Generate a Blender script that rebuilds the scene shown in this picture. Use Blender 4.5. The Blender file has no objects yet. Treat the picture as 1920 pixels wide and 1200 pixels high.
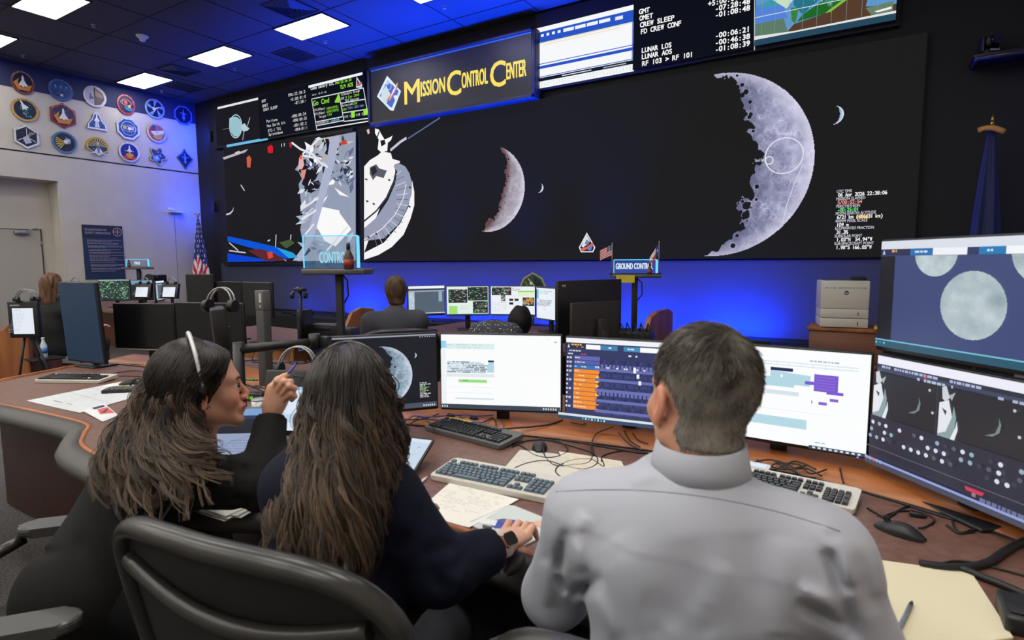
import bpy, bmesh, math, random
import numpy as np
from mathutils import Vector, Matrix, Euler
random.seed(7); RNG = np.random.default_rng(11)
PI = math.pi
sc = bpy.context.scene
COL = sc.collection

# ---------------------------------------------------------------- camera
H_CAM = 1.5
F_PX = 1088.08
yaw, pitch, roll = math.radians(31.7124), math.radians(5.6413), math.radians(0.2710)
_cy, _sy = math.cos(yaw), math.sin(yaw)
_f = np.array([-_sy*math.cos(pitch), _cy*math.cos(pitch), -math.sin(pitch)])
_rt = np.array([_cy, _sy, 0.0]); _dn = np.cross(_f, _rt)
CM = np.array([math.cos(roll)*_rt + math.sin(roll)*_dn, -math.sin(roll)*_rt + math.cos(roll)*_dn, _f])
cam_d = bpy.data.cameras.new('camera'); cam = bpy.data.objects.new('camera', cam_d); COL.objects.link(cam)
cam_d.sensor_width = 36.0; cam_d.lens = F_PX/1920*36.0; cam_d.clip_start = 0.02; cam_d.clip_end = 60
R3 = Matrix([[CM[0][i], -CM[1][i], -CM[2][i]] for i in range(3)])
cam.matrix_world = Matrix.Translation((0, 0, H_CAM)) @ R3.to_4x4()
cam_d.dof.use_dof = True; cam_d.dof.focus_distance = 9.0; cam_d.dof.aperture_fstop = 5.6
sc.camera = cam
sc.view_settings.view_transform = 'Standard'; sc.view_settings.look = 'None'
sc.view_settings.gamma = 1.0; sc.view_settings.use_curve_mapping = False
sc.view_settings.exposure = 0.0
# ---------------------------------------------------------------- world (closed room, only a whisper of ambient)
w = bpy.data.worlds.new('world'); sc.world = w; w.use_nodes = True
w.node_tree.nodes['Background'].inputs[0].default_value = (0.5, 0.55, 0.7, 1)
w.node_tree.nodes['Background'].inputs[1].default_value = 0.05
sc.cycles.use_denoising = True
sc.cycles.max_bounces = 6; sc.cycles.diffuse_bounces = 3; sc.cycles.glossy_bounces = 3
sc.cycles.transmission_bounces = 4; sc.cycles.transparent_max_bounces = 8
sc.cycles.sample_clamp_indirect = 4.0; sc.cycles.caustics_reflective = False; sc.cycles.caustics_refractive = False

CEIL_Z, FRONT_Y, LEFT_X, RIGHT_X, BACK_Y = 5.5, 8.6, -14.64, 1.45, -4.5
TROFFER = 30.0       # radiance of the ceiling lamps over the desks
TROFFER_FRONT = 13.0  # the dimmed row near the video wall
def srgb(c):
    out = []
    for v in c[:3]:
        v = v/255.0
        out.append(v/12.92 if v <= 0.04045 else ((v+0.055)/1.055)**2.4)
    return out
def area(name, loc, rot, sx, sy, power, col):
    l = bpy.data.lights.new(name, 'AREA'); l.shape = 'RECTANGLE'; l.size = sx; l.size_y = sy
    l.energy = power; l.color = col
    o = bpy.data.objects.new(name, l); COL.objects.link(o); o.location = loc; o.rotation_euler = rot
    return o
BLUE = (0.0, 0.045, 1.0)

# ---------------------------------------------------------------- geometry helpers
def ray(x, y): return CM.T @ np.array([(x-960)/F_PX, (y-600)/F_PX, 1.0])
O3 = np.array([0, 0, H_CAM])
def pz(x, y, z): d = ray(x, y); return Vector(O3 + d*((z-H_CAM)/d[2]))
def py_(x, y, Y): d = ray(x, y); return Vector(O3 + d*(Y/d[1]))
def px_(x, y, X): d = ray(x, y); return Vector(O3 + d*(X/d[0]))
def at(x, y, d): return Vector(O3 + ray(x, y)*d)

MATS = {}
def mat(name, c, rough=0.5, metal=0.0, noise=0.0, nscale=20, bump=0.0, bscale=200, sheen=0.0, spec=0.5, stretch=None, c2=None, sub=0.0, coat=0.0):
    if name in MATS: return MATS[name]
    m = bpy.data.materials.new(name); m.use_nodes = True; nt = m.node_tree; N = nt.nodes; L = nt.links
    b = N['Principled BSDF']; lin = srgb(c)
    b.inputs['Base Color'].default_value = (*lin, 1); b.inputs['Roughness'].default_value = rough
    b.inputs['Metallic'].default_value = metal; b.inputs['Specular IOR Level'].default_value = spec
    if sheen: b.inputs['Sheen Weight'].default_value = sheen
    if coat: b.inputs['Coat Weight'].default_value = coat
    if sub:
        b.inputs['Subsurface Weight'].default_value = sub; b.inputs['Subsurface Radius'].default_value = (0.012, 0.005, 0.003)
    if noise or bump or c2:
        tc = N.new('ShaderNodeTexCoord'); mp = N.new('ShaderNodeMapping'); L.new(tc.outputs['Object'], mp.inputs[0])
        if stretch: mp.inputs['Scale'].default_value = stretch
    if noise or c2:
        t = N.new('ShaderNodeTexNoise'); t.inputs['Scale'].default_value = nscale; t.inputs['Detail'].default_value = 5
        L.new(mp.outputs[0], t.inputs['Vector'])
        r = N.new('ShaderNodeValToRGB'); L.new(t.outputs['Fac'], r.inputs[0])
        c2l = srgb(c2) if c2 else [v*(1-noise) for v in lin]
        r.color_ramp.elements[0].position = 0.36; r.color_ramp.elements[1].position = 0.66
        r.color_ramp.elements[0].color = (*c2l, 1); r.color_ramp.elements[1].color = (*[min(1, v*(1+noise)) for v in lin], 1)
        L.new(r.outputs[0], b.inputs['Base Color'])
    if bump:
        t2 = N.new('ShaderNodeTexNoise'); t2.inputs['Scale'].default_value = bscale; t2.inputs['Detail'].default_value = 3
        L.new(mp.outputs[0], t2.inputs['Vector'])
        bp = N.new('ShaderNodeBump'); bp.inputs['Strength'].default_value = bump; bp.inputs['Distance'].default_value = 0.002
        L.new(t2.outputs['Fac'], bp.inputs['Height']); L.new(bp.outputs[0], b.inputs['Normal'])
    MATS[name] = m; return m
def emis(name, c, s):
    if name in MATS: return MATS[name]
    m = bpy.data.materials.new(name); m.use_nodes = True; b = m.node_tree.nodes['Principled BSDF']
    b.inputs['Base Color'].default_value = (0.02, 0.02, 0.02, 1)
    b.inputs['Emission Color'].default_value = (*srgb(c), 1); b.inputs['Emission Strength'].default_value = s
    MATS[name] = m; return m
def attr_mat(name, emit=0.0, rough=0.5, sheen=0, base=None, spec=0.5, bump=0, bscale=300, aniso=0):
    """colour from the mesh attribute Col: paint, print or the pixels of a screen"""
    if name in MATS: return MATS[name]
    m = bpy.data.materials.new(name); m.use_nodes = True; nt = m.node_tree
    b = nt.nodes['Principled BSDF']; a = nt.nodes.new('ShaderNodeAttribute'); a.attribute_name = 'Col'
    b.inputs['Roughness'].default_value = rough; b.inputs['Specular IOR Level'].default_value = spec
    if emit:
        b.inputs['Base Color'].default_value = (0.01, 0.01, 0.012, 1)
        nt.links.new(a.outputs['Color'], b.inputs['Emission Color']); b.inputs['Emission Strength'].default_value = emit
    else: nt.links.new(a.outputs['Color'], b.inputs['Base Color'])
    if bump:
        t2 = nt.nodes.new('ShaderNodeTexNoise'); t2.inputs['Scale'].default_value = bscale
        bp = nt.nodes.new('ShaderNodeBump'); bp.inputs['Strength'].default_value = bump; bp.inputs['Distance'].default_value = 0.002
        nt.links.new(t2.outputs['Fac'], bp.inputs['Height']); nt.links.new(bp.outputs[0], b.inputs['Normal'])
    MATS[name] = m; return m

def tag(o, label=None, cat=None, group=None, kind=None):
    if label: o['label'] = label
    if cat: o['category'] = cat
    if group: o['group'] = group
    if kind: o['kind'] = kind
    return o
def empty(name, loc=(0, 0, 0), rz=0.0, label=None, cat=None, group=None):
    o = bpy.data.objects.new(name, None); COL.objects.link(o); o.location = loc; o.rotation_euler = (0, 0, rz)
    return tag(o, label, cat, group)
def copy_tree(o, parent=None):
    c = o.copy(); COL.objects.link(c)
    if parent: c.parent = parent
    for ch in list(o.children): copy_tree(ch, c)
    return c

class MB:
    """collects shapes and links them as ONE mesh object"""
    def __init__(s): s.bm = bmesh.new(); s.mi = 0; s.smooth = True
    def _tag(s, faces, sm=None):
        for f in faces: f.material_index = s.mi; f.smooth = s.smooth if sm is None else sm
    def box(s, c, size, rot=None, bev=0.0, seg=2):
        M_ = Matrix.Translation(Vector(c))
        if rot is not None: M_ = M_ @ (rot.to_4x4() if isinstance(rot, Matrix) else Euler(rot).to_matrix().to_4x4())
        g = bmesh.ops.create_cube(s.bm, size=1.0); vs = g['verts']
        for v in vs: v.co = Vector((v.co.x*size[0], v.co.y*size[1], v.co.z*size[2]))
        fs = {f for v in vs for f in v.link_faces}
        if bev:
            es = {e for v in vs for e in v.link_edges}
            r = bmesh.ops.bevel(s.bm, geom=list(es), offset=min(bev, min(size)*0.45), segments=seg, affect='EDGES', profile=0.5)
            fs = set(r['faces']) | {f for v in r['verts'] for f in v.link_faces}; vs = list({v for f in fs for v in f.verts})
        for v in vs: v.co = M_ @ v.co
        s._tag(fs, False if not bev else None); return s
    def cyl(s, p0, p1, r0, r1=None, n=16, cap=True):
        return s.tube([p0, p1], [r0, r0 if r1 is None else r1], n, cap)
    def tube(s, pts, r, n=8, cap=True, flat=None):
        pts = [Vector(p) for p in pts]; k = len(pts)
        rs = r if isinstance(r, (list, tuple)) else [r]*k
        rings = []; up = None
        for i, p in enumerate(pts):
            t = (pts[min(i+1, k-1)] - pts[max(i-1, 0)])
            if t.length < 1e-9: t = Vector((0, 0, 1))
            t.normalize()
            if up is None:
                up = Vector((0, 0, 1)) if abs(t.z) < 0.9 else Vector((1, 0, 0))
            a = t.cross(up);
            if a.length < 1e-6: a = t.orthogonal()
            a.normalize(); b = a.cross(t).normalized(); up = b
            fl = flat if flat else 1.0
            rings.append([s.bm.verts.new(p + a*math.cos(2*PI*j/n)*rs[i] + b*math.sin(2*PI*j/n)*rs[i]*fl) for j in range(n)])
        fs = []
        for i in range(k-1):
            for j in range(n):
                fs.append(s.bm.faces.new([rings[i][j], rings[i][(j+1) % n], rings[i+1][(j+1) % n], rings[i+1][j]]))
        s._tag(fs)
        if cap:
            c = [s.bm.faces.new(list(reversed(rings[0]))), s.bm.faces.new(rings[-1])]; s._tag(c, False)
        return s
    def ell(s, c, r, rot=None, u=16, v=10):
        M_ = Matrix.Translation(Vector(c))
        if rot is not None: M_ = M_ @ Euler(rot).to_matrix().to_4x4()
        g = bmesh.ops.create_uvsphere(s.bm, u_segments=u, v_segments=v, radius=1.0)
        fs = {f for q in g['verts'] for f in q.link_faces}
        for q in g['verts']: q.co = M_ @ Vector((q.co.x*r[0], q.co.y*r[1], q.co.z*r[2]))
        s._tag(fs); return s
    def lathe(s, c, prof, n=24):
        c = Vector(c); rings = [[s.bm.verts.new(c + Vector((r*math.cos(2*PI*j/n), r*math.sin(2*PI*j/n), z))) for j in range(n)] for r, z in prof]
        fs = []
        for i in range(len(prof)-1):
            for j in range(n): fs.append(s.bm.faces.new([rings[i][j], rings[i][(j+1) % n], rings[i+1][(j+1) % n], rings[i+1][j]]))
        fs.append(s.bm.faces.new(list(reversed(rings[0])))); fs.append(s.bm.faces.new(rings[-1]))
        s._tag(fs); return s
    def prism(s, pts, z0, z1, M_=None, bev=0.0):
        """outline pts (x, y) pulled from z0 to z1, then placed by M_"""
        M_ = M_ or Matrix.Identity(4)
        a = [s.bm.verts.new((p[0], p[1], z0)) for p in pts]; b = [s.bm.verts.new((p[0], p[1], z1)) for p in pts]
        n = len(pts); fs = [s.bm.faces.new(list(reversed(a))), s.bm.faces.new(b)]
        for i in range(n): fs.append(s.bm.faces.new([a[i], a[(i+1) % n], b[(i+1) % n], b[i]]))
        vs = a + b
        if bev:
            es = {e for f in fs[:2] for e in f.edges}
            r = bmesh.ops.bevel(s.bm, geom=list(es), offset=bev, segments=2, affect='EDGES', profile=0.5)
            fs = list({f for v in r['verts'] for f in v.link_faces} | set(f for f in fs if f.is_valid)); vs = list({v for f in fs for v in f.verts})
        for v in vs: v.co = M_ @ v.co
        s._tag([f for f in fs if f.is_valid], False); return s
    def grid(s, P, close_u=False, thick=None):
        """P: rows of points -> surface"""
        V = [[s.bm.verts.new(p) for p in row] for row in P]; fs = []
        for i in range(len(V)-1):
            m = len(V[i]); rng = m if close_u else m-1
            for j in range(rng): fs.append(s.bm.faces.new([V[i][j], V[i][(j+1) % m], V[i+1][(j+1) % m], V[i+1][j]]))
        s._tag(fs); return s
    def quad(s, a, b, c, d):
        f = s.bm.faces.new([s.bm.verts.new(p) for p in (a, b, c, d)]); s._tag([f], False); return s
    def build(s, name, mats, parent=None, loc=None, rot=None):
        me = bpy.data.meshes.new(name); bmesh.ops.recalc_face_normals(s.bm, faces=s.bm.faces[:]) if s.recalc else None
        s.bm.to_mesh(me); s.bm.free()
        for m in (mats if isinstance(mats, (list, tuple)) else [mats]): me.materials.append(m)
        o = bpy.data.objects.new(name, me); COL.objects.link(o)
        if parent: o.parent = parent
        if loc is not None: o.location = loc
        if rot is not None: o.rotation_euler = rot
        return o
    recalc = True

def rrect(w_, h_, r, n=5, cx=0, cy=0):
    out = []
    for (sx, sy, a0) in ((1, 1, 0), (-1, 1, PI/2), (-1, -1, PI), (1, -1, 1.5*PI)):
        for i in range(n+1):
            a = a0 + PI/2*i/n; out.append((cx+sx*(w_/2-r)+r*math.cos(a), cy+sy*(h_/2-r)+r*math.sin(a)))
    return out
def circ(cx, cy, rx, ry=None, n=32, a0=0, a1=2*PI):
    ry = rx if ry is None else ry; full = abs(a1-a0-2*PI) < 1e-6
    return [(cx+rx*math.cos(a0+(a1-a0)*i/(n if full else n-1)), cy+ry*math.sin(a0+(a1-a0)*i/(n if full else n-1))) for i in range(n)]

_txt_cache = {}
def text_geo(ch):
    """triangulated outline of a string in the built-in font"""
    if ch not in _txt_cache:
        cu = bpy.data.curves.new('t', 'FONT'); cu.body = ch; cu.resolution_u = 3
        o = bpy.data.objects.new('t', cu); COL.objects.link(o)
        dg = bpy.context.evaluated_depsgraph_get(); me = bpy.data.meshes.new_from_object(o.evaluated_get(dg))
        V = [(v.co.x, v.co.y) for v in me.vertices]; Fc = [list(p.vertices) for p in me.polygons]
        xs = [v[0] for v in V] or [0, 0]
        _txt_cache[ch] = (V, Fc, min(xs), max(xs))
        bpy.data.objects.remove(o); bpy.data.curves.remove(cu); bpy.data.meshes.remove(me)
    return _txt_cache[ch]

class Paint:
    """flat coloured shapes stacked a hair apart on a surface: print, lettering or the picture on a screen.
    2D coordinates (x right, y up) in metres; fn maps (x, y, lift) to 3D."""
    def __init__(s, fn=None, step=0.0003): s.V = []; s.F = []; s.C = []; s.k = 0; s.fn = fn or (lambda x, y, l: (x, -l, y)); s.step = step
    def lay(s): s.k += 1; return s.k*s.step
    def poly(s, pts, col, l=None):
        l = s.lay() if l is None else l; b = len(s.V)
        s.V += [s.fn(x, y, l) for x, y in pts]; s.F.append(list(range(b, b+len(pts)))); s.C.append(srgb(col)); return s
    def rect(s, x, y, w_, h_, col, l=None): return s.poly([(x, y), (x+w_, y), (x+w_, y+h_), (x, y+h_)], col, l)
    def ring(s, cx, cy, r, t, col, n=40, ry=None):
        l = s.lay(); ry = ry or r
        a = circ(cx, cy, r, ry, n); b = circ(cx, cy, r-t, ry-t, n)
        for i in range(n): s.poly([a[i], a[(i+1) % n], b[(i+1) % n], b[i]], col, l)
        return s
    def line(s, pts, t, col):
        l = s.lay()
        for (x0, y0), (x1, y1) in zip(pts[:-1], pts[1:]):
            d = math.hypot(x1-x0, y1-y0) or 1; nx, ny = -(y1-y0)/d*t/2, (x1-x0)/d*t/2
            s.poly([(x0+nx, y0+ny), (x0-nx, y0-ny), (x1-nx, y1-ny), (x1+nx, y1+ny)], col, l)
        return s
    def text(s, body, x, y, size, col, align='l', mono=None, width=None, bold=0.0, rot=0.0):
        """size = capital height; mono = advance per letter"""
        l = s.lay(); sc_ = size/0.69; segs = []
        if mono:
            W_ = mono*len(body); x0 = x - (W_ if align == 'r' else W_/2 if align == 'c' else 0)
            for i, ch in enumerate(body):
                if ch == ' ': continue
                V, Fc, a, b = text_geo(ch); f = min(1.0, mono*0.92/max(1e-6, (b-a)*sc_))
                segs.append((V, Fc, x0+mono*(i+0.5)-(a+b)/2*sc_*f, sc_*f))
        else:
            V, Fc, a, b = text_geo(body); f = sc_
            if width: f = width/max(1e-6, (b-a))
            W_ = (b-a)*f; x0 = x - a*f - (W_ if align == 'r' else W_/2 if align == 'c' else 0)
            segs.append((V, Fc, x0, f))
        offs = [(0, 0)] if not bold else [(0, 0), (bold, 0), (0, bold), (bold, bold)]
        for j, (ox, oy) in enumerate(offs):
            for V, Fc, X0, fx in segs:
                b0 = len(s.V)
                for vx, vy in V:
                    qx, qy = X0+vx*fx+ox, y+vy*sc_+oy
                    if rot: qx, qy = x+(qx-x)*math.cos(rot)-(qy-y)*math.sin(rot), y+(qx-x)*math.sin(rot)+(qy-y)*math.cos(rot)
                    s.V.append(s.fn(qx, qy, l+j*s.step*0.2))
                for f_ in Fc: s.F.append([b0+q for q in f_]); s.C.append(srgb(col))
        return s
    def raster(s, x, y, w_, h_, img, mask=None):
        """img (rows, cols, 3) sRGB 0-255, row 0 at the top: each cell one face"""
        l = s.lay(); nr, nc = img.shape[:2]; b = len(s.V)
        for r in range(nr+1):
            yy = y+h_-h_*r/nr
            for c in range(nc+1): s.V.append(s.fn(x+w_*c/nc, yy, l))
        lin = np.where(img/255.0 <= 0.04045, img/255.0/12.92, ((img/255.0+0.055)/1.055)**2.4)
        for r in range(nr):
            for c in range(nc):
                if mask is not None and not mask[r, c]: continue
                q = b+r*(nc+1)+c; s.F.append([q+nc+1, q+nc+2, q+1, q]); s.C.append(list(lin[r, c]))
        return s
    def build(s, name, material, parent=None):
        me = bpy.data.meshes.new(name); me.from_pydata([tuple(v) for v in s.V], [], s.F)
        ca = me.color_attributes.new('Col', 'FLOAT_COLOR', 'CORNER')
        cnt = np.array([len(f) for f in s.F]); C = np.repeat(np.array(s.C, dtype=np.float32), cnt, axis=0)
        C = np.concatenate([C, np.ones((len(C), 1), np.float32)], axis=1); ca.data.foreach_set('color', C.ravel())
        me.materials.append(material); me.update()
        o = bpy.data.objects.new(name, me); COL.objects.link(o)
        if parent: o.parent = parent
        return o
SCREEN = attr_mat('screen_pixels', emit=1.0, rough=0.25)
PRINT = attr_mat('printed_paint', rough=0.5)
def structure(o): o['kind'] = 'structure'; return o
# ---------------------------------------------------------------- materials
m_ceil = mat('ceiling_tile', (62, 60, 64), 0.8, noise=0.12, nscale=60, bump=0.3, bscale=120)
m_grid = mat('ceiling_grid', (30, 30, 36), 0.6)
m_wall = mat('wall_paint', (202, 197, 188), 0.75, noise=0.03, nscale=3)
m_navy = mat('navy_paint', (38, 48, 88), 0.7)
m_black = mat('black_paint', (20, 20, 24), 0.75)
m_lowwall = mat('lower_wall_paint', (62, 66, 92), 0.7)
m_carpet = mat('carpet', (84, 80, 80), 0.95, noise=0.35, nscale=90, bump=0.8, bscale=400, stretch=(1, 1, 1), c2=(52, 50, 52))
m_dkmetal = mat('dark_metal', (34, 34, 37), 0.45, metal=0.2)
m_blackpl = mat('black_plastic', (24, 24, 27), 0.42, bump=0.1, bscale=500)
m_screenoff = mat('blank_screen_glass', (14, 15, 19), 0.28)
m_silver = mat('silver_plastic', (170, 170, 172), 0.35, metal=0.4)
m_white = mat('white_plastic', (225, 224, 220), 0.4)
m_beige = mat('light_grey_plastic', (196, 192, 184), 0.45)
m_alum = mat('aluminium', (168, 170, 172), 0.35, metal=0.9)
m_wood = mat('oak_veneer', (158, 98, 54), 0.45, nscale=7, c2=(120, 70, 38), stretch=(1, 1, 0.12), noise=0.06)
m_cherry = mat('cherry_wood', (116, 66, 46), 0.42, nscale=6, c2=(92, 50, 35), stretch=(0.15, 1.2, 1), noise=0.05)
m_lam = mat('desk_laminate', (122, 88, 76), 0.38, nscale=40, c2=(104, 72, 62), noise=0.04)
m_ledge = mat('ledge_wood', (176, 106, 56), 0.36, nscale=9, c2=(142, 80, 40), stretch=(0.2, 1.2, 1), noise=0.06)
m_pad = mat('grey_bumper', (74, 73, 71), 0.6, bump=0.15, bscale=300)
m_cable = mat('cable_rubber', (20, 20, 22), 0.5)
m_bluecable = mat('blue_cable', (70, 80, 170), 0.5)
m_paper = mat('paper', (232, 230, 224), 0.8)
m_chrome = mat('chrome', (200, 200, 205), 0.15, metal=1.0)

# ---------------------------------------------------------------- room shell
W_ = RIGHT_X-LEFT_X; CX = (RIGHT_X+LEFT_X)/2; D_ = FRONT_Y-BACK_Y; CY = (FRONT_Y+BACK_Y)/2
structure(MB().box((CX-0.4, CY, -0.05), (W_+1.4, D_+0.4, 0.1)).build('floor', m_carpet))
structure(MB().box((CX, CY, CEIL_Z+0.05), (W_+0.4, D_+0.4, 0.1)).build('ceiling', m_ceil))
g = MB()
x = LEFT_X+0.35
while x < RIGHT_X: g.box((x, CY, CEIL_Z-0.004), (0.012, D_-0.02, 0.008)); x += 1.3667
y = 6.66-1.36*8
while y < FRONT_Y-0.1:
    if y > BACK_Y+0.1: g.box((CX, y, CEIL_Z-0.0045), (W_-0.02, 0.012, 0.009))
    y += 1.36
structure(g.build('trim_1', m_grid))
mb = MB(); mb.box((CX, FRONT_Y+0.06, CEIL_Z/2), (W_+0.3, 0.12, CEIL_Z)); structure(mb.build('wall_front', m_black))
# the lower part of the front wall, painted paler and washed by blue lamps
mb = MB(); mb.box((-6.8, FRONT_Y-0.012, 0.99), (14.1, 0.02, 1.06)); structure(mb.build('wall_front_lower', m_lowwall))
mb = MB(); mb.box((-6.9, FRONT_Y-0.36, 0.2), (15.2, 0.70, 0.4)); structure(mb.build('trim_2', m_black))
structure(MB().box((RIGHT_X+0.06, CY, CEIL_Z/2), (0.12, D_, CEIL_Z)).build('wall_right', m_wall))
structure(MB().box((CX, BACK_Y-0.06, CEIL_Z/2), (W_, 0.12, CEIL_Z)).build('wall_back', m_wall))
# left wall with its door recess (y 3.2 .. 5.565, up to 3.25 m)
RX = LEFT_X-0.52
mb = MB()
mb.box((LEFT_X-0.06, (5.565+FRONT_Y)/2, 1.885), (0.12, FRONT_Y-5.565, 3.77))
mb.box((LEFT_X-0.06, (3.0+5.565)/2, 3.51), (0.12, 5.565-3.0, 0.52))
mb.box((LEFT_X-0.06, (BACK_Y+3.0)/2, 1.885), (0.12, 3.0-BACK_Y, 3.77))
mb.box((RX/2+LEFT_X/2-0.06, 5.6, 1.62), (0.42, 0.07, 3.25)); mb.box((RX/2+LEFT_X/2-0.06, 2.965, 1.62), (0.42, 0.07, 3.25))
mb.box((RX/2+LEFT_X/2-0.06, 4.28, 3.27), (0.42, 2.6, 0.04))
mb.box((RX-0.03, 4.28, 1.64), (0.06, 2.7, 3.28))
mb.box((LEFT_X-0.06, CY, 4.4), (0.12, D_, 1.235))
structure(mb.build('wall_left', m_wall))
structure(MB().box((LEFT_X-0.02, CY, 5.255), (0.08, D_, 0.49)).build('wall_left_upper', m_navy))
structure(MB().box((LEFT_X-0.001, CY, 3.776), (0.012, D_, 0.026)).build('trim_3', m_black))
structure(MB().box((LEFT_X-0.001, 7.93, 1.35), (0.008, 0.01, 2.7)).build('trim_4', mat('seam', (110, 108, 106), 0.7)))
structure(MB().box((LEFT_X+0.012, CY+2.6, 0.06), (0.024, D_-5.2, 0.12)).build('baseboard_left', m_black))
# door leaf, its frame lines, closer and lock
dr = MB(); dr.box((RX+0.02, 4.75, 1.12), (0.04, 1.2, 2.22))
door = structure(dr.build('door_1', mat('door_paint', (176, 172, 166), 0.6)))
fr = MB(); fr.box((RX+0.03, 5.365, 1.13), (0.03, 0.02, 2.26)); fr.box((RX+0.03, 4.75, 2.24), (0.03, 1.24, 0.015))
fr.build('door_frame', mat('door_gap', (70, 68, 66), 0.6), door)
dc = MB(); dc.box((RX+0.09, 5.02, 2.17), (0.09, 0.26, 0.06), bev=0.008); dc.tube([(RX+0.12, 5.08, 2.21), (RX+0.16, 5.2, 2.25), (RX+0.05, 5.3, 2.27)], 0.012, 6)
dc.build('door_closer', m_alum, door)
dh = MB(); dh.cyl((RX+0.04, 4.27, 1.05), (RX+0.1, 4.27, 1.05), 0.03); dh.tube([(RX+0.1, 4.27, 1.05), (RX+0.11, 4.4, 1.05)], 0.012, 8)
dh.build('door_handle', m_alum, door)
for z in (0.4, 1.15, 1.95): MB().cyl((RX+0.05, 5.35, z-0.05), (RX+0.05, 5.35, z+0.05), 0.012).build('hinge', m_alum, door)

# ---------------------------------------------------------------- ceiling fixtures
def diffuser_mat(name, s):
    m = bpy.data.materials.new(name); m.use_nodes = True; nt = m.node_tree; N = nt.nodes; L = nt.links; b = N['Principled BSDF']
    tc = N.new('ShaderNodeTexCoord'); wv = N.new('ShaderNodeTexWave'); wv.bands_direction = 'Y'; wv.inputs['Scale'].default_value = 1.75; wv.inputs['Distortion'].default_value = 0.25
    wv.inputs['Phase Offset'].default_value = 1.5
    L.new(tc.outputs['Object'], wv.inputs[0]); r = N.new('ShaderNodeValToRGB'); L.new(wv.outputs['Fac'], r.inputs[0])
    r.color_ramp.elements[0].color = (0.50, 0.48, 0.43, 1); r.color_ramp.elements[1].color = (1, 0.97, 0.90, 1)
    L.new(r.outputs[0], b.inputs['Emission Color']); b.inputs['Emission Strength'].default_value = s
    b.inputs['Base Color'].default_value = (0.7, 0.7, 0.7, 1); return m
m_dif = diffuser_mat('lamp_diffuser', TROFFER); m_dif_f = diffuser_mat('lamp_diffuser_dimmed', TROFFER_FRONT)
def troffer(x, y, m):
    t = empty('ceiling_light', (x, y, CEIL_Z))
    f = MB()
    for sx, sy, wx, wy in ((0, 0.3, 1.24, 0.02), (0, -0.3, 1.24, 0.02), (0.61, 0, 0.02, 0.62), (-0.61, 0, 0.02, 0.62)): f.box((sx, sy, -0.012), (wx, wy, 0.02))
    f.build('lamp_frame', m_grid, t)
    MB().box((0, 0, -0.008), (1.2, 0.58, 0.01)).build('diffuser', m, t)
    return t
t0 = troffer(-13.72, 6.97, m_dif_f); t1 = troffer(-13.5, 4.24, m_dif_f)
LBL = {(0, 0): 'square glowing ceiling light nearest the corner above the mission patches', (1, 0): 'glowing ceiling light between the two dark vents, second from the corner',
       (2, 0): 'glowing ceiling light beside the big louvred vent, above the video wall', (3, 0): 'sliver of glowing ceiling light at the top edge above the yellow lettering',
       (0, 1): 'glowing ceiling light cut by the left edge of the picture', (1, 1): 'large glowing ceiling light in the top left corner of the picture'}
xs = [-13.72, -10.9, -8.28, -5.52, -2.8, -0.4]; ys = [6.97, 4.24, 1.5, -1.2, -3.6]
for j, yy in enumerate(ys):
    for i, xx in enumerate(xs):
        if j == 0 and i > 3: continue
        src = t0 if j == 0 else t1
        if (j, i) == (0, 0): o = t0
        elif (j, i) == (1, 0): o = t1
        else: o = copy_tree(src)
        if j >= 2:
            for ch in o.children:
                if ch.name.startswith('diffuser'): ch.data = t1_bright if 't1_bright' in globals() else ch.data
        if j == 2 and i == 0:
            t1_bright = [c for c in t1.children if c.name.startswith('diffuser')][0].data.copy(); t1_bright.materials[0] = m_dif
            for ch in o.children:
                if ch.name.startswith('diffuser'): ch.data = t1_bright
        dx = {(0, 1): -0.02, (1, 0): 0.05, (1, 1): -0.03}.get((j, i), 0)
        o.location = (xx+dx, yy, CEIL_Z)
        tag(o, LBL.get((i, j), 'recessed ceiling light over the desk rows behind the front row'), 'ceiling light', 'recessed lights in the dark tiled ceiling')
def vent(x, y, sx, sy, label, louv, diag=False):
    t = empty('ceiling_vent', (x, y, CEIL_Z), 0, label, 'vent', 'air vents in the dark ceiling')
    f = MB()
    for a, b, wx, wy in ((0, sy/2, sx, 0.025), (0, -sy/2, sx, 0.025), (sx/2, 0, 0.025, sy), (-sx/2, 0, 0.025, sy)): f.box((a, b, -0.008), (wx, wy, 0.016))
    f.build('vent_frame', m_grid, t)
    MB().box((0, 0, -0.002), (sx-0.03, sy-0.03, 0.006)).build('vent_panel', m_black, t)
    s = MB()
    n = louv
    if diag:    # four-way diffuser: nested square rings
        for k in range(1, n+1):
            q = 1-k/(n+1)
            for a, b, wx, wy, rx, ry in ((0, 1, 1, 0, 0.6, 0), (0, -1, 1, 0, -0.6, 0), (1, 0, 0, 1, 0, -0.6), (-1, 0, 0, 1, 0, 0.6)):
                s.box((a*q*sx/2, b*q*sy/2, -0.014), ((q*sx if wx else 0.02), (q*sy if wy else 0.02), 0.003), rot=(rx, ry, 0))
    else:
        for k in range(n): s.box((0, -sy/2+sy*(k+0.5)/n, -0.010), (sx-0.04, 0.02, 0.003), rot=(0.5, 0, 0))
    s.build('louvre', mat('vent_metal', (52, 54, 62), 0.5), t)
    return t
vent(-7.96, 6.3, 0.61, 0.61, 'large square louvred ceiling vent cut by the top of the picture', 6, True)
vent(-9.64, 7.67, 0.56, 0.58, 'flat dark return vent below the bright light, nearest the lettered sign', 12)
vent(-12.41, 7.0, 0.56, 0.58, 'dark louvred vent between the two ceiling lights near the corner', 6, True)
vent(-13.48, 7.7, 0.5, 0.6, 'dark flat vent closest to the room corner', 12)
sp = MB(); sp.lathe((0, 0, 0), [(0.10, 0), (0.10, -0.012), (0.085, -0.03), (0.05, -0.06), (0.045, -0.09), (0.02, -0.1)], 24)
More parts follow.
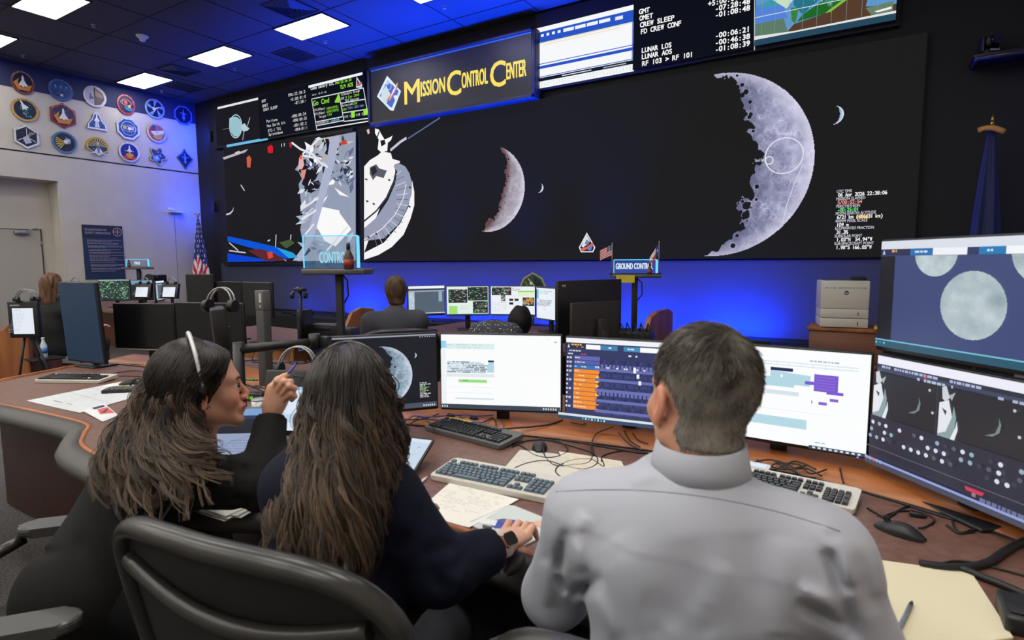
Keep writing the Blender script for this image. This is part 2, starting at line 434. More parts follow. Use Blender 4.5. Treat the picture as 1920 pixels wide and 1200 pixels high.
o = sp.build('smoke_detector', m_white); o.location = (-11.1, 5.65, CEIL_Z); tag(o, 'white cone shaped detector on the dark ceiling left of the lights', 'smoke detector')
spm = None
for i, (x, y, lb) in enumerate(((-11.28, 4.97, 'pair of small round sockets beside the big corner light'), (-14.02, 4.92, 'small ceiling sprinkler above the left edge patch'), (-11.33, 7.54, 'small ceiling sprinkler right of the second light'),
                  (-8.57, 7.52, 'small ceiling sprinkler under the brightest middle light'), (-5.88, 7.55, 'small ceiling sprinkler above the yellow lettered sign'), (-14.18, 7.57, 'small ceiling sprinkler in the corner above the last patch'))):
    if spm is None:
        q = MB(); q.lathe((0, 0, 0), [(0.035, 0), (0.035, -0.006), (0.012, -0.012), (0.012, -0.035), (0.03, -0.04), (0.03, -0.043)], 14); spm = q.build('ceiling_sprinkler', m_silver); o = spm
    else: o = spm.copy(); COL.objects.link(o)
    o.location = (x, y, CEIL_Z); tag(o, lb, 'sprinkler', 'small ceiling sprinklers')

# ---------------------------------------------------------------- blue wash lamps (real fixtures on the kick ledge and on top of the wall)
def wash(x, z, y, wdt, power, up=True, name='blue_wash_light', label='', aim=None, spread=None):
    f = MB(); f.box((0, 0, 0), (wdt, 0.07, 0.05), bev=0.006); o = f.build(name, m_dkmetal); o.location = (x, y, z); tag(o, label, 'wall washer light', 'blue wash lights at the front wall')
    a = area('blue_wash_lamp', (0, 0, 0.03), (PI, 0, 0), wdt*0.95, 0.05, power, BLUE); a.parent = o
    if aim: a.rotation_euler = aim
    if spread: a.data.spread = spread
    return o
BEHIND = ('wooden left console', 'sign post marked CONTROL', 'man in the grey jacket', 'lit monitors of the second row', 'woman in the speckled top', 'sign marked GROUND CONTROL', 'grey haired man')
for i, (x, p) in enumerate(((-10.6, 10), (-8.9, 90), (-7.3, 60), (-5.8, 55), (-4.3, 60), (-2.9, 75), (-1.6, 110))):
    o = wash(x, 0.43, FRONT_Y-0.34, 1.0, p, label='blue wash light on the low ledge behind the '+BEHIND[i], aim=(PI-0.45, 0, 0))
for i, x in enumerate((-12.2, -10.2, -8.1, -6.5, -5.0, -3.5)):
    wash(x, 0.43, FRONT_Y-0.60, 0.5, (16, 40, 95, 130, 150, 130)[i], label='narrow blue uplight low on the front ledge below the ' + ('satellite dish picture', 'green status screen', 'left half of the lettered sign', 'right half of the lettered sign', 'white timeline screen', 'countdown clock screen')[i], aim=(PI+0.06, 0, 0), spread=0.9)
# blue spot fixtures on the corner column grazing the left wall
for i, (z, p) in enumerate(((4.6, 26), (2.9, 18))):
    f = MB(); f.box((0, 0, 0), (0.07, 0.07, 0.25), bev=0.008); o = f.build('blue_wash_light', m_dkmetal); o.location = (LEFT_X+0.75, FRONT_Y-0.08, z)
    tag(o, 'blue wash light in the front left corner, ' + ('level with the patches' if i == 0 else 'above the striped flag'), 'wall washer light', 'blue wash lights at the front wall')
    d = Vector((-1.0, -0.75, 0.1)); a = area('blue_wash_lamp', (-0.05, -0.05, 0), d.to_track_quat('-Z', 'Y').to_euler(), 0.06, 0.24, p, BLUE); a.parent = o
# ================================================================ video wall
def vnoise(h, w_, f, rng=RNG):
    """smooth value noise, f cells across the height"""
    gh, gw = int(f)+2, int(f*w_/h)+2
    G = rng.random((gh+1, gw+1)); yy = np.linspace(0, f, h, endpoint=False); xx = np.linspace(0, f*w_/h, w_, endpoint=False)
    yi = yy.astype(int); xi = xx.astype(int); fy = (yy-yi)[:, None]; fx = (xx-xi)[None]; fy = fy*fy*(3-2*fy); fx = fx*fx*(3-2*fx)
    a = G[yi][:, xi]; b = G[yi][:, xi+1]; c = G[yi+1][:, xi]; d = G[yi+1][:, xi+1]
    return (a*(1-fx)+b*fx)*(1-fy)+(c*(1-fx)+d*fx)*fy
def fbm(h, w_, f, oct=4):
    return sum(vnoise(h, w_, f*2**i)*0.5**(i+1) for i in range(oct))
def moon_img(n, lit=0.35, rot=0.0, tint=((104, 106, 136), (204, 204, 232)), edge=None, jag=0.16, craters=260, seed=3):
    """square picture of a half lit moon; returns colours and the mask of the lit part"""
    rg = np.random.default_rng(seed)
    yy, xx = np.mgrid[0:n, 0:n]; X = (xx+0.5)/n*2-1; Y = 1-(yy+0.5)/n*2
    c, s = math.cos(rot), math.sin(rot); Xr, Yr = c*X+s*Y, -s*X+c*Y
    r2 = Xr**2+Yr**2; inside = r2 < 1
    hgt = fbm(n, n, 10, 4)-0.47
    cr = np.zeros((n, n)); dark = np.zeros((n, n), bool)
    term = Xr-lit*np.sqrt(np.clip(1-Yr**2, 0, 1))
    for k in range(craters):
        cx, cy, q = rg.uniform(lit-0.15, 1), rg.uniform(-1, 1), rg.uniform(0.008, 0.032)*(1.7 if rg.random() < 0.12 else 1)
        d = np.sqrt((Xr-cx)**2+(Yr-cy)**2)/q
        cr += np.where(d < 1, -0.35*(Xr-cx)/q*0.8, 0)+np.where((d >= 1) & (d < 1.35), 0.28, 0)
        if cx-lit*math.sqrt(max(0, 1-cy*cy)) < 0.12*rg.random()+0.03: dark |= d < 0.85
    mask = inside & (term+hgt*jag*2.6+(fbm(n, n, 34, 2)-0.38)*0.12 > 0) & ~(dark & (term < 0.16))
    fall = np.clip(term/(1-lit+1e-6), 0, 1)
    v = np.clip(0.02+0.8*fall**0.8+0.75*(fbm(n, n, 30, 3)-0.45)+0.6*(fbm(n, n, 6, 2)-0.4)+0.5*cr*np.clip(1.4-fall, 0, 1), 0, 1)[..., None]
    img = np.array(tint[0])*(1-v)+np.array(tint[1])*v
    img = img+(np.array([226, 222, 240])-img)*np.clip((np.sqrt(r2)-0.86)/0.14, 0, 1)[..., None]*0.6
    if edge: img = img+(np.array(edge)-img)*np.clip(1-term/0.16, 0, 1)[..., None]*0.75
    return np.clip(img, 0, 255), mask
def crop_raster(P, cx, cy, r, img, mask):
    n = img.shape[0]; cols = np.where(mask.any(0))[0]; rows = np.where(mask.any(1))[0]
    c0, c1, r0, r1 = cols[0], cols[-1]+1, rows[0], rows[-1]+1; s_ = 2*r/n
    P.raster(cx-r+c0*s_, cy+r-r1*s_, (c1-c0)*s_, (r1-r0)*s_, img[r0:r1, c0:c1], mask[r0:r1, c0:c1])
WALL_Y = FRONT_Y-0.10
def wfn(x, z, l): return (x, WALL_Y-l, z)
def wpx(x, y, l): v = py_(x, y, WALL_Y-l); return tuple(v)
def wc(x, y): v = py_(x, y, WALL_Y); return v.x, v.z
class WPaint(Paint):
    """shapes given as picture measurements of a flat wall are turned into metres on that wall first"""
    def pp(s, pts, col): return s.poly([wc(*p) for p in pts], col)
    def pl(s, pts, t, col): return s.line([wc(*p) for p in pts], t, col)
    def tx(s, body, x0, y0, x1, cap, col, align='l', bold=0.0, prop=False):
        """x0..x1: the two ends of the string"""
        a = wc(x0, y0); b = wc(x1, y0)[0]
        if prop: return s.text(body, a[0], a[1], cap, col, 'l', width=b-a[0], bold=bold)
        return s.text(body, a[0], a[1], cap, col, 'l', mono=(b-a[0])/len(body), bold=bold)
DARK = (28, 28, 28); WALLSCREEN = attr_mat('led_wall_pixels', emit=1.0, rough=.75, spec=.03); WALLSCREEN.node_tree.nodes['Principled BSDF'].inputs['Base Color'].default_value = (.0025, .0025, .0025, 1)
# ---- big LED surface, in two fields
vw = MB(); vw.box((-4.2, FRONT_Y-0.05, 2.84), (9.26, 0.09, 2.6)); vw = vw.build('video_wall', m_black)
tag(vw, 'huge dark video wall with two moons and spacecraft, filling the front of the room', 'video wall')
P = WPaint(wfn)
P.rect(-8.80, 1.55, 9.22, 2.58, DARK)
img, mk = moon_img(300, 0.36, craters=420)
crop_raster(P, -1.93, 2.82, 1.24, img, mk)
P.ring(*wc(1470, 292), 0.235, 0.014, (225, 225, 240)); P.ring(*wc(1442, 301), 0.055, 0.012, (235, 235, 245))
P.tx('Vavilov', 1415, 304, 1434, 0.045, (215, 235, 240)); P.tx('Hertzsprung', 1457, 254, 1484, 0.03, (225, 225, 240))
P.pl([(1504, 312), (1490, 342), (1475, 385), (1467, 420)], 0.010, (210, 212, 235))
img, mk = moon_img(150, 0.42, rot=-0.33, tint=((140, 132, 140), (200, 196, 210)), edge=(88, 50, 48), craters=140, seed=5)
crop_raster(P, -5.72, 2.77, 0.73, img, mk)
img, mk = moon_img(40, 0.62, rot=-0.1, tint=((150, 170, 210), (235, 240, 250)), craters=0, jag=0.05); crop_raster(P, -0.50, 3.32, 0.115, img, mk)
img, mk = moon_img(30, 0.6, rot=-0.4, tint=((190, 200, 220), (240, 245, 250)), craters=0, jag=0.05); crop_raster(P, -4.71, 2.72, 0.075, img, mk)
# spacecraft service module, close up, at the left end of the main field
WH = (246, 244, 244)
P.pp([(683, 474), (683, 312), (694, 300), (709, 291), (716, 284), (733, 287), (736, 298), (750, 302), (750, 305), (740, 309), (742, 330), (735, 345), (722, 374), (706, 395), (683, 410)], WH)
P.pp([(683, 487), (683, 474), (720, 455), (750, 420), (765, 390), (772, 360), (773, 338), (777, 360), (777, 385), (770, 410), (757, 440), (735, 463), (710, 478)], WH)
P.pp([(683, 452), (683, 428), (706, 408), (728, 375), (741, 345), (745, 322), (738, 312), (748, 306), (760, 312), (768, 325), (773, 345), (772, 365), (762, 394), (748, 420), (720, 447)], (150, 156, 178))
for k in range(16):   # ribs of the curved radiator band
    a = -0.55+k*0.115
    P.pl([(672+72*math.cos(a), 372+72*math.sin(a)*1.0), (672+94*math.cos(a), 372+98*math.sin(a))], 0.014, (104, 110, 128) if k % 2 else (206, 212, 224))
P.pl([(683, 415), (706, 396), (726, 370), (738, 345), (743, 322)], 0.035, (54, 56, 64)); P.pl([(683, 450), (716, 430), (742, 402), (757, 372), (762, 345)], 0.02, (228, 230, 236))
P.pp([(694, 314), (706, 308), (712, 316), (726, 320), (720, 334), (706, 330), (700, 338), (694, 326)], (92, 92, 100)); P.pp([(695, 316), (704, 311), (708, 322), (699, 330)], (40, 40, 46))
for x, y in ((686, 334), (729, 335), (688, 375), (700, 380), (768, 349), (767, 385), (690, 442), (705, 436)): P.pp([(x, y), (x+4, y+2), (x+3, y+5), (x-1, y+3)], (60, 60, 68))
P.pp([(704, 241), (711, 243), (716, 252), (722, 262), (733, 257), (737, 254), (734, 263), (728, 268), (727, 283), (716, 286), (709, 280), (711, 262), (704, 250)], WH)
P.pp([(714, 264), (722, 262), (724, 270), (716, 275)], DARK); P.pp([(688, 244), (693, 242), (694, 250), (691, 252)], (226, 190, 186))
P.pl([(733, 282), (752, 266), (763, 259)], 0.05, (196, 198, 214)); P.pl([(766, 260), (800, 238), (826, 221)], 0.024, (96, 108, 160)); P.pl([(712, 247), (708, 258)], 0.03, (60, 60, 60))
# arrow shaped badge near the bottom of the field
P.pp([(1101, 436), (1117, 464), (1113, 473), (1090, 473), (1086, 464)], (228, 230, 236)); P.pp([(1101, 440), (1114.5, 464), (1111.5, 471), (1091.5, 471), (1088.5, 464)], (22, 28, 44))
P.pp([(1101, 441), (1107, 453), (1100, 460), (1094, 464), (1091, 462), (1095, 451)], (214, 222, 230)); P.pp([(1100, 449), (1106, 453), (1104, 459), (1097, 458)], (120, 130, 150))
P.pp([(1090, 466), (1100, 463), (1112, 455), (1114, 459), (1104, 466), (1093, 471)], (226, 96, 92)); P.pp([(1103, 463), (1112, 461), (1109, 470), (1103, 469)], (96, 128, 190))
GL = (186, 188, 200)
rows = [('UTC TIME', 1569, 362, 1597, GL, 1), ('06 Apr 2026 22:38:06', 1571, 369.5, 1663, WH, 0), ('MISSION ELAPSED', 1568, 376, 1622, GL, 1), ('5/00:02:54', 1570, 383.5, 1616, (240, 150, 150), 0),
        ('PERICYNTHION', 1568, 390, 1612, GL, 1), ('-00:25:01', 1570, 397.5, 1610, (120, 235, 150), 0), ('MOON (EARTH) ALTITUDE', 1567, 403.5, 1642, GL, 1), ('6721 km (406631 km)', 1569, 411, 1655, WH, 0),
        ('400MM PIXEL SCALE', 1566, 417.5, 1626, GL, 1), ('109 m', 1568, 425.5, 1591, WH, 0), ('ILLUMINATED FRACTION', 1566, 431, 1638, GL, 1), ('31.3%', 1568, 439, 1590, WH, 0),
        ('SUBSOLAR POINT', 1565, 445.5, 1616, GL, 1), ('1.03°N  54.94°W', 1568, 453, 1635, WH, 0), ('SUB-SPACECRAFT POINT', 1564.5, 459.5, 1638, GL, 1), ('1.98°S 166.05°W', 1567, 467.5, 1634, WH, 0)]
for b, x0, y0, x1, c, small in rows: P.tx(b, x0, y0, x1, 0.034 if small else 0.045, c, prop=bool(small), bold=0.002)
P.tx('406631', 1605, 410.6, 1632, 0.045, (240, 190, 90), bold=0.002)
P.build('main_picture', WALLSCREEN, vw)
# ---- left field: spacecraft truss against space
vl = MB(); vl.box((-11.3, FRONT_Y-0.05, 2.84), (4.62, 0.09, 2.74)); vl = vl.build('video_wall', m_black)
tag(vl, 'left video screen with silver foil spacecraft and blue struts, beside the striped flag', 'video wall')
P = WPaint(wfn)
P.poly([wc(419, 277), wc(667, 246), wc(667, 488), wc(430, 491)], (27, 27, 30))
P.pp([(590, 262), (667, 247), (667, 488), (556, 490), (575, 478), (583, 470), (567, 450), (563, 430), (568, 405), (560, 345), (566, 335), (560, 322), (553, 318), (566, 300), (578, 280)], (150, 158, 178))
P.pp([(590, 262), (632, 254), (640, 262), (633, 290), (618, 303), (600, 302), (590, 285)], (176, 176, 176)); P.pp([(604, 262), (616, 260), (622, 282), (616, 292), (606, 286)], (22, 22, 26))
P.pp([(566, 300), (584, 296), (594, 305), (600, 320), (592, 336), (574, 352), (566, 345), (571, 330), (560, 322)], (24, 24, 28)); P.pp([(572, 345), (598, 338), (602, 350), (584, 362), (570, 358)], (26, 26, 34))
P.pp([(604, 304), (618, 306), (622, 330), (606, 338)], (34, 34, 40)); P.pp([(643, 315), (660, 318), (662, 330), (647, 335)], (50, 56, 84))
rg = random.Random(4)
def shard(n, x0, x1, y0, y1, cols, s0, s1, P=P, test=None):
    for _ in range(n):
        x, y, a = rg.uniform(x0, x1), rg.uniform(y0, y1), rg.uniform(0, PI)
        if test and not test(x, y): continue
        l_, t_ = rg.uniform(s0, s1), rg.uniform(0.15, 0.5)
        pts = [(x+l_*math.cos(a+k*PI/2+rg.uniform(-.3, .3))*(1 if k % 2 == 0 else t_), y+l_*math.sin(a+k*PI/2+rg.uniform(-.3, .3))*(1 if k % 2 == 0 else t_)) for k in range(4)]
        if all(424 < p[0] < 667 and 248+(667-p[0])*0.125 < p[1] < 488 for p in pts): P.pp(pts, rg.choice(cols))
SV = [(196, 204, 220), (168, 178, 200), (128, 140, 168), (222, 226, 234), (98, 110, 140), (64, 70, 92), (244, 244, 248), (150, 156, 176)]
shard(90, 575, 664, 255, 350, SV, 4, 13); shard(16, 585, 664, 255, 330, [(24, 24, 28), (44, 46, 60)], 3, 8)
shard(70, 566, 664, 350, 480, SV[:5], 5, 15, test=lambda x, y: x < 610 or x > 655)
P.pp([(612, 372), (630, 356), (640, 400), (662, 430), (632, 462), (612, 452), (596, 424)], (250, 249, 250)); P.pp([(606, 388), (622, 360), (628, 352), (660, 372), (660, 410), (640, 395)], (146, 156, 180)); P.pp([(630, 352), (658, 370), (640, 366)], WH)
P.pp([(622, 262), (640, 254), (632, 300), (618, 352), (604, 400), (590, 450), (568, 488), (552, 489), (572, 462), (588, 410), (602, 356), (616, 300)], (172, 178, 204))
for a in (((550, 268), (566, 280), (590, 290), (604, 306), (618, 314)), ((600, 262), (586, 276), (570, 290)), ((570, 292), (590, 296), (606, 298)), ((572, 390), (600, 372)), ((570, 412), (596, 394)), ((575, 440), (592, 420)), ((655, 425), (632, 452), (616, 470))): P.pl(a, 0.045, (226, 228, 236))
for x0, y0, x1, y1 in ((433, 455, 450, 470), (433, 470, 464, 474), (490, 472, 520, 488), (500, 470, 540, 489), (521, 440, 520, 468), (505, 452, 510, 450), (549, 440, 548, 452), (455, 347, 462, 358)): P.pl([(x0, y0), (x1, y1)], 0.03, (200, 202, 214))
P.pp([(430, 443), (470, 451), (520, 463), (553, 474), (562, 483), (540, 485), (500, 472), (460, 461), (430, 452)], (8, 84, 214)); P.pp([(520, 463), (553, 474), (562, 483), (545, 484)], (40, 160, 220))
P.pp([(430, 475), (470, 481), (520, 490), (430, 491)], (10, 66, 206)); P.pp([(468, 470), (490, 466), (520, 476), (540, 489), (500, 489)], (92, 40, 44)); P.pp([(504, 473), (514, 472), (516, 482), (507, 486)], (216, 70, 58)); P.pp([(527, 455), (548, 449), (556, 456), (540, 466)], (70, 88, 56))
P.pp([(505, 276), (512, 272), (516, 276), (515, 288), (506, 287)], (206, 28, 42)); P.pp([(466, 296), (471, 292), (475, 298), (473, 315), (467, 314)], (206, 92, 66)); P.pp([(546, 268), (550, 267), (551, 276), (547, 278)], (190, 30, 50)); P.pp([(642, 268), (652, 262), (655, 270), (645, 273)], (210, 62, 46))
P.pp([(565, 296), (571, 292), (574, 310), (570, 318), (562, 318)], (226, 176, 176)); P.pp([(568, 320), (578, 318), (574, 336), (570, 336)], (226, 140, 130)); P.pp([(566, 292), (569, 291), (570, 299), (566, 300)], (230, 90, 50))
P.pp([(421, 296), (445, 288), (469, 280), (464, 286), (450, 291), (424, 300)], (186, 178, 190)); P.pp([(444, 287), (452, 283), (454, 287), (446, 290)], (206, 200, 206))
P.pl([(532, 270), (532, 276)], 0.02, (220, 220, 230)); P.pl([(537, 269), (537, 275)], 0.02, (220, 220, 230))
P.pp([(428, 401), (435, 399), (440, 394), (442, 388), (441, 396), (436, 402), (428, 404)], (200, 200, 216))
P.build('left_picture', WALLSCREEN, vl)

# ---- row of displays above
def display(name, x0, x1, z0, z1, label, cat='display'):
    b = MB(); b.box(((x0+x1)/2, FRONT_Y-0.05, (z0+z1)/2), (x1-x0, 0.098, z1-z0)); o = b.build(name, m_black); return tag(o, label, cat)
dl = display('information_display', -13.75, -8.62, 4.28, 5.28, 'wide information display with countdown clocks and green status words, above the foil spacecraft picture')
P = WPaint(wfn)
x0, z1_ = -13.68, 5.25
P.rect(-13.62, 4.33, 1.78, 0.92, (26, 24, 30)); P.pl([(408, 203), (486, 184.5)], 0.05, (225, 230, 235)); P.pl([(425, 274), (502, 260)], 0.06, (110, 185, 225))
P.pp([(430, 222), (436, 219), (444, 219), (451, 225), (454, 235), (452, 248), (446, 256), (439, 256), (433, 248), (430, 235)], (150, 192, 204)); P.ring(*wc(442, 237), 0.25, 0.02, (190, 220, 228), ry=0.27)
P.pp([(452, 235), (459, 231), (463, 237), (468, 241), (464, 245), (457, 247), (453, 243)], (176, 206, 214)); P.pl([(464, 236), (469, 220)], 0.02, (190, 200, 206)); P.pl([(458, 246), (455, 263)], 0.02, (190, 200, 206)); P.pl([(430, 240), (418, 243)], 0.012, (120, 120, 128))
P.rect(-11.95, 4.31, 1.66, 0.94, (12, 15, 26))
for b, xx, yy, xe in (('GMT', 491, 193, 499), ('OMET', 492, 202, 503), ('CREW SLEEP', 494, 209, 521), ('Perilune', 500, 230.5, 521), ('Max Earth Alt', 501, 239, 536), ('RTC-1 TIG', 503, 248, 527), ('Splashdown', 504, 255, 531)): P.tx(b, xx, yy, xe, 0.062, WH, bold=0)
for b, xx, yy in (('096:22:36:24', 541, 181.5), ('+5:00:01:09', 545, 190), ('-07:28:48', 552, 196.5), ('-000:00:24:22', 546, 221.5), ('-000:00:26:28', 548, 229.5), ('-001:02:26:53', 550, 238.5), ('-004:01:17:05', 552, 246.5)):
    P.tx(b, xx, yy, {541: 576, 545: 577.5, 552: 579}.get(xx, xx+38) if yy < 200 else xx+37.5, 0.062, WH, bold=0)
P.rect(-10.34, 4.31, 1.72, 0.94, (8, 14, 22)); P.pl([(579, 163), (680, 138)], 0.05, (240, 244, 248)); P.pl([(595, 243.5), (697, 226.5)], 0.022, (230, 236, 240)); P.pl([(693, 227), (697, 226)], 0.05, WH)
GN = (150, 230, 60)
P.tx('Comm Sentry UTC', 583, 169.5, 627, 0.062, WH, bold=0.002); P.tx('096/22:36:20', 629, 159, 660, 0.05, GN, bold=0.002); P.tx('TLM AOS', 638, 167.5, 663, 0.075, GN, bold=0.003); P.tx('date: 20-31-25', 586, 180, 613, 0.035, WH)
for a in (((585, 186), (682, 165)), ((585, 186), (595, 244)), ((682, 165), (692, 223)), ((594, 236), (646, 226)), ((636, 176), (646, 228)), ((640, 194), (686, 186)), ((643, 212), (690, 205)), ((593, 229), (643, 219)), ((646, 228), (692, 222))): P.pl(a, 0.02, (210, 220, 225))
P.tx('Go Cmd', 588, 199, 619, 0.10, GN, bold=0.003)
for k in range(4): xx, zz = wc(629+k*2.2, 193); P.rect(xx, zz, 0.03, 0.05+0.045*k, GN)
for b, c, xx, yy, xe in (('U/L(Kbps)', WH, 590, 209, 611), ('1000(MDM2)', GN, 612.5, 206.5, 636), ('D/L(Kbps)', WH, 591, 216.5, 611), ('6000(MDM3)', GN, 613.5, 212.5, 637), ('Target', WH, 599, 222, 613), ('CAN', GN, 615, 218, 623), ('Opcomm', WH, 596, 233.5, 611), ('Not LockedS', (160, 220, 230), 612, 230.5, 638),
                     ('Schedule Group', WH, 641, 180, 676, ), ('CMT', WH, 640, 188, 647), ('8 Exo 2000', GN, 649, 185.5, 675), ('TLM Sources', WH, 648, 192, 675), ('Selected', WH, 642, 201, 662), ('DSN', GN, 662.5, 197.5, 671), ('DSN', GN, 643.5, 208.5, 651), ('TDRS NEN Umb', (140, 160, 190), 653, 206, 684), ('O/E 1', WH, 647, 222, 659), ('O/E 2', WH, 669, 218.5, 682)): P.tx(b, xx, yy, xe, 0.048, c)
for xx, yy in ((660, 221.5), (683, 217)): a = wc(xx, yy); P.rect(a[0], a[1], 0.10, 0.12, GN)
P.pp([(670, 144), (681, 160), (679, 165), (669, 165)], (210, 214, 222)); P.pp([(671, 149), (678, 160), (671, 162)], (70, 60, 80)); P.pl([(670, 160), (680, 156)], 0.03, (220, 90, 90))
P.build('display_picture', WALLSCREEN, dl)
# lettered sign
ban = empty('lettered_sign', (0, 0, 0), 0, 'black framed sign with yellow words MISSION CONTROL CENTER and a diamond emblem', 'sign')
BY = FRONT_Y-0.24
def bfn(x, z, l): return (x, BY-l, z)
def bc(x, y): v = py_(x, y, BY); return v.x, v.z
b0, b1 = bc(695, 137), bc(1001, 182)
x0, x1 = bc(691, 180)[0], bc(1004, 130)[0]; zt = 5.20; zb = 4.13
mb = MB()
mb.box(((x0+x1)/2, BY+0.125, (zt+zb)/2), (x1-x0, 0.23, zt-zb), bev=0.01)
mb.build('sign_box', mat('sign_box_metal', (34, 36, 48), 0.5), ban)
mb = MB()
for cx_, cz_, sx_, sz_ in (((x0+x1)/2, zt-0.02, x1-x0, 0.045), ((x0+x1)/2, zb+0.03, x1-x0, 0.06), (x0+0.03, (zt+zb)/2, 0.06, zt-zb), (x1-0.03, (zt+zb)/2, 0.06, zt-zb)): mb.box((cx_, BY-0.02, cz_), (sx_, 0.03, sz_), bev=0.006)
mb.build('sign_frame', mat('sign_frame_metal', (44, 50, 72), 0.4, metal=0.3), ban)
P = WPaint(bfn); P.rect(x0+0.06, zb+0.06, x1-x0-0.12, zt-zb-0.1, (20, 21, 26)); P.rect(x0+0.08, zt-0.07, x1-x0-0.14, 0.025, (40, 92, 230))
YL = (252, 226, 80)
cell = (x1-x0)/1.0
def word(cap, rest, xa, xb, y0):
    big = 0.40; sm = 0.25
    a = bc(xa, y0)[0]; b = bc(xb, y0)[0]; z = zb+0.36
    P.text(cap, a, z-0.085, big, YL, 'l', width=(0.36 if cap == 'M' else 0.30), bold=0.012)
    P.text(rest, a+(0.39 if cap == 'M' else 0.32), z, sm, YL, 'l', width=b-a-(0.39 if cap == 'M' else 0.32), bold=0.012)
word('M', 'ISSION', 758, 834, 0+170); word('C', 'ONTROL', 838, 914, 160); word('C', 'ENTER', 919, 986, 150)
def bp(pts, col): P.poly([bc(*p) for p in pts], col)
bp([(726, 142), (752, 171), (738, 208), (732, 207), (707, 181)], (226, 238, 246)); bp([(727, 150), (748, 171), (735, 202), (731, 200), (712, 180)], (56, 98, 206))
bp([(716, 172), (724, 160), (733, 178), (724, 196), (714, 184)], (206, 226, 226)); bp([(738, 168), (747, 153), (745, 165), (732, 188), (724, 190)], (214, 120, 110)); bp([(737, 170), (745, 155), (741, 168), (730, 188)], (246, 246, 248)); bp([(738, 180), (743, 178), (745, 183), (740, 187)], (236, 240, 246))
P.ring(*bc(729, 162), 0.07, 0.012, (210, 226, 240)); P.text('*', bc(724, 170)[0], bc(724, 168)[1], 0.18, (240, 244, 250))
P.build('sign_face', attr_mat('sign_face_glow', emit=0.95, rough=0.4), ban)
# right information display
dr_ = display('information_display', -4.775, 0.14, 4.27, 5.6-0.14, 'wide information display with white timeline, lunar clocks and world map, above the big moon')
P = WPaint(wfn)
P.rect(-4.76, 4.30, 1.64, 0.94, (246, 248, 250))
BL_ = (40, 84, 196)
P.rect(-4.72, 5.0, 1.58, 0.17, BL_); P.rect(-4.72, 4.985, 1.58, 0.02, (230, 226, 200)); P.rect(-4.72, 4.67, 1.58, 0.012, BL_); P.rect(-4.72, 4.60, 1.58, 0.045, BL_); P.rect(-4.76, 4.47, 1.64, 0.012, BL_); P.rect(-4.72, 4.47, 0.012, 0.7, BL_); P.rect(-3.155, 4.47, 0.012, 0.7, BL_)
P.rect(-4.76, 4.405, 1.64, 0.055, (16, 24, 40)); P.rect(-4.64, 4.955, 1.3, 0.01, (240, 214, 170))
for k in range(4): P.rect(-4.68+k*0.10, 5.09, 0.05, 0.04, (246, 248, 250))
for k in range(4): P.rect(-4.28+k*0.20, 5.085, 0.18, 0.05, (240, 244, 250))
P.rect(-3.42, 5.075, 0.12, 0.05, (230, 236, 246)); P.rect(-4.3, 4.425, 0.5, 0.014, (220, 226, 232)); P.rect(-3.6, 4.425, 0.36, 0.012, (200, 206, 214))
for i in range(7):
    for k in range(30):
        if rg.random() < 0.75: P.rect(-4.72+k*0.053, 4.32+i*0.011, 0.03, 0.005, (206, 208, 216))
P.rect(-3.12, 4.30, 1.66, 1.14, (12, 15, 24))
for b, xx, yy, xe in (('GMT', 1200, 30, 1220), ('OMET', 1201, 42, 1226), ('CREW SLEEP', 1202, 54.5, 1266), ('FD CREW CONF', 1203, 67, 1279), ('LUNAR LOS', 1205, 102, 1261), ('LUNAR AOS', 1205, 114, 1262), ('RF 103 > RF 101', 1206, 126.5, 1301)): P.tx(b, xx, yy, xe, 0.066, WH, bold=0.005)
for b, yy, n in (('+5:00:01:09', 11+4.5, 0), ('-07:28:48', 24.5, 1), ('-01:08:48', 36.5, 1), ('-00:06:21', 75, 1), ('-00:46:38', 88, 1), ('-01:08:39', 100.5, 1)): P.tx(b, 1342 if n else 1329, yy, 1407, 0.066, WH, bold=0.005)
P.pl([(1416.5, 0), (1416, 97)], 0.012, (190, 196, 200))
mx0, mx1 = -1.45, 0.10
def mp(pts, c): P.poly([(mx0+(mx1-mx0)*u, 4.31+0.94*v) for u, v in pts], c)
mp([(0, 0), (1, 0), (1, 1.0), (0, 1.0)], (10, 16, 24)); mp([(0, .08), (1, .08), (1, .92), (0, .92)], (92, 150, 206)); mp([(0, .62), (1, .62), (1, .8), (0, .8)], (206, 226, 214)); mp([(0, .08), (.26, .08), (.22, .30), (0, .30)], (92, 124, 104)); mp([(0, .3), (.25, .3), (.2, .52), (0, .55)], (84, 130, 214))
mp([(.24, .10), (1, .10), (1, .2), (.8, .24), (.84, .58), (.76, .55), (.64, .38), (.5, .25), (.3, .2)], (86, 60, 44)); mp([(.32, .22), (.5, .25), (.64, .38), (.76, .56), (.68, .56), (.52, .44), (.36, .3)], (30, 104, 40)); mp([(.52, .26), (.66, .40), (.78, .6), (.84, .62), (.7, .4), (.56, .26)], (126, 190, 66))
mp([(.30, .72), (.46, .74), (.48, .45), (.36, .30), (.29, .45)], (38, 116, 138)); mp([(.0, .52), (.14, .6), (.2, .55), (.16, .48)], (60, 152, 172)); mp([(.04, .80), (.2, .82), (.28, .7), (.3, .55), (.24, .42), (.18, .5), (.1, .62)], (198, 222, 196)); mp([(.27, .42), (.33, .40), (.31, .2), (.28, .25)], (60, 126, 60))
mp([(.46, .66), (.56, .7), (.64, .62), (.6, .44), (.55, .32), (.5, .46), (.45, .54)], (62, 140, 112)); mp([(.52, .8), (.86, .84), (.92, .7), (.8, .58), (.72, .52), (.66, .64), (.54, .7)], (130, 186, 150)); mp([(.78, .72), (.88, .76), (.86, .62), (.8, .6)], (226, 226, 120)); mp([(.84, .40), (.94, .42), (.95, .32), (.86, .30)], (216, 196, 150)); mp([(.8, .22), (.98, .24), (.98, .12), (.84, .12)], (104, 128, 104))
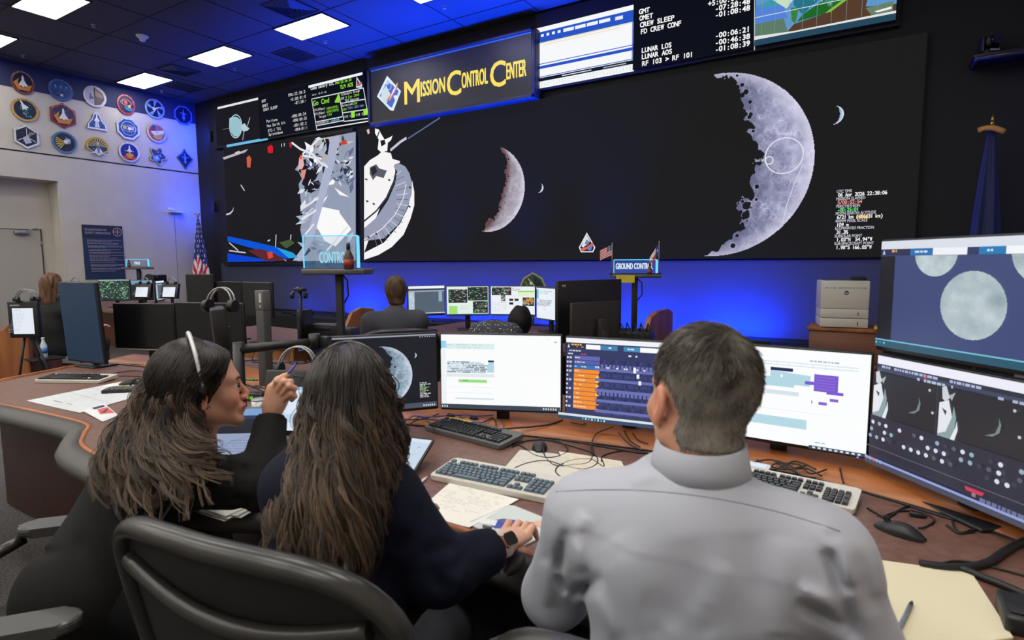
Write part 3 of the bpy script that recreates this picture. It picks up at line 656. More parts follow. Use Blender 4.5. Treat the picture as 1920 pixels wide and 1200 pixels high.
for k in range(60):
    u, v = rg.uniform(.4, .78), rg.uniform(.36, .8); P.line([(mx0+(mx1-mx0)*u, 4.31+.94*v), (mx0+(mx1-mx0)*(u+rg.uniform(-.03, .03)), 4.31+.94*(v+rg.uniform(-.05, .05)))], 0.006, (170, 220, 210))
for k in range(9): P.rect(mx0+0.16*(k+0.5), 4.39, 0.004, 0.78, (130, 150, 150))
P.rect(mx0, 4.66, mx1-mx0, 0.008, (220, 230, 230)); mp([(0, .08), (1, .08), (1, .11), (.3, .1), (0, .13)], (226, 228, 226)); mp([(0, 0), (1, 0), (1, .08), (0, .08)], (38, 72, 92)); mp([(.86, .15), (.97, .17), (.97, .14), (.88, .13)], (240, 240, 240))
P.build('display_picture', WALLSCREEN, dr_)

# ================================================================ left wall: patches, poster, sensor
def plane_left(cy, cz, off=0.03):
    """local x runs along the wall away from the camera, so that prints read the right way round"""
    return lambda x, y, l: (LEFT_X+off+l, cy+x, cz+y)
PATCH = attr_mat('enamel_print', rough=0.42)
def ngon(n, r, a=0, sx=1, sy=1): return [(r*sx*math.cos(a+2*PI*k/n), r*sy*math.sin(a+2*PI*k/n)) for k in range(n)]
def shuttle(P, s, col=(236, 236, 240), a=0.0, ox=0, oy=0):
    pts = [(0, 1), (.13, .75), (.16, .2), (.55, -.45), (.55, -.62), (.15, -.62), (.13, -.78), (-.13, -.78), (-.15, -.62), (-.55, -.62), (-.55, -.45), (-.16, .2), (-.13, .75)]
    P.poly([(ox+s*(x*math.cos(a)-y*math.sin(a)), oy+s*(x*math.sin(a)+y*math.cos(a))) for x, y in pts], col)
R_ = 0.30
patches = [  # px, py, shape, border, field, motif, label
 (42.5, 155, 'oval', (150, 90, 80), (24, 30, 60), 'launch', 'round patch with white shuttle on its pad, top row nearest the picture edge'),
 (114, 169, 'round', (70, 90, 150), (38, 84, 140), 'sky', 'round sky blue patch with three small figures, top row second from left'),
 (178, 181, 'round', (206, 206, 216), (176, 172, 190), 'split', 'round silver patch split by a dark planet half, top row third'),
 (236.5, 196, 'oval', (176, 60, 80), (38, 40, 70), 'planet', 'oval red rimmed patch with orbiting rings, top row above the eight sided patch'),
 (290.5, 204, 'round', (150, 180, 236), (28, 40, 84), 'claws', 'round blue white patch with jagged black star, top row fifth from left'),
 (343.5, 216, 'octagon', (90, 120, 200), (16, 26, 74), 'cross', 'dark blue octagonal patch with pale cross, nearest the video wall in the top row'),
 (47, 206, 'round', (206, 160, 80), (26, 40, 70), 'collage', 'round gold rimmed patch with busy green and blue scene, middle row leftmost'),
 (118.5, 217, 'hexagon', (170, 50, 60), (40, 46, 92), 'launch', 'red rimmed hexagonal patch with shuttle over orange ground, middle row'),
 (182, 230, 'bell', (220, 224, 236), (40, 76, 150), 'shuttle', 'bell shaped blue patch with a white shuttle climbing, middle row'),
 (240.5, 241, 'octagon', (214, 218, 230), (40, 84, 160), 'orbit', 'white rimmed octagonal blue patch with orbit lines, middle row centre'),
 (294, 249, 'round', (210, 200, 206), (176, 96, 60), 'bands', 'round patch with red, white and yellow bands, middle row rightmost'),
 (50, 256.5, 'hexagon', (224, 226, 232), (20, 30, 50), 'cube', 'white rimmed hexagonal patch with black cube and robot arm, bottom row leftmost'),
 (121.5, 267, 'round', (92, 150, 206), (22, 34, 60), 'rays', 'round light blue rimmed patch with yellow rays, bottom row second from left'),
 (183.5, 276.5, 'fan', (216, 180, 70), (34, 70, 120), 'sunrise', 'patch with yellow sunburst over a white winged shuttle, bottom row third'),
 (242.5, 285, 'round', (226, 226, 232), (24, 50, 140), 'rocket', 'round white rimmed patch with a rocket on red flames, bottom row fourth'),
 (296, 292, 'gear', (200, 190, 120), (60, 74, 110), 'crab', 'irregular crab shaped patch in blue and gold, bottom row fifth'),
 (347, 298, 'diamond', (80, 100, 120), (18, 26, 64), 'cross', 'dark diamond shaped patch with glowing blue star, bottom row nearest the video wall')]
for i, (ux, uy, shp, bc_, fc, motif, lab) in enumerate(patches):
    c = px_(ux, uy, LEFT_X+0.03); r = 0.30; PS = 0.75 if i not in (7, 9) else 0.82
    out = {'oval': ngon(40, r, 0, .86, 1), 'round': ngon(40, r), 'octagon': ngon(8, r*1.06, PI/8), 'hexagon': ngon(6, r*1.12, PI/6+0.0, .95, .95),
           'bell': [(-.26, -.20), (.26, -.2), (.24, -.06), (.13, .08), (.07, .26), (0, .31), (-.07, .26), (-.13, .08), (-.24, -.06)],
           'fan': [(r*math.cos(a)*1.0, r*math.sin(a)) for a in np.linspace(-0.25, PI+0.25, 28)]+[(-.12, -.16), (0, -.22), (.12, -.16)],
           'gear': [((.23+.06*math.cos(5*a+.6))*math.cos(a), (.25+.06*math.cos(5*a+.6))*math.sin(a)) for a in np.linspace(0, 2*PI, 50, endpoint=False)],
           'diamond': [(0, .34), (.08, .2), (.27, .02), (.1, -.18), (0, -.34), (-.1, -.18), (-.27, .02), (-.08, .2)]}[shp]
    if shp == 'bell': out = [(x, y*1.0) for x, y in out]
    b = MB(); Mx = Matrix(((0, 0, 1, LEFT_X), (1, 0, 0, c.y), (0, 1, 0, c.z), (0, 0, 0, 1)))
    b.prism([(x*PS, y*PS) for x, y in out], 0.012, 0.03, Mx, bev=0.0); o = b.build('mission_patch', mat('patch_edge', (40, 44, 60), 0.6)); tag(o, lab, 'wall patch', 'mission patches on the left wall')
    P = Paint((lambda cy, cz, k: lambda x, y, l: (LEFT_X+0.03+l, cy+x*k, cz+y*k))(c.y, c.z, PS), step=0.0006)
    P.poly(out, bc_); P.poly([(x*.97, y*.97) for x, y in out], tuple(int(v*0.8) for v in bc_) if motif in ('rays', 'launch') else bc_); inn = [(x*.82, y*.82) for x, y in out]; P.poly(inn, fc)
    for k in range(26):    # tiny letters of the name ring
        a = PI*(0.1+k/25*0.8) if k < 26 else 0
        q = 0.905*r*(0.9 if shp in ('bell', 'diamond', 'gear') else 1)
        if shp in ('round', 'oval', 'octagon', 'hexagon', 'fan') and k % 5 != 4:
            cx_, cy_ = q*math.cos(a)*(.86 if shp == 'oval' else 1), q*math.sin(a); P.rect(cx_-.006, cy_-.008, .012, .016, (34, 38, 60) if sum(bc_) > 420 else (230, 230, 230))
    rr = random.Random(i*7+1)
    if motif == 'launch': P.poly([(-.22, -.02), (.0, -.08), (.2, -.04), (.12, -.2), (-.12, -.2)], (206, 130, 50)); P.rect(-.05, -.12, .04, .26, (60, 60, 70)); P.rect(.02, -.12, .035, .26, (80, 80, 90)); shuttle(P, .17, (236, 236, 240), 0, 0, .02); P.poly([(-.2, -.02), (-.08, .1), (-.12, -.06)], (190, 140, 60))
    elif motif == 'sky':
        P.poly([(-.2, -.02), (.2, -.02), (.14, -.18), (-.14, -.18)], (30, 66, 120))
        for k in (-.13, 0, .13): P.rect(k-.008, .04, .016, .08, (190, 200, 220)); P.rect(k-.02, .09, .04, .012, (190, 200, 220))
        P.rect(-.03, -.17, .07, .06, (220, 200, 210))
    elif motif == 'split': P.poly([(0, .24), (.2, .12), (.24, -.04), (.14, -.2), (0, -.24)], (74, 58, 66)); P.poly([(0, .2), (.16, .08), (.2, -.02), (0, .02)], (150, 120, 100)); P.rect(-.01, -.24, .016, .5, (60, 60, 76)); shuttle(P, .10, (60, 70, 130), .3, -.1, -.02)
    elif motif == 'planet': P.ring(0, .05, .12, .012, (200, 80, 100)); P.ring(0, .05, .16, .01, (200, 190, 220), ry=.08); P.poly(circ(.06, -.12, .12, .07), (46, 120, 170)); P.poly(circ(-.02, .05, .05), (210, 90, 80)); P.poly(circ(.08, -.05, .04), (226, 170, 60))
    elif motif == 'claws':
        for k in range(5): a = k*2*PI/5+.3; P.poly([(.24*math.cos(a-.25), .24*math.sin(a-.25)), (.24*math.cos(a+.2), .24*math.sin(a+.2)), (.04*math.cos(a+1), .04*math.sin(a+1))], (130, 170, 240))
        shuttle(P, .12, (230, 235, 250), -1.1)
    elif motif == 'cross': P.rect(-.012, -.18, .024, .36, (150, 180, 250)); P.rect(-.12, .04, .24, .02, (150, 180, 250)); P.poly(circ(0, -.1, .06, .03), (120, 150, 240)); P.poly([(0, .2), (.04, 0), (0, -.2), (-.04, 0)], (110, 150, 255))
    elif motif == 'collage':
        for k in range(26): a, q = rr.uniform(0, 6.3), rr.uniform(0, .2); P.poly([(q*math.cos(a)+rr.uniform(-.06, .06), q*math.sin(a)+rr.uniform(-.06, .06)) for _ in range(3)], rr.choice([(60, 120, 90), (40, 90, 170), (220, 220, 230), (200, 150, 60), (20, 30, 40), (50, 150, 180)]))
        shuttle(P, .14, (240, 240, 244), .5, -.04, .1)
    elif motif == 'shuttle': P.poly([(-.06, -.14), (.06, -.14), (.03, .1), (-.03, .1)], (226, 230, 240)); shuttle(P, .13, (246, 246, 250), 0, 0, .12); P.rect(-.2, -.17, .4, .018, (230, 230, 240)); P.rect(-.005, -.14, .01, .2, (40, 76, 150))
    elif motif == 'orbit':
        P.ring(0, .0, .19, .012, (220, 226, 240)); P.ring(0, 0, .2, .01, (220, 226, 240), ry=.09); P.rect(-.14, .03, .28, .012, (236, 236, 240)); P.rect(-.14, -.03, .28, .012, (236, 236, 240)); P.poly([(-.15, .05), (-.06, .02), (-.07, -.03), (-.14, -.02)], (210, 196, 60)); shuttle(P, .09, (240, 240, 244), -1.5, .05, 0)
    elif motif == 'bands': P.rect(-.22, .05, .44, .035, (190, 50, 50)); P.poly([(-.2, .02), (.22, .1), (.2, -.02), (-.1, -.1)], (230, 230, 234)); P.poly([(-.14, -.12), (.2, 0), (.12, -.2), (-.06, -.22)], (214, 160, 50)); P.rect(-.02, -.02, .03, .24, (120, 140, 200)); P.poly(circ(-.1, .14, .06), (60, 80, 120))
    elif motif == 'cube':
        for a in ((0, 0, 0, .22), (0, 0, .2, -.12), (0, 0, -.2, -.12)): P.line([(a[0], a[1]), (a[2], a[3])], .016, (214, 218, 226))
        P.poly([(0, 0), (.16, .08), (.22, .16), (.06, .12)], (120, 128, 150)); P.poly([(-.1, -.05), (.02, .05), (.1, -.14), (-.04, -.2)], (176, 190, 210)); P.poly([(-.03, -.03), (.06, 0), (.03, .06)], (214, 180, 70))
    elif motif == 'rays':
        for k in range(6): a = 2.6+k*.28; P.poly([(.02, 0), (.23*math.cos(a), .23*math.sin(a)), (.23*math.cos(a+.13), .23*math.sin(a+.13))], (226, 196, 70))
        P.poly(circ(.06, .04, .08), (150, 170, 200)); shuttle(P, .1, (236, 236, 240), -.9, .04, .03)
    elif motif == 'sunrise':
        for k in range(11): a = .15+k*.28; P.poly([(0, .04), (.24*math.cos(a), .24*math.sin(a)), (.24*math.cos(a+.1), .24*math.sin(a+.1))], (236, 206, 60))
        shuttle(P, .2, (226, 226, 232), 0, 0, -.04); P.poly([(-.3, -.2), (0, -.1), (.3, -.2), (.1, -.18), (0, -.24), (-.1, -.18)], (206, 208, 216)); P.poly([(0, .12), (.04, -.02), (.02, -.16), (-.02, -.16), (-.04, -.02)], (120, 124, 140))
    elif motif == 'rocket': P.rect(-.02, -.14, .04, .3, (236, 236, 240)); shuttle(P, .12, (230, 232, 240), 0, 0, .08); P.poly([(-.22, -.16), (-.05, -.1), (0, -.16), (.06, -.1), (.2, -.16), (.1, -.22), (-.1, -.22)], (220, 80, 40)); P.poly([(-.12, -.08), (0, -.02), (.12, -.08), (0, -.2)], (236, 160, 60)); P.text('106', -.14, 0, .045, (230, 206, 90)); P.text('30', .06, 0, .045, (230, 206, 90))
    elif motif == 'crab':
        for k in range(14): a, q = rr.uniform(0, 6.3), rr.uniform(.04, .18); P.poly(circ(q*math.cos(a), q*math.sin(a), rr.uniform(.012, .03)), rr.choice([(220, 200, 120), (30, 40, 70), (120, 160, 220), (230, 230, 236)]))
        P.poly([(-.16, -.02), (0, .02), (.06, -.12), (-.06, -.2), (-.16, -.14)], (120, 160, 226)); P.poly([(-.1, -.05), (0, -.03), (-.02, -.14)], (220, 226, 240))
    for k in range(7):
        a, q = rr.uniform(0, 6.3), rr.uniform(.05, .2); P.poly(circ(q*math.cos(a), q*math.sin(a), .006, n=6), (230, 230, 236))
    P.build('patch_print', PATCH, o)
# poster
b = MB(); b.box((LEFT_X+0.012, 6.33, 1.775), (0.02, 0.80, 1.19)); po = b.build('wall_poster', mat('poster_board', (30, 34, 54), 0.6)); tag(po, 'tall dark blue poster headed Foundations of Flight Operations, on the pale wall beside the door', 'poster')
P = Paint(plane_left(6.33, 1.775, 0.0225), 0.0005)
P.rect(-.4, -.595, .8, 1.19, (38, 58, 92)); P.rect(-.4, .32, .8, .275, (42, 44, 66))
P.text('FOUNDATIONS OF', -.35, .47, .045, (196, 200, 214), width=.42); P.text('FLIGHT OPERATIONS', -.35, .40, .045, (196, 200, 214), width=.50)
P.poly(circ(.29, .46, .095), (190, 180, 186)); P.poly(circ(.29, .46, .082), (44, 44, 66)); P.ring(.29, .46, .06, .008, (200, 120, 100), ry=.03); P.rect(.285, .40, .01, .12, (230, 230, 236)); P.rect(.2, .455, .18, .008, (200, 140, 120))
yy = .26; rr = random.Random(5)
for para in (2, 2, 3, 2, 2, 2, 1, 2, 1, 3, 2, 1):
    for q in range(para):
        if yy < -.57: break
        wl = rr.uniform(.62, .7) if q < para-1 else rr.uniform(.3, .6); xx = -.33
        while xx < -.33+wl: ww = rr.uniform(.02, .06); P.rect(xx, yy, ww, .009, (150, 168, 196) if q else (190, 170, 160)); xx += ww+.008
        yy -= .022
    yy -= .018
P.build('poster_print', PRINT, po)
b = MB(); b.box((LEFT_X+0.02, 7.86, 2.84), (0.04, 0.16, 0.06), bev=0.01); b.box((LEFT_X+0.10, 7.95, 2.76), (0.2, 0.34, 0.018), bev=0.004); b.cyl((LEFT_X+0.03, 7.82, 2.84), (LEFT_X+0.05, 7.82, 2.84), 0.02); b.cyl((LEFT_X+0.03, 7.9, 2.84), (LEFT_X+0.05, 7.9, 2.84), 0.02)
tag(b.build('wall_sensor', m_white), 'small white sensor box on a shelf, high on the wall left of the striped flag', 'sensor')
# camera on a shelf, top right
t = empty('wall_shelf', (0, 0, 0), 0, 'black bracket shelf high on the dark wall at the top right', 'shelf')
c0 = wc(1822, 116); s = MB(); s.box((1.14, FRONT_Y-0.2, c0[1]-0.02), (0.62, 0.40, 0.03), bev=0.006); s.build('shelf_board', m_dkmetal, t)
s = MB(); s.tube([(0.86, FRONT_Y-0.40, c0[1]-0.05), (1.44, FRONT_Y-0.40, c0[1]-0.05)], 0.025, 10); s.tube([(0.86, FRONT_Y-0.4, c0[1]-0.05), (0.86, FRONT_Y-0.0, c0[1]-0.05)], 0.02, 10); s.build('shelf_rail', mat('rail_metal', (70, 70, 80), 0.35, metal=0.6), t)
zc = c0[1]-0.004
t = empty('robotic_camera', (0.98, FRONT_Y-0.22, zc), 0.5, 'black robotic camera on the high shelf at the top right', 'camera')
s = MB(); s.box((0, 0, 0.03), (0.17, 0.17, 0.06), bev=0.012); s.build('camera_base', m_blackpl, t)
for q in (-.085, .085): MB().box((q, 0, .13), (.022, .09, .17), bev=.01).build('camera_yoke', m_blackpl, t)
s = MB(); s.box((0, 0, .15), (.14, .16, .12), bev=.03); s.build('camera_head', m_blackpl, t)
s = MB(); s.cyl((0, -.07, .15), (0, -.12, .15), .05, n=24); s.build('lens', mat('lens_glass', (14, 14, 30), 0.1), t)
s = MB(); s.box((0, -.087, .05), (.1, .004, .018)); s.build('name_plate', m_silver, t)
s = MB(); s.tube([(1.1, FRONT_Y-.3, zc+.01), (1.16, FRONT_Y-.25, zc+.08), (1.24, FRONT_Y-.3, zc+.02), (1.3, FRONT_Y-.25, zc+.07), (1.4, FRONT_Y-.3, zc+.012), (1.44, FRONT_Y-.2, zc+.012)], .006, 6); tag(s.build('cable', m_cable), 'thin looped cable lying on the high bracket shelf beside the camera', 'cable')
# ================================================================ monitors
def frame_of(A, B):
    """yaw and centre from the left and right ends of a screen"""
    d = Vector((B[0]-A[0], B[1]-A[1])); return math.atan2(d.y, d.x), Vector(((A[0]+B[0])/2, (A[1]+B[1])/2)), d.length
def monitor(A, B, zb, h=0.345, paint=None, label='', desk=0.74, tilt=0.0, stand=True, group=None, portrait=False, off=False, arm=False, name='monitor', thick=0.028, bez=0.008, edge=None):
    yw, c, w_ = frame_of(A, B)
    root = empty(name, (c.x, c.y, desk), yw, label, 'monitor', group)
    Rt = Matrix.Translation((0, 0, zb-desk)) @ Matrix.Rotation(-tilt, 4, 'X')
    s = MB(); s.box((0, thick/2+0.002, h/2), (w_, thick, h), bev=0.006); o = s.build('housing', edge or m_blackpl, root); o.matrix_local = Rt
    s = MB(); s.box((0, thick+0.012, h*0.5), (w_*0.5, 0.03, h*0.5), bev=0.012); o2 = s.build('rear_cover', m_blackpl, root); o2.matrix_local = Rt
    s = MB(); s.box((0, 0.0, h/2+0.004), (w_-2*bez, 0.004, h-2*bez-0.006)); o3 = s.build('screen', m_screenoff, root); o3.matrix_local = Rt
    if not off or paint:
        P = Paint(lambda x, y, l: (x, -0.0022-l, y), step=0.00025); P.ox = -w_/2+bez; P.oy = bez+0.007; P.w = w_-2*bez; P.h = h-2*bez-0.006
        if paint: paint(P)
        p = P.build('screen_picture', SCREEN, o3)
    if stand:
        s = MB(); s.box((0, 0.075, (zb-desk+h*0.4)/2), (0.06, 0.03, zb-desk+h*0.4), bev=0.006); s.build('stand_neck', m_dkmetal, root)
        s = MB(); s.box((0, 0.07, 0.007), (0.24, 0.18, 0.013), bev=0.005); s.build('stand_base', m_dkmetal, root)
    return root
def U(P, u, v, w_, h, col, l=None):   # rectangle in fractions, v from the top
    return P.rect(P.ox+u*P.w, P.oy+(1-v-h)*P.h, w_*P.w, h*P.h, col, l)
def UP(P, pts, col): return P.poly([(P.ox+u*P.w, P.oy+(1-v)*P.h) for u, v in pts], col)
def UT(P, body, u, v, cap, col, **k): return P.text(body, P.ox+u*P.w, P.oy+(1-v)*P.h, cap*P.h, col, **k)
rs = random.Random(21)
def taskbar(P, col=(52, 60, 72), hh=.045, right=True):
    U(P, 0, 1-hh, 1, hh, col)
    for k in range(3): U(P, .01+k*.02, 1-hh*.72, .010, hh*.45, (210, 220, 230))
    for k in range(6 if right else 0): U(P, .86+k*.02, 1-hh*.72, .010, hh*.45, (214, 218, 224))
def words(P, u, v, w_, hh, col, lines=1, dv=.03, fill=.8):
    for i in range(lines):
        x = 0
        while x < w_*(1 if i < lines-1 else .7):
            q = rs.uniform(.008, .03)
            if rs.random() < fill: U(P, u+x, v+i*dv, min(q, w_-x), hh, col)
            x += q+.006
def p_moon(P):
    U(P, 0, 0, 1, 1, (13, 18, 30)); U(P, 0, .0, 1, .02, (150, 156, 170)); U(P, 0, .93, 1, .07, (72, 80, 94))
    img, mk = moon_img(200, 0.30, tint=((96, 118, 136), (186, 208, 220)), craters=240, seed=9)
    crop_raster(P, P.ox+.545*P.w, P.oy+.465*P.h, .395*P.h, img, mk)
    P.ring(P.ox+.70*P.w, P.oy+.47*P.h, .026, .0012, (200, 214, 220)); P.ring(P.ox+.655*P.w, P.oy+.46*P.h, .005, .0012, (240, 240, 240)); U(P, .625, .545, .02, .008, (240, 240, 240))
    img, mk = moon_img(24, 0.5, rot=-.1, tint=((170, 190, 214), (220, 232, 240)), craters=0, jag=.02); crop_raster(P, P.ox+.812*P.w, P.oy+.72*P.h, .012, img, mk)
    for i in range(10): words(P, .855, .655+i*.021, .11 if i % 2 else .07, .012, [(200, 206, 210), (200, 206, 210), (190, 200, 206), (120, 200, 120), (190, 200, 206), (206, 190, 90), (180, 190, 200), (200, 206, 210), (200, 200, 206), (200, 206, 210)][i], fill=.95)
    for k in range(7): U(P, .86+k*.02, .028, .008, .008, (220, 224, 230))
    for k in range(6): U(P, .88+k*.018, .955, .009, .022, (226, 230, 236))
GANTT = [(180, 206, 222), (158, 196, 216), (205, 222, 232), (146, 160, 172)]
def p_plan(P):
    U(P, 0, 0, 1, 1, (250, 251, 251)); U(P, 0, .085, .045, .10, (150, 210, 240)); U(P, .045, .12, .41, .075, (222, 238, 238))
    for k in range(8): U(P, .05+k*.05, .125, .001, .06, (150, 180, 190))
    words(P, .05, .13, .4, .012, (190, 206, 214)); words(P, .05, .165, .4, .012, (200, 214, 220)); U(P, 0, .2, .045, .75, (238, 242, 246))
    for i in range(7):
        u = .055
        while u < .34-.0*i: q = rs.uniform(.02, .09); U(P, u, .36+i*.022, q, .018, rs.choice([(148, 168, 182), (120, 140, 156), (176, 200, 214), (200, 220, 232)])); u += q+.006
    U(P, .405, .335, .05, .024, (30, 50, 84)); UP(P, [(.41, .36), (.455, .36), (.455, .50), (.395, .50), (.395, .44)], (178, 214, 230))
    U(P, .05, .52, .41, .045, (226, 232, 236)); U(P, .155, .60, .24, .040, (150, 222, 128)); words(P, .16, .61, .1, .012, (90, 150, 80)); U(P, .125, .85, .33, .02, (206, 222, 232)); U(P, .05, .70, .4, .005, (230, 234, 238)); U(P, .05, .78, .4, .005, (230, 234, 238))
    U(P, .40, .30, .06, .6, (246, 250, 251)) if False else None
    words(P, .95, .07, .035, .012, (140, 146, 156)); U(P, .90, .04, .006, .008, (230, 90, 90)); taskbar(P, (58, 68, 82), .06)
def p_table(P):
    U(P, 0, 0, 1, 1, (52, 58, 100)); U(P, 0, 0, 1, .06, (240, 242, 246)); U(P, 0, .06, .17, .075, (44, 46, 68)); UP(P, [(.012, .125), (.022, .075), (.032, .125)], (210, 216, 226)); words(P, .045, .075, .12, .02, (240, 180, 80)); words(P, .09, .105, .06, .012, (200, 170, 130))
    U(P, .17, .075, .12, .06, (250, 250, 250)); U(P, .29, .075, .14, .06, (66, 130, 176)); words(P, .30, .095, .12, .018, (220, 236, 244)); U(P, .43, .075, .05, .06, (50, 60, 100)); U(P, .48, .075, .13, .06, (66, 140, 186)); words(P, .51, .095, .07, .018, (226, 240, 246)); U(P, .61, .075, .39, .06, (250, 250, 250))
    words(P, .03, .155, .15, .016, (220, 224, 234)); words(P, .02, .195, .05, .016, (230, 232, 240)); words(P, .13, .195, .05, .014, (214, 60, 90)); words(P, .52, .18, .1, .02, (230, 232, 240))
    y = .225
    for i in range(12):
        c = [(96, 104, 178), (86, 92, 172), (48, 116, 186)][i] if i < 3 else (242, 142, 44)
        U(P, .075, y, .215, .052, c); words(P, .08, y+.018, .08+.03*(i % 3), .012, (250, 226, 190)); U(P, .012, y+.015, .014, .026, (216, 222, 236))
        if i < 3 or i % 2: U(P, .034, y+.015, .02, .026, (200, 206, 226))
        if i in (4, 5, 6, 8): U(P, .262, y+.018, .022, .022, (250, 210, 90))
        y += .0575
    for i in range(12):
        yy = .25+i*.055; U(P, .30, yy, .7, .045, [(58, 64, 116), (104, 112, 176), (58, 64, 116)][i % 3] if i % 2 else (48, 52, 96))
        for k in range(22): U(P, .30+k*.032, yy, .012, .045, [(38, 42, 78), (60, 68, 120), (50, 56, 104)][(k*7+i) % 3])
    for i in range(5): U(P, .30, .32+i*.13, .7, .035, (104, 112, 176))
    for k in range(9): words(P, .30+k*.075, .30-.0*k, .045, .018, (236, 238, 244))
    for u, v in ((.60, .3), (.625, .36), (.64, .44), (.60, .28)): U(P, u, v, .02, .05, (244, 246, 250))
    U(P, .0, .925, 1, .03, (214, 226, 234)); U(P, 0, .955, 1, .045, (44, 70, 100))
    for k in range(8): U(P, .2+k*.025, .962, .012, .024, (200, 220, 236) if k % 2 else (70, 170, 200))
def p_gantt(P):
    U(P, 0, 0, 1, 1, (251, 252, 253)); words(P, .68, .10, .2, .014, (170, 174, 182)); U(P, .0, .135, .94, .012, (214, 232, 238)); U(P, .0, .165, .94, .012, (214, 232, 238))
    for k in range(14): U(P, .02+k*.068, .135, .001, .045, (150, 170, 180))
    U(P, .05, .24, .24, .18, (180, 212, 226)); U(P, .0, .24, .15, .20, (150, 220, 140)); U(P, .12, .25, .22, .12, (172, 206, 222)); UP(P, [(.30, .27), (.40, .29), (.40, .34), (.26, .36), (.2, .33)], (210, 226, 236))
    U(P, .46, .20, .13, .035, (24, 40, 84)); UP(P, [(.46, .235), (.69, .26), (.69, .37), (.6, .37), (.6, .40), (.43, .40), (.43, .30), (.46, .30)], (178, 214, 228)); U(P, .52, .27, .012, .03, (246, 250, 252))
    U(P, .71, .235, .13, .175, (122, 90, 206)); U(P, .66, .315, .06, .035, (122, 90, 206)); U(P, .78, .40, .09, .03, (122, 90, 206)); U(P, .80, .47, .045, .03, (130, 98, 210)); U(P, .74, .515, .045, .03, (130, 98, 210)); U(P, .70, .51, .006, .03, (130, 98, 210))
    for i in range(5): U(P, .715, .26+i*.03, .11, .004, (150, 126, 222))
    U(P, .05, .44, .58, .045, (216, 226, 236)); U(P, .08, .565, .34, .042, (146, 222, 116)); words(P, .1, .64, .2, .01, (190, 196, 206)); U(P, .0, .72, .68, .10, (180, 216, 228)); U(P, 0, .80, .18, .025, (150, 170, 190)); U(P, .20, .87, .12, .03, (180, 220, 206)); U(P, .3, .64, .5, .004, (226, 230, 234)); words(P, .7, .93, .16, .012, (170, 190, 210))
    for i in range(9): words(P, .05, .26+i*.02, .2, .008, (140, 170, 190))
    U(P, .70, .965, .3, .035, (60, 70, 90))
    for k in range(9): U(P, .72+k*.03, .973, .016, .018, (220, 226, 234))
def sc_ship(P, u, v, k):
    """small picture of the white service module and crescent"""
    a = lambda pts, c: UP(P, [(u+x*k, v+y*k*1.6) for x, y in pts], c)
    a([(0, 0), (.045, -.02), (.065, .05), (.04, .12), (0, .14)], (226, 230, 236)); a([(0, .14), (.04, .12), (.065, .05), (.07, -.0), (.085, .05), (.08, .10), (.06, .145), (0, .18)], (140, 160, 164)); a([(0, .18), (.06, .15), (.085, .09), (.09, .06), (.096, .10), (.08, .16), (.04, .2), (0, .205)], (226, 232, 236))
    a([(.01, -.07), (.03, -.08), (.05, -.03), (.03, -.01), (.015, -.02)], (206, 210, 216)); a([(.045, -.04), (.075, -.06), (.06, -.02)], (170, 174, 180)); a([(.015, .02), (.04, .03), (.035, .05)], (60, 60, 64))
def p_thumbs(P):
    U(P, 0, 0, 1, 1, (46, 47, 62)); U(P, 0, 0, 1, .075, (236, 236, 248)); U(P, 0, .11, 1, .03, (64, 70, 96)); words(P, .0, .085, .9, .022, (176, 184, 220)); words(P, .28, .125, .3, .022, (180, 190, 214)); words(P, .72, .13, .25, .022, (170, 180, 206)); U(P, .33, .085, .012, .03, (220, 80, 110))
    U(P, 0, .15, 1, .40, (40, 40, 46)); U(P, .41, .15, .006, .40, (58, 58, 66)); U(P, .86, .15, .006, .40, (58, 58, 66))
    sc_ship(P, .0, .28, 1.15); sc_ship(P, .43, .28, 1.15); sc_ship(P, .87, .28, 1.15)
    for u in (.25, .68): UP(P, [(u, .44), (u+.05, .40), (u+.065, .33), (u+.062, .28), (u+.075, .33), (u+.07, .39), (u+.04, .43)], (120, 134, 128))
    for u in (.375, .40, .81, .84): P.poly(circ(P.ox+u*P.w, P.oy+(.80 if u in (.375, .81) else .62)*P.h, .0045, n=10), (190, 196, 200))
    U(P, 0, .55, 1, .38, (44, 45, 60))
    for r in range(3):
        for k in range(22):
            c = rs.choice([(214, 220, 236), (214, 220, 236), (150, 172, 190), (88, 90, 104), (60, 60, 74), None])
            if c: P.poly(circ(P.ox+(.02+k*.047)*P.w, P.oy+(.385-r*.062)*P.h, .0068, n=16), c)
    U(P, .0, .83, 1, .004, (120, 122, 140)); UP(P, [(.62, .86), (.72, .86), (.71, .89), (.63, .89)], (206, 60, 86)); U(P, .66, .89, .02, .03, (150, 120, 130)); words(P, .7, .905, .3, .03, (110, 116, 150)); U(P, 0, .935, 1, .02, (150, 162, 220)); U(P, 0, .955, 1, .045, (72, 76, 92))
    for k in range(5): U(P, .01+k*.025, .93, .014, .03, (150, 170, 210) if k != 2 else (226, 110, 120))
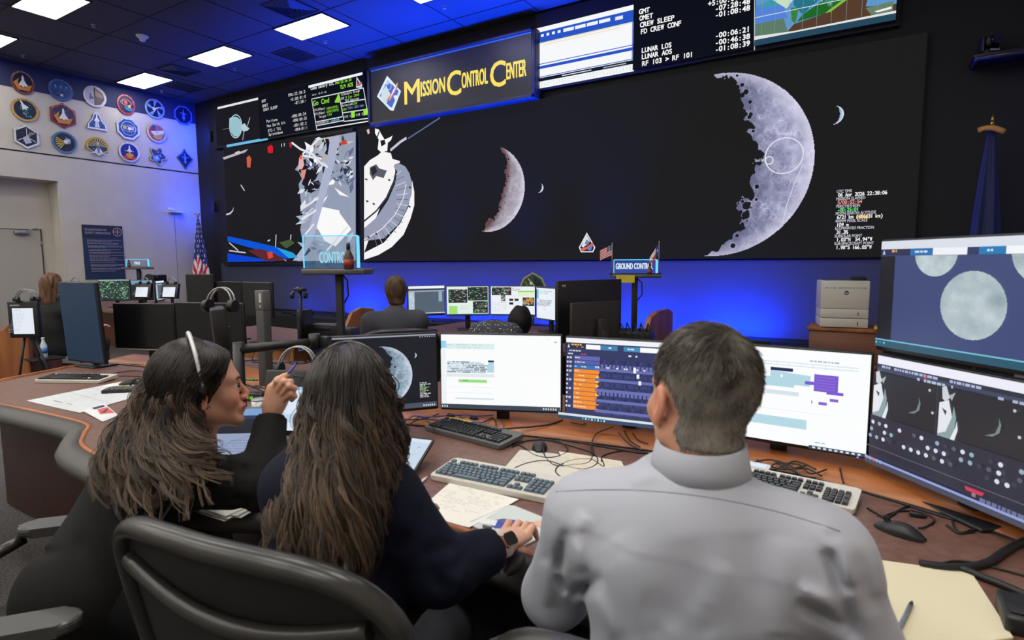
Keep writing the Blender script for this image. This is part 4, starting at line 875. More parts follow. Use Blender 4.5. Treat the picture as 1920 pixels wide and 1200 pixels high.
def p_discs(P):
    U(P, 0, 0, 1, 1, (60, 72, 118)); U(P, 0, .14, .10, .80, (18, 20, 30)); U(P, 0, 0, 1, .075, (216, 222, 232))
    U(P, 0, .075, .2, .06, (38, 44, 80)); UP(P, [(.012, .125), (.022, .08), (.032, .125)], (180, 200, 226)); words(P, .045, .083, .14, .022, (220, 160, 84)); U(P, .2, .075, .14, .06, (34, 110, 176)); words(P, .205, .095, .13, .018, (200, 220, 240)); U(P, .34, .075, .19, .06, (236, 240, 246)); U(P, .53, .075, .06, .06, (44, 54, 96)); U(P, .59, .075, .13, .06, (24, 120, 180)); words(P, .63, .095, .05, .018, (206, 230, 244)); U(P, .72, .075, .28, .06, (240, 243, 248))
    def disc(u, v, r, a0=0, a1=2*PI, seed=1):
        n = 90; rg_ = np.random.default_rng(seed); yy, xx = np.mgrid[0:n, 0:n]; X = (xx+.5)/n*2-1; Y = 1-(yy+.5)/n*2
        val = np.clip(.55+.9*(fbm(n, n, 5, 4)-.45)-.35*np.exp(-((X-.72)**2+(Y-.1)**2)/.09), 0, 1)[..., None]
        img = np.array([140, 158, 166])*(1-val)+np.array([206, 218, 222])*val
        mask = (X*X+Y*Y < 1) & ((P.oy+(1-v)*P.h+Y*r) < P.oy+.862*P.h) & (P.ox+u*P.w+X*r < P.ox+P.w)
        P.raster(P.ox+u*P.w-r, P.oy+(1-v)*P.h-r, 2*r, 2*r, img, mask)
    disc(.575, .545, .098, seed=4); disc(.36, .115, .072, seed=5); disc(.90, .115, .088, seed=6)
    U(P, 0, .925, 1, .012, (120, 190, 214)); U(P, 0, .937, 1, .063, (38, 84, 106))
    for k in range(3): P.poly(circ(P.ox+(.01+k*.028)*P.w, P.oy+.04*P.h, .004, n=10), (90, 200, 220) if k != 1 else (60, 130, 160))
def p_doc(P):
    U(P, 0, 0, 1, 1, (226, 232, 242)); words(P, .08, .06, .5, .016, (110, 120, 140)); 
    for i in range(16): words(P, .08, .13+i*.05, .8, .010, (170, 180, 200))
def p_grid(P):
    U(P, 0, 0, 1, 1, (216, 230, 246)); U(P, 0, 0, 1, .07, (150, 196, 230)); U(P, 0, .62, 1, .2, (190, 214, 238))
    for i in range(14): words(P, .06, .1+i*.06, .86, .014, (120, 150, 180))
    for k in range(5): U(P, .05+k*.2, .1, .003, .85, (170, 190, 214))
def p_schem(P, bg=(226, 238, 232), green=True):
    U(P, 0, 0, 1, 1, bg)
    for (u, v, w_, h) in ((.04, .1, .45, .48), (.5, .02, .48, .48), (.62, .52, .36, .42)) if green else ((.02, .03, .45, .28), (.24, .3, .1, .22), (.74, .38, .26, .3)):
        U(P, u, v, w_, h, (36, 44, 44))
        for k in range(70): U(P, u+rs.uniform(0, w_-.04), v+rs.uniform(0, h-.03), rs.uniform(.006, .05), rs.uniform(.01, .03), rs.choice([(150, 180, 160), (90, 200, 70), (200, 210, 210), (60, 80, 90), (110, 130, 120), (200, 110, 130)]))
    if green: U(P, .05, .68, .2, .28, (160, 222, 120)); words(P, .3, .66, .25, .012, (190, 190, 180), 4, .05)
    else:
        U(P, .64, .14, .36, .05, (140, 214, 110)); U(P, .64, .2, .36, .14, (226, 240, 200)); words(P, .5, .04, .2, .02, (90, 90, 100), 3, .04)
        for k in range(40): U(P, .82+rs.uniform(0, .16), .46+rs.uniform(-.06, .08), .008, rs.uniform(.03, .1), (236, 140, 40))
        for a, b in ((.45, .42), (.57, .42), (.45, .55)): U(P, a, b, .09, .08, (30, 32, 40))
        words(P, .04, .55, .35, .014, (160, 180, 200), 6, .06)
    U(P, 0, .96, 1, .04, (60, 90, 110))
def p_dark(P):
    U(P, 0, 0, 1, 1, (84, 98, 112)); U(P, 0, 0, 1, .09, (236, 240, 248)); U(P, 0, .09, 1, .06, (50, 58, 78)); U(P, 0, .15, 1, .05, (150, 166, 184)); U(P, 0, .2, .16, .7, (196, 208, 222)); words(P, .01, .23, .14, .014, (110, 130, 150), 14, .045); U(P, .82, .2, .1, .35, (150, 170, 190)); U(P, 0, .93, 1, .03, (200, 206, 214)); U(P, 0, .96, 1, .04, (40, 46, 60))
def p_list(P):
    U(P, 0, 0, 1, 1, (232, 238, 244)); U(P, 0, 0, 1, .04, (60, 70, 90)); U(P, .0, .08, .12, .3, (120, 190, 226)); words(P, .15, .12, .7, .03, (150, 190, 206), 2, .06); words(P, .15, .40, .75, .022, (110, 130, 160), 6, .035); words(P, .5, .68, .3, .012, (60, 60, 80)); U(P, 0, .97, 1, .03, (70, 80, 96))
def p_green(P):
    U(P, 0, 0, 1, 1, (30, 52, 50)); U(P, 0, 0, 1, .03, (200, 220, 226))
    for k in range(260): U(P, rs.uniform(0, .95), rs.uniform(.04, .93), rs.uniform(.006, .05), rs.uniform(.006, .03), rs.choice([(120, 200, 110), (190, 226, 200), (80, 130, 100), (226, 240, 236), (60, 170, 60), (40, 70, 80)]))
    P.ring(P.ox+.86*P.w, P.oy+.32*P.h, .03, .006, (170, 226, 180)); U(P, .0, .9, .1, .08, (60, 100, 200)); U(P, .16, .9, .3, .05, (20, 22, 28))
def p_win(P):
    U(P, 0, 0, 1, 1, (26, 30, 40)); U(P, 0, 0, 1, .14, (110, 150, 186)); U(P, .03, .17, .3, .03, (200, 214, 226))
WHITE_T = (240, 240, 240)
GM = 'monitors on the main desk'
m1 = monitor((-2.037, 1.645), (-1.69, 2.078), .822, .362, p_moon, 'monitor on the main desk showing a big crescent moon on black', group=GM)
m2 = monitor((-1.682, 2.084), (-1.16, 2.306), .818, .362, p_plan, 'monitor with a mostly white schedule and short green bar, right of the moon monitor', group=GM)
m3 = monitor((-1.15, 2.309), (-0.595, 2.372), .812, .362, p_table, 'monitor with orange and blue table rows, left of the grey haired man', group=GM)
m4 = monitor((-0.585, 2.374), (0.022, 2.336), .806, .378, p_gantt, 'monitor with white timeline and purple blocks, right of the grey haired man', group=GM)
dA, dB = Vector((0.030, 2.330)), Vector((0.354, 1.975)); dd = (dB-dA).normalized()*0.595; dB = dA+dd
m5 = monitor(dA, dB, .795, .392, p_thumbs, 'lower right monitor with spacecraft pictures and rows of small moon discs', group=GM, desk=.74)
m6 = monitor(dA+Vector((-.008, .01)), dB+Vector((-.008, .01)), 1.197, .375, p_discs, 'upper right monitor with full moon discs on blue, stacked above another monitor', group=GM, desk=.80, stand=False)
s = MB(); s.tube([(.1, .16, 0.0), (.1, .16, .62)], .02, 12); s.box((.1, .10, .56), (.12, .10, .06), bev=.008); o = s.build('mount_pole', m_dkmetal, m6); s = MB(); s.box((.1, .16, .006), (.22, .18, .012), bev=.004); s.build('mount_base', m_dkmetal, m6)
P = Paint(lambda x, y, l: (x, -0.0022-l, y)); P.poly(circ(.272, .004, .003, n=12), (40, 90, 255)); P.build('power_light', emis('blue_led', (60, 110, 255), 3), m4).matrix_local = Matrix.Translation((0, 0, .066))

# ---- main console desk
def curve_pts(pts, n=8):
    """Catmull-Rom through the points"""
    P_ = [Vector(p) for p in pts]; out = []
    for i in range(len(P_)-1):
        p0, p1, p2, p3 = P_[max(i-1, 0)], P_[i], P_[i+1], P_[min(i+2, len(P_)-1)]
        for k in range(n):
            t = k/n; out.append(0.5*((2*p1)+(-p0+p2)*t+(2*p0-5*p1+4*p2-p3)*t*t+(-p0+3*p1-3*p2+p3)*t**3))
    out.append(P_[-1]); return out
desk = empty('console_desk', (0, 0, 0), 0, 'long curved cherry control desk with grey padded front edge, under the front monitors', 'desk')
front = [(-4.62, 1.12), (-4.08, 1.19), (-3.6, 1.235), (-3.18, 1.25), (-2.98, 1.16), (-2.75, 1.075), (-2.2, 1.05), (-1.75, 1.07), (-1.5, 1.2), (-1.2, 1.285), (-.7, 1.27), (-.3, 1.19), (.15, 1.0), (.6, .65), (1.0, .2)]
fc = [Vector((p[0], p[1])) for p in curve_pts([(x, y, 0) for x, y in front], 6)]
back = [(1.3, .2), (1.3, 1.3), (1.05, 2.1), (.55, 2.7), (-.4, 2.98), (-1.6, 2.95), (-2.6, 2.85), (-3.6, 2.95), (-4.95, 2.75), (-5.10, 2.05), (-4.84, 1.43)]
top = [tuple(p) for p in fc]+back
s = MB(); s.prism(top, .705, .74); s.build('desktop', m_lam, desk)
def ribbon(cu, prof, name, m, parent):
    """profile (outward, z) swept along a plan curve; outward = to the right of travel"""
    rows = []
    for i, p in enumerate(cu):
        t = (cu[min(i+1, len(cu)-1)]-cu[max(i-1, 0)]).normalized(); n = Vector((t.y, -t.x)); rows.append([(p.x+n.x*o_, p.y+n.y*o_, z) for o_, z in prof])
    s = MB(); s.grid(rows, close_u=True); return s.build(name, m, parent)
ribbon(fc, [(-.004, .744), (.014, .744), (.014, .70), (-.004, .70)], 'edge_strip', m_ledge, desk)
ribbon(fc, [(.014, .738), (.05, .736), (.085, .722), (.10, .70), (.095, .672), (.06, .66), (.014, .66)], 'padded_edge', m_pad, desk)
lc = [Vector((p[0], p[1])) for p in [(-4.62, 1.12), (-4.84, 1.43), (-4.95, 1.7), (-5.10, 2.05)]]
ribbon(list(reversed(lc)), [(0, .752), (.022, .752), (.022, .69), (0, .69)], 'edge_strip', m_ledge, desk)
# raised wooden ledge below the monitors and the cable channel behind it
la = [Vector((p[0], p[1])) for p in curve_pts([(-5.05, 2.12, 0), (-4.2, 2.22, 0), (-3.4, 2.2, 0), (-2.7, 2.02, 0), (-2.1, 1.97, 0), (-1.5, 2.1, 0), (-.9, 2.21, 0), (-.3, 2.25, 0), (.1, 2.15, 0), (.4, 1.98, 0), (.75, 1.6, 0), (1.02, 1.2, 0)], 6)]
rows = []; rows2 = []
for i, p in enumerate(la):
    t = (la[min(i+1, len(la)-1)]-la[max(i-1, 0)]).normalized(); n = Vector((-t.y, t.x))
    rows.append([(p.x, p.y, .7405), (p.x, p.y, .748), (p.x+n.x*.10, p.y+n.y*.10, .765), (p.x+n.x*.24, p.y+n.y*.24, .775), (p.x+n.x*.26, p.y+n.y*.26, .7405)])
s = MB(); s.grid(rows); s.build('wooden_ledge', m_ledge, desk)
s = MB(); s.tube([(p.x, p.y-.004, .743) for p in la], .004, 6); s.build('ledge_seam', m_black, desk)
# pedestals and modesty panels
for k, (x0, x1, y0, y1) in enumerate(((-4.55, -3.05, 1.32, 2.6), (-1.86, -1.62, 1.14, 2.6), (.25, .40, 1.25, 2.2))):
    s = MB(); s.box(((x0+x1)/2, (y0+y1)/2, .355), (x1-x0, y1-y0, .69), bev=.006); s.build('pedestal', mat('dark_cherry', (62, 30, 24), .5, nscale=6, c2=(46, 22, 18), stretch=(1, 1, .1)), desk)
s = MB(); s.box((-.9, 2.62, .36), (7.6, .03, .70)); s.build('modesty_panel', m_cherry, desk) if False else None
s = MB()
for p0, p1 in (((-4.9, 2.7), (-3.6, 2.88)), ((-3.6, 2.88), (-1.6, 2.88)), ((-1.6, 2.88), (.5, 2.62)), ((.5, 2.62), (1.2, 1.5))):
    a = math.atan2(p1[1]-p0[1], p1[0]-p0[0]); L = math.hypot(p1[0]-p0[0], p1[1]-p0[1]); s.box(((p0[0]+p1[0])/2, (p0[1]+p1[1])/2, .355), (L+.02, .03, .7), rot=(0, 0, a))
s.build('rear_panel', m_cherry, desk)

# ---- left end of the desk: blank monitors
GB = 'switched off monitors on the left end of the main desk'
monitor((-5.155, 1.93), (-4.70, 1.985), .775, .60, None, 'tall portrait monitor with blank blue screen at the left end of the desk', desk=.74, off=True, tilt=-.05, edge=m_blackpl, group=GB)
blue_off = mat('blank_blue_screen', (30, 62, 98), .30)
for o in bpy.data.objects:
    if o.parent and o.parent.get('label', '').startswith('tall portrait') and o.name.startswith('screen'): o.data.materials[0] = blue_off
monitor((-4.86, 2.13), (-4.37, 2.32), .862, .35, None, 'blank wide monitor right beside the tall blue screen', off=True, group=GB)
monitor((-4.362, 2.325), (-3.80, 2.50), .862, .36, None, 'blank wide monitor behind the seated woman with a headband', off=True, group=GB)
t = empty('monitor_post', (-3.14, 2.2, .74), -.1, 'tall narrow grey post with small stickers standing on the desk behind the raised hand', 'post')
s = MB(); s.box((0, 0, .24), (.088, .05, .48), bev=.005); s.build('post_body', mat('dark_grey_plastic', (58, 60, 64), .5), t)
s = MB(); s.box((0, 0, .54), (.09, .052, .12), bev=.005); s.build('post_head', mat('mid_grey_plastic', (88, 90, 94), .5), t)
s = MB(); s.box((.02, -.0275, .555), (.022, .002, .055)); s.build('sticker', m_beige, t)
s = MB(); s.cyl((.02, -.027, .505), (.02, -.0295, .505), .010); s.build('sticker', m_silver, t)
s = MB(); s.box((0, 0, .006), (.14, .12, .012), bev=.003); s.build('post_foot', m_dkmetal, t)

for o in [q for q in bpy.data.objects if q.get('label', '').startswith('blank wide monitor')]:
    s = MB(); s.box((0, -.001, .1245), (.53 if 'beside' in o['label'] else .56, .004, .008)); s.build('bezel_strip', m_silver, o)
for i in range(9):    # leads hanging behind and under the blank monitors
    x0 = -4.85+i*.15; y0 = 2.34+i*.045; s = MB(); s.tube([tuple(v) for v in curve_pts([(x0, y0+.10, .90), (x0+.04, y0+.02, .80), (x0+.12, y0-.02, .782), (x0+.2, y0+.06, .784), (x0+.3*(1 if i % 2 else .4), y0+.12, .786)], 5)], .005, 6)
    tag(s.build('cable', m_cable if i != 4 else m_bluecable), 'loose cable under the blank monitors at the left end of the desk', 'cable', 'cables under the blank monitors')
# ================================================================ office chair with mesh back
def office_chair(loc, rz, label, top=1.04, group='mesh office chairs', seat_z=.46, light=False):
    """faces local +y; origin on the floor"""
    t = empty('office_chair', (loc[0], loc[1], 0), rz, label, 'chair', group)
    m_fr = mat('chair_frame', (42, 41, 40), .3, spec=.5); m_ms = mat('chair_mesh_weave', (20, 19, 19), .7, bump=.5, bscale=400)
    def prof(a):     # outline of the back, wide at the shoulders
        u = math.cos(a); v = math.sin(a)
        x = .325*np.sign(u)*abs(u)**.5*(1.0 if v > 0 else 1-.20*abs(v)); z = (.27*np.sign(v)*abs(v)**.5); return x, z
    zc = top-.27
    def P3(x, z, off=0.0): return Vector((x, -.25-.11*((z+.27)/.54)+.55*x*x*.9+off, zc+z))
    pts = [P3(*prof(2*PI*k/48)) for k in range(49)]
    s = MB(); s.tube(pts, .021, 12, cap=False, flat=.8); s.build('backrest_frame', m_fr, t)
    rows = []
    for i in range(9):
        q = i/8; rows.append([P3(prof(a)[0]*q*.97, prof(a)[1]*q*.97, .012*(1-q*q)) for a in np.linspace(0, 2*PI, 41)])
    s = MB(); s.grid(rows[1:]); s.grid([[rows[1][0]]*2]) if False else None
    ctr = s.bm.verts.new(P3(0, 0, .012)); s.bm.verts.ensure_lookup_table()
    s.build('backrest_mesh', m_ms, t)
    s = MB(); lip = [P3(x, .165-.055*math.cos(x/.30*PI/2*.98)*1.0+.02, -.006) for x in np.linspace(-.27, .27, 21)]
    s.tube(lip, .016, 10); s.build('back_rail', m_fr, t)
    s = MB(); s.prism(rrect(.50, .46, .12, 6), -.02, .025, Matrix.Translation((0, .02, seat_z)), bev=.012); s.build('seat', m_ms, t)
    s = MB(); s.tube([(0, -.30, zc-.1), (0, -.34, zc-.25), (0, -.22, seat_z-.06), (0, 0, seat_z-.07)], .026, 10); s.build('back_support', m_fr, t)
    for sx in (-1, 1):
        s = MB(); s.tube([(sx*.27, -.24, seat_z+.06), (sx*.30, -.20, seat_z+.14), (sx*.305, -.10, seat_z+.19)], .018, 10); s.build('arm_post', m_fr, t)
        s = MB(); s.prism(rrect(.088, .27, .043, 6), -.014, .016, Matrix.Translation((sx*.305, .02, seat_z+.21)) @ Matrix.Rotation(-.06, 4, 'X'), bev=.01); s.build('arm_pad', mat('chair_arm_pad', (70, 70, 70), .32), t)
    s = MB(); s.cyl((0, 0, .12), (0, 0, seat_z-.03), .028, n=14); s.build('gas_column', m_dkmetal, t)
    for k in range(5):
        a = k*2*PI/5+.3; e = (math.cos(a)*.30, math.sin(a)*.30)
        s = MB(); s.tube([(0, 0, .13), (e[0]*.5, e[1]*.5, .11), (e[0], e[1], .075)], [.03, .022, .018], 8); b = s.build('base_spoke', m_fr, t)
        s = MB(); s.cyl((e[0]-math.sin(a)*.02, e[1]+math.cos(a)*.02, .03), (e[0]+math.sin(a)*.02, e[1]-math.cos(a)*.02, .03), .03, n=14); s.build('caster', m_blackpl, b)
    return t
GC = 'dark office chairs with mesh backs'
office_chair((-.915, .845), .14, 'large dark mesh office chair back in the foreground, behind the woman in navy', group=GC, top=1.055)
office_chair((-.14, .96), .08, 'office chair under the grey haired man, only arm and back rim in view', group=GC, top=1.03)
office_chair((-1.90, .60), -.55, 'office chair behind the woman holding the pen, mostly hidden by her', group=GC, top=.80)
office_chair((-3.60, .68), .5, 'empty dark office chair at the left edge of the picture beside the desk', group=GC, top=.98)

# ================================================================ second row
drow = empty('console_desk', (0, 0, 0), 0, 'second row wooden console with end panel, behind the monitors of the seated man', 'desk')
s = MB(); s.prism([(-4.5, 4.75), (-3.2, 4.72), (-2.5, 4.45), (-1.80, 4.4), (-1.80, 6.1), (-4.5, 6.1)], .70, .735); s.build('desktop', m_lam, drow)
s = MB(); s.box((-3.1, 6.08, .36), (2.8, .03, .68)); s.build('rear_panel', m_cherry, drow)
ep = [(0, 0), (1.6, 0), (1.6, .98), (1.45, 1.02), (1.1, 1.02), (.9, .98), (.8, .84), (.6, .74), (0, .74)]
s = MB(); s.prism(ep, 0, .05, Matrix(((0, 0, 1, -1.80), (1, 0, 0, 4.45), (0, 1, 0, 0), (0, 0, 0, 1))), bev=.008); s.build('end_panel', m_wood, drow)
G2 = 'lit monitors of the second row'
def scr(x0, x1, yt, d0, d1, h, pf, lab, **k):
    a, b = at(x0, yt, d0), at(x1, yt, d1); zt = (a.z+b.z)/2; return monitor((a.x, a.y), (b.x, b.y), zt-h, h, pf, lab, desk=k.pop('desk', .735), group=k.pop('group', G2), **k)
scr(764, 834, 535, 6.35, 6.55, .34, p_dark, 'grey monitor window right of the man in the dark jacket, second row')
scr(836, 917, 536, 6.55, 6.60, .34, lambda P: p_schem(P), 'monitor full of dark and green circuit diagrams, second row')
scr(919, 1004, 536, 6.60, 6.50, .34, lambda P: p_schem(P, (236, 240, 244), False), 'monitor with tables and an orange burst, beside the dark haired woman, second row')
scr(1006, 1042, 537, 6.45, 6.15, .37, p_list, 'narrow slice of white list monitor beside the big dark monitor back, second row')
# big dark monitor back and the smaller one in front of it (screens face away)
def back_monitor(x0, x1, ytl, ytr, d0, d1, h, lab, logo=None, col=m_blackpl):
    a, b = at(x0, ytl, d0), at(x1, ytr, d1); zt = (a.z+b.z)/2
    yw, c, w_ = frame_of(b, a); t = empty('monitor', (c.x, c.y, .735), yw, lab, 'monitor', 'monitors seen from behind'); zl = zt-.735
    s = MB(); s.box((0, .015, zl-h/2), (w_, .03, h), bev=.006); s.build('housing', col, t)
    s = MB(); s.box((0, -.0015, zl-h/2), (w_-.02, .003, h-.02)); s.build('screen', m_screenoff, t)
    s = MB(); s.box((-.05 if logo else 0, .05, zl-h*.62), (.11, .05, .2), bev=.01); s.box((-.05 if logo else 0, .07, max(.05, (zl-h*.6)/2)), (.07, .03, max(.1, zl-h*.6)), bev=.006); s.build('stand_neck', col, t)
    s = MB(); s.box((0, .05, .008), (.26, .2, .014), bev=.004); s.build('stand_base', col, t)
    if logo:
        P = Paint(lambda x, y, l: (-x, .0305+l, y)); P.text('hp', -.10, zl-h*.55, .065, (54, 54, 58), rot=0); P.build('logo', PRINT, t)
    else:
        P = Paint(lambda x, y, l: (-x, .0305+l, y)); P.rect(-w_/2+.05, zl-.045, .028, .01, (206, 206, 170)); P.rect(-w_/2+.08, zl-.052, .006, .024, (206, 206, 120)); P.build('sticker', PRINT, t)
    return t
back_monitor(1041, 1161, 530, 520, 4.75, 5.25, .52, 'large dark monitor seen from behind, left of the sign GROUND CONTROL')
back_monitor(1068, 1158, 572, 560, 4.55, 4.8, .38, 'smaller dark monitor back with round logo, in front of the large one', logo=True, col=mat('warm_black_plastic', (40, 36, 36), .45))
# low dark gear and cables behind it
gx = at(1185, 610, 5.2)
t = empty('equipment_box', (gx.x, gx.y, .735), .2, 'low black equipment with cables beside the wooden end panel, under the sign post', 'equipment')
s = MB(); s.box((0, 0, .08), (.36, .3, .16), bev=.01); s.build('housing', m_blackpl, t)
for k in range(6): s = MB(); s.tube([(-.16+k*.06, -.1, .16), (-.14+k*.06, -.16, .24), (-.05+k*.05, -.2, .12), (-.02+k*.05, -.15, .012)], .006, 6); s.build('cable', m_cable, t)
# sign stands
def sign_stand(px, py_shelf, d, shelf_w, sign_w, sign_h, text, lab, slab, floor=0.735, yaw_=.0, base_lab=None, ctext=(226, 244, 250), glass_off=0, tt=None):
    c = at(px, py_shelf, d); t = empty('sign_stand', (c.x, c.y, floor), yaw_, lab, 'stand', 'black posts with sign shelves')
    zl = c.z-floor
    s = MB(); s.box((0, 0, zl-.03), (shelf_w, .26 if floor == 0 else .20, .045 if floor == 0 else .035), bev=.012); s.build('shelf', mat('shelf_plastic', (86, 84, 84), .45), t)
    s = MB(); s.box((0.0, .02, (zl-.045)/2), (.055, .055, zl-.045), bev=.006); s.build('pole', m_dkmetal, t)
    s = MB(); s.box((0, .02, .01), (.26, .24, .02), bev=.006); s.build('pole_base', m_dkmetal, t)
    s = MB(); s.tube([(.03, .02, zl-.06), (.07, .0, zl-.10), (.075, 0, zl-.22), (.035, .02, zl-.28)], .006, 6); s.build('cable', m_cable, t)
    g = empty('acrylic_sign', (c.x, c.y, c.z-.0125), yaw_, slab, 'sign', 'edge lit acrylic name signs')
    gm = bpy.data.materials.get('sign_acrylic')
    if not gm:
        gm = bpy.data.materials.new('sign_acrylic'); gm.use_nodes = True; b = gm.node_tree.nodes['Principled BSDF']; b.inputs['Base Color'].default_value = (.35, .75, .95, 1); b.inputs['Roughness'].default_value = .08; b.inputs['Transmission Weight'].default_value = .9; b.inputs['IOR'].default_value = 1.15; b.inputs['Alpha'].default_value = .14
        b.inputs['Emission Color'].default_value = (.15, .6, .95, 1); b.inputs['Emission Strength'].default_value = .12
    s = MB(); s.box((glass_off, 0, sign_h/2+.012), (sign_w, .012, sign_h), bev=.002); s.build('acrylic_plate', gm, g)
    em = emis('lit_edge', (110, 214, 250), 1.1)
    s = MB(); s.box((glass_off, 0, sign_h+.014), (sign_w, .013, .008)); s.build('lit_edge', em, g); s = MB(); s.box((glass_off+sign_w/2, 0, sign_h/2+.012), (.022, .014, sign_h)); s.build('lit_edge', em, g)
    s = MB(); s.box((glass_off-sign_w/2, 0, sign_h/2+.012), (.006, .014, sign_h)); s.build('lit_edge', em, g)
    s = MB(); s.box((glass_off, 0, .006), (sign_w+.02, .04, .012), bev=.003); s.build('sign_foot', m_blackpl, g)
    P = Paint(lambda x, y, l: (x, -.0065-l, y)); kx = {'CONTROL': (.21, .53, .20, .34), 'PAO': (.12, .24, .38, .40)}.get(text, (.46, .86, .40, .42)); P.text(text, glass_off-sign_w*kx[0], sign_h*kx[2], sign_h*kx[3], (150, 222, 240) if text == 'CONTROL' else ctext, width=sign_w*kx[1], bold=.004); P.build('lettering', attr_mat('lit_lettering', emit=.9), g)
    return t, g
sign_stand(1191, 512, 6.0, .50, .44, .135, 'GROUND CONTROL', 'black post with a small shelf rising behind the monitors near the moon badge', 'clear blue edge lit sign reading GROUND CONTROL on its shelf', yaw_=.52)
st, sg = sign_stand(634, 502, 4.6, .50, .44, .25, 'CONTROL', 'black post with grey shelf in front of the spacecraft picture', 'clear blue edge lit sign reading CONTROL, in front of the spacecraft picture', floor=0.0, yaw_=.50, glass_off=-.055)
sign_stand(258, 500, 10.6, .50, .42, .13, 'PAO', 'distant black post with shelf near the poster', 'small lit sign reading PAO near the poster', floor=.74, yaw_=.5)
# small things on the sign shelves
def figure(px, py, d, h, lab, col, name='bottle', z=None):
    c = at(px, py, d); t = empty(name, (c.x, c.y, z if z else c.z), 0, lab, name.replace('_', ' '))
    s = MB(); s.lathe((0, 0, 0), [(h*.16, 0), (h*.19, h*.08), (h*.19, h*.45), (h*.12, h*.62), (h*.07, h*.75)], 16); s.build('vessel', mat('brown_glass', (66, 54, 46), .25), t)
    s = MB(); s.lathe((0, 0, 0), [(h*.07, h*.75), (h*.075, h*.95), (h*.03, h)], 12); s.build('cap', m_dkmetal, t)
    s = MB(); s.cyl((0, 0, h*.12), (0, 0, h*.38), h*.193, n=16); s.build('label_band', mat('label_%d' % col[0], col, .5), t)
sh1 = at(634, 502, 4.6).z-.0125; sh2 = at(1191, 512, 6.0).z-.0125
figure(654, 497, 4.35, .20, 'small dark bottle with red label on the shelf of the CONTROL sign', (150, 46, 40), z=sh1)
figure(1218, 503, 5.80, .12, 'little dark bottle under the tiny lone star flag', (130, 50, 44), z=sh2)
figure(242, 498, 10.4, .14, 'tiny dark bottle on the shelf of the PAO sign', (90, 60, 50), z=at(258, 500, 10.6).z-.0125)
c = at(1180, 513, 5.9); s = MB(); s.box((0, 0, 0), (.185, .004, .075)); o = s.build('sticky_note', mat('yellow_note', (212, 190, 60), .7)); o.location = (c.x-.03, c.y-.03, sh2-.045); o.rotation_euler = (0, 0, .52); tag(o, 'yellow note stuck under the shelf of the GROUND CONTROL sign', 'note')
P = Paint(lambda x, y, l: (x, -.0022-l, y)); P.line([(-.07, .01), (-.06, .02), (-.05, 0), (-.04, .02)], .003, (90, 84, 50)); P.line([(-.03, .0), (-.01, .015), (.0, 0)], .003, (90, 84, 50)); P.build('scribble', PRINT, o)
# ---- flags
FLAGM = attr_mat('flag_cloth', rough=.7)
def us_color(u, v):
    """u along the stripes from the hoist, v down"""
    if u < .4 and v < .54:
        k = (int(u*26)+int(v*18)) % 2 == 0 and (u*26 % 1-.5)**2+(v*18 % 1-.5)**2 < .13
        return (226, 228, 236) if k else (34, 44, 106)
    return (190, 34, 52) if int(v*13) % 2 == 0 else (232, 228, 230)
def desk_flag(px, py, d, zfoot, lab, fn, ln=.20, ht=.14, pole=None, yaw_=.5, drop=.35, mirror=True):
    c = at(px, py, d); t = empty('small_flag', (c.x, c.y, zfoot), yaw_, lab, 'flag'); zl = c.z-zfoot
    s = MB(); s.cyl((0, 0, 0), (0, 0, zl), .0035, n=8); s.ell((0, 0, zl), (.007, .007, .012)); s.build('flag_pole', mat('gold_pole', (180, 160, 120), .35, metal=.5), t)
    s = MB(); s.lathe((0, 0, 0), [(.03, 0), (.03, .008), (.008, .014)], 16); s.build('flag_foot', m_blackpl, t)
    nu, nv = 30, 26; V = []; Fc = []; Cc = []
    for i in range(nu+1):
        for j in range(nv+1):
            u, v = i/nu, j/nv; sg_ = -1 if mirror else 1
            V.append((sg_*ln*u*(1-drop*.5), .012*math.sin(u*9+v*2)*u-.0, zl-.012-ht*v-ln*drop*u**1.2))
    for i in range(nu):
        for j in range(nv): q = i*(nv+1)+j; Fc.append([q, q+1, q+nv+2, q+nv+1]); Cc.append(srgb(fn((i+.5)/nu, (j+.5)/nv)))
    me = bpy.data.meshes.new('cloth'); me.from_pydata(V, [], Fc); ca = me.color_attributes.new('Col', 'FLOAT_COLOR', 'CORNER')
    ca.data.foreach_set('color', np.concatenate([np.repeat(np.array(Cc), 4, 0), np.ones((len(Fc)*4, 1))], 1).astype(np.float32).ravel()); me.materials.append(FLAGM)
    o = bpy.data.objects.new('cloth', me); COL.objects.link(o); o.parent = t; sm = o.modifiers.new('s', 'SOLIDIFY'); sm.thickness = .0015
def tx_color(u, v):
    if u < .36: return (240, 240, 240) if (u/.36-.5)**2*.6+(v-.5)**2 < .012 else (36, 60, 150)
    return (232, 228, 228) if v < .5 else (206, 60, 60)
desk_flag(1148, 457, 5.95, sh2, 'tiny striped flag with stars left of the GROUND CONTROL sign', us_color, ln=.15, ht=.11)
desk_flag(1236, 454, 5.95, sh2, 'tiny red, white and blue flag with one star over the GROUND CONTROL sign', tx_color, ln=.17, ht=.11, drop=.9)
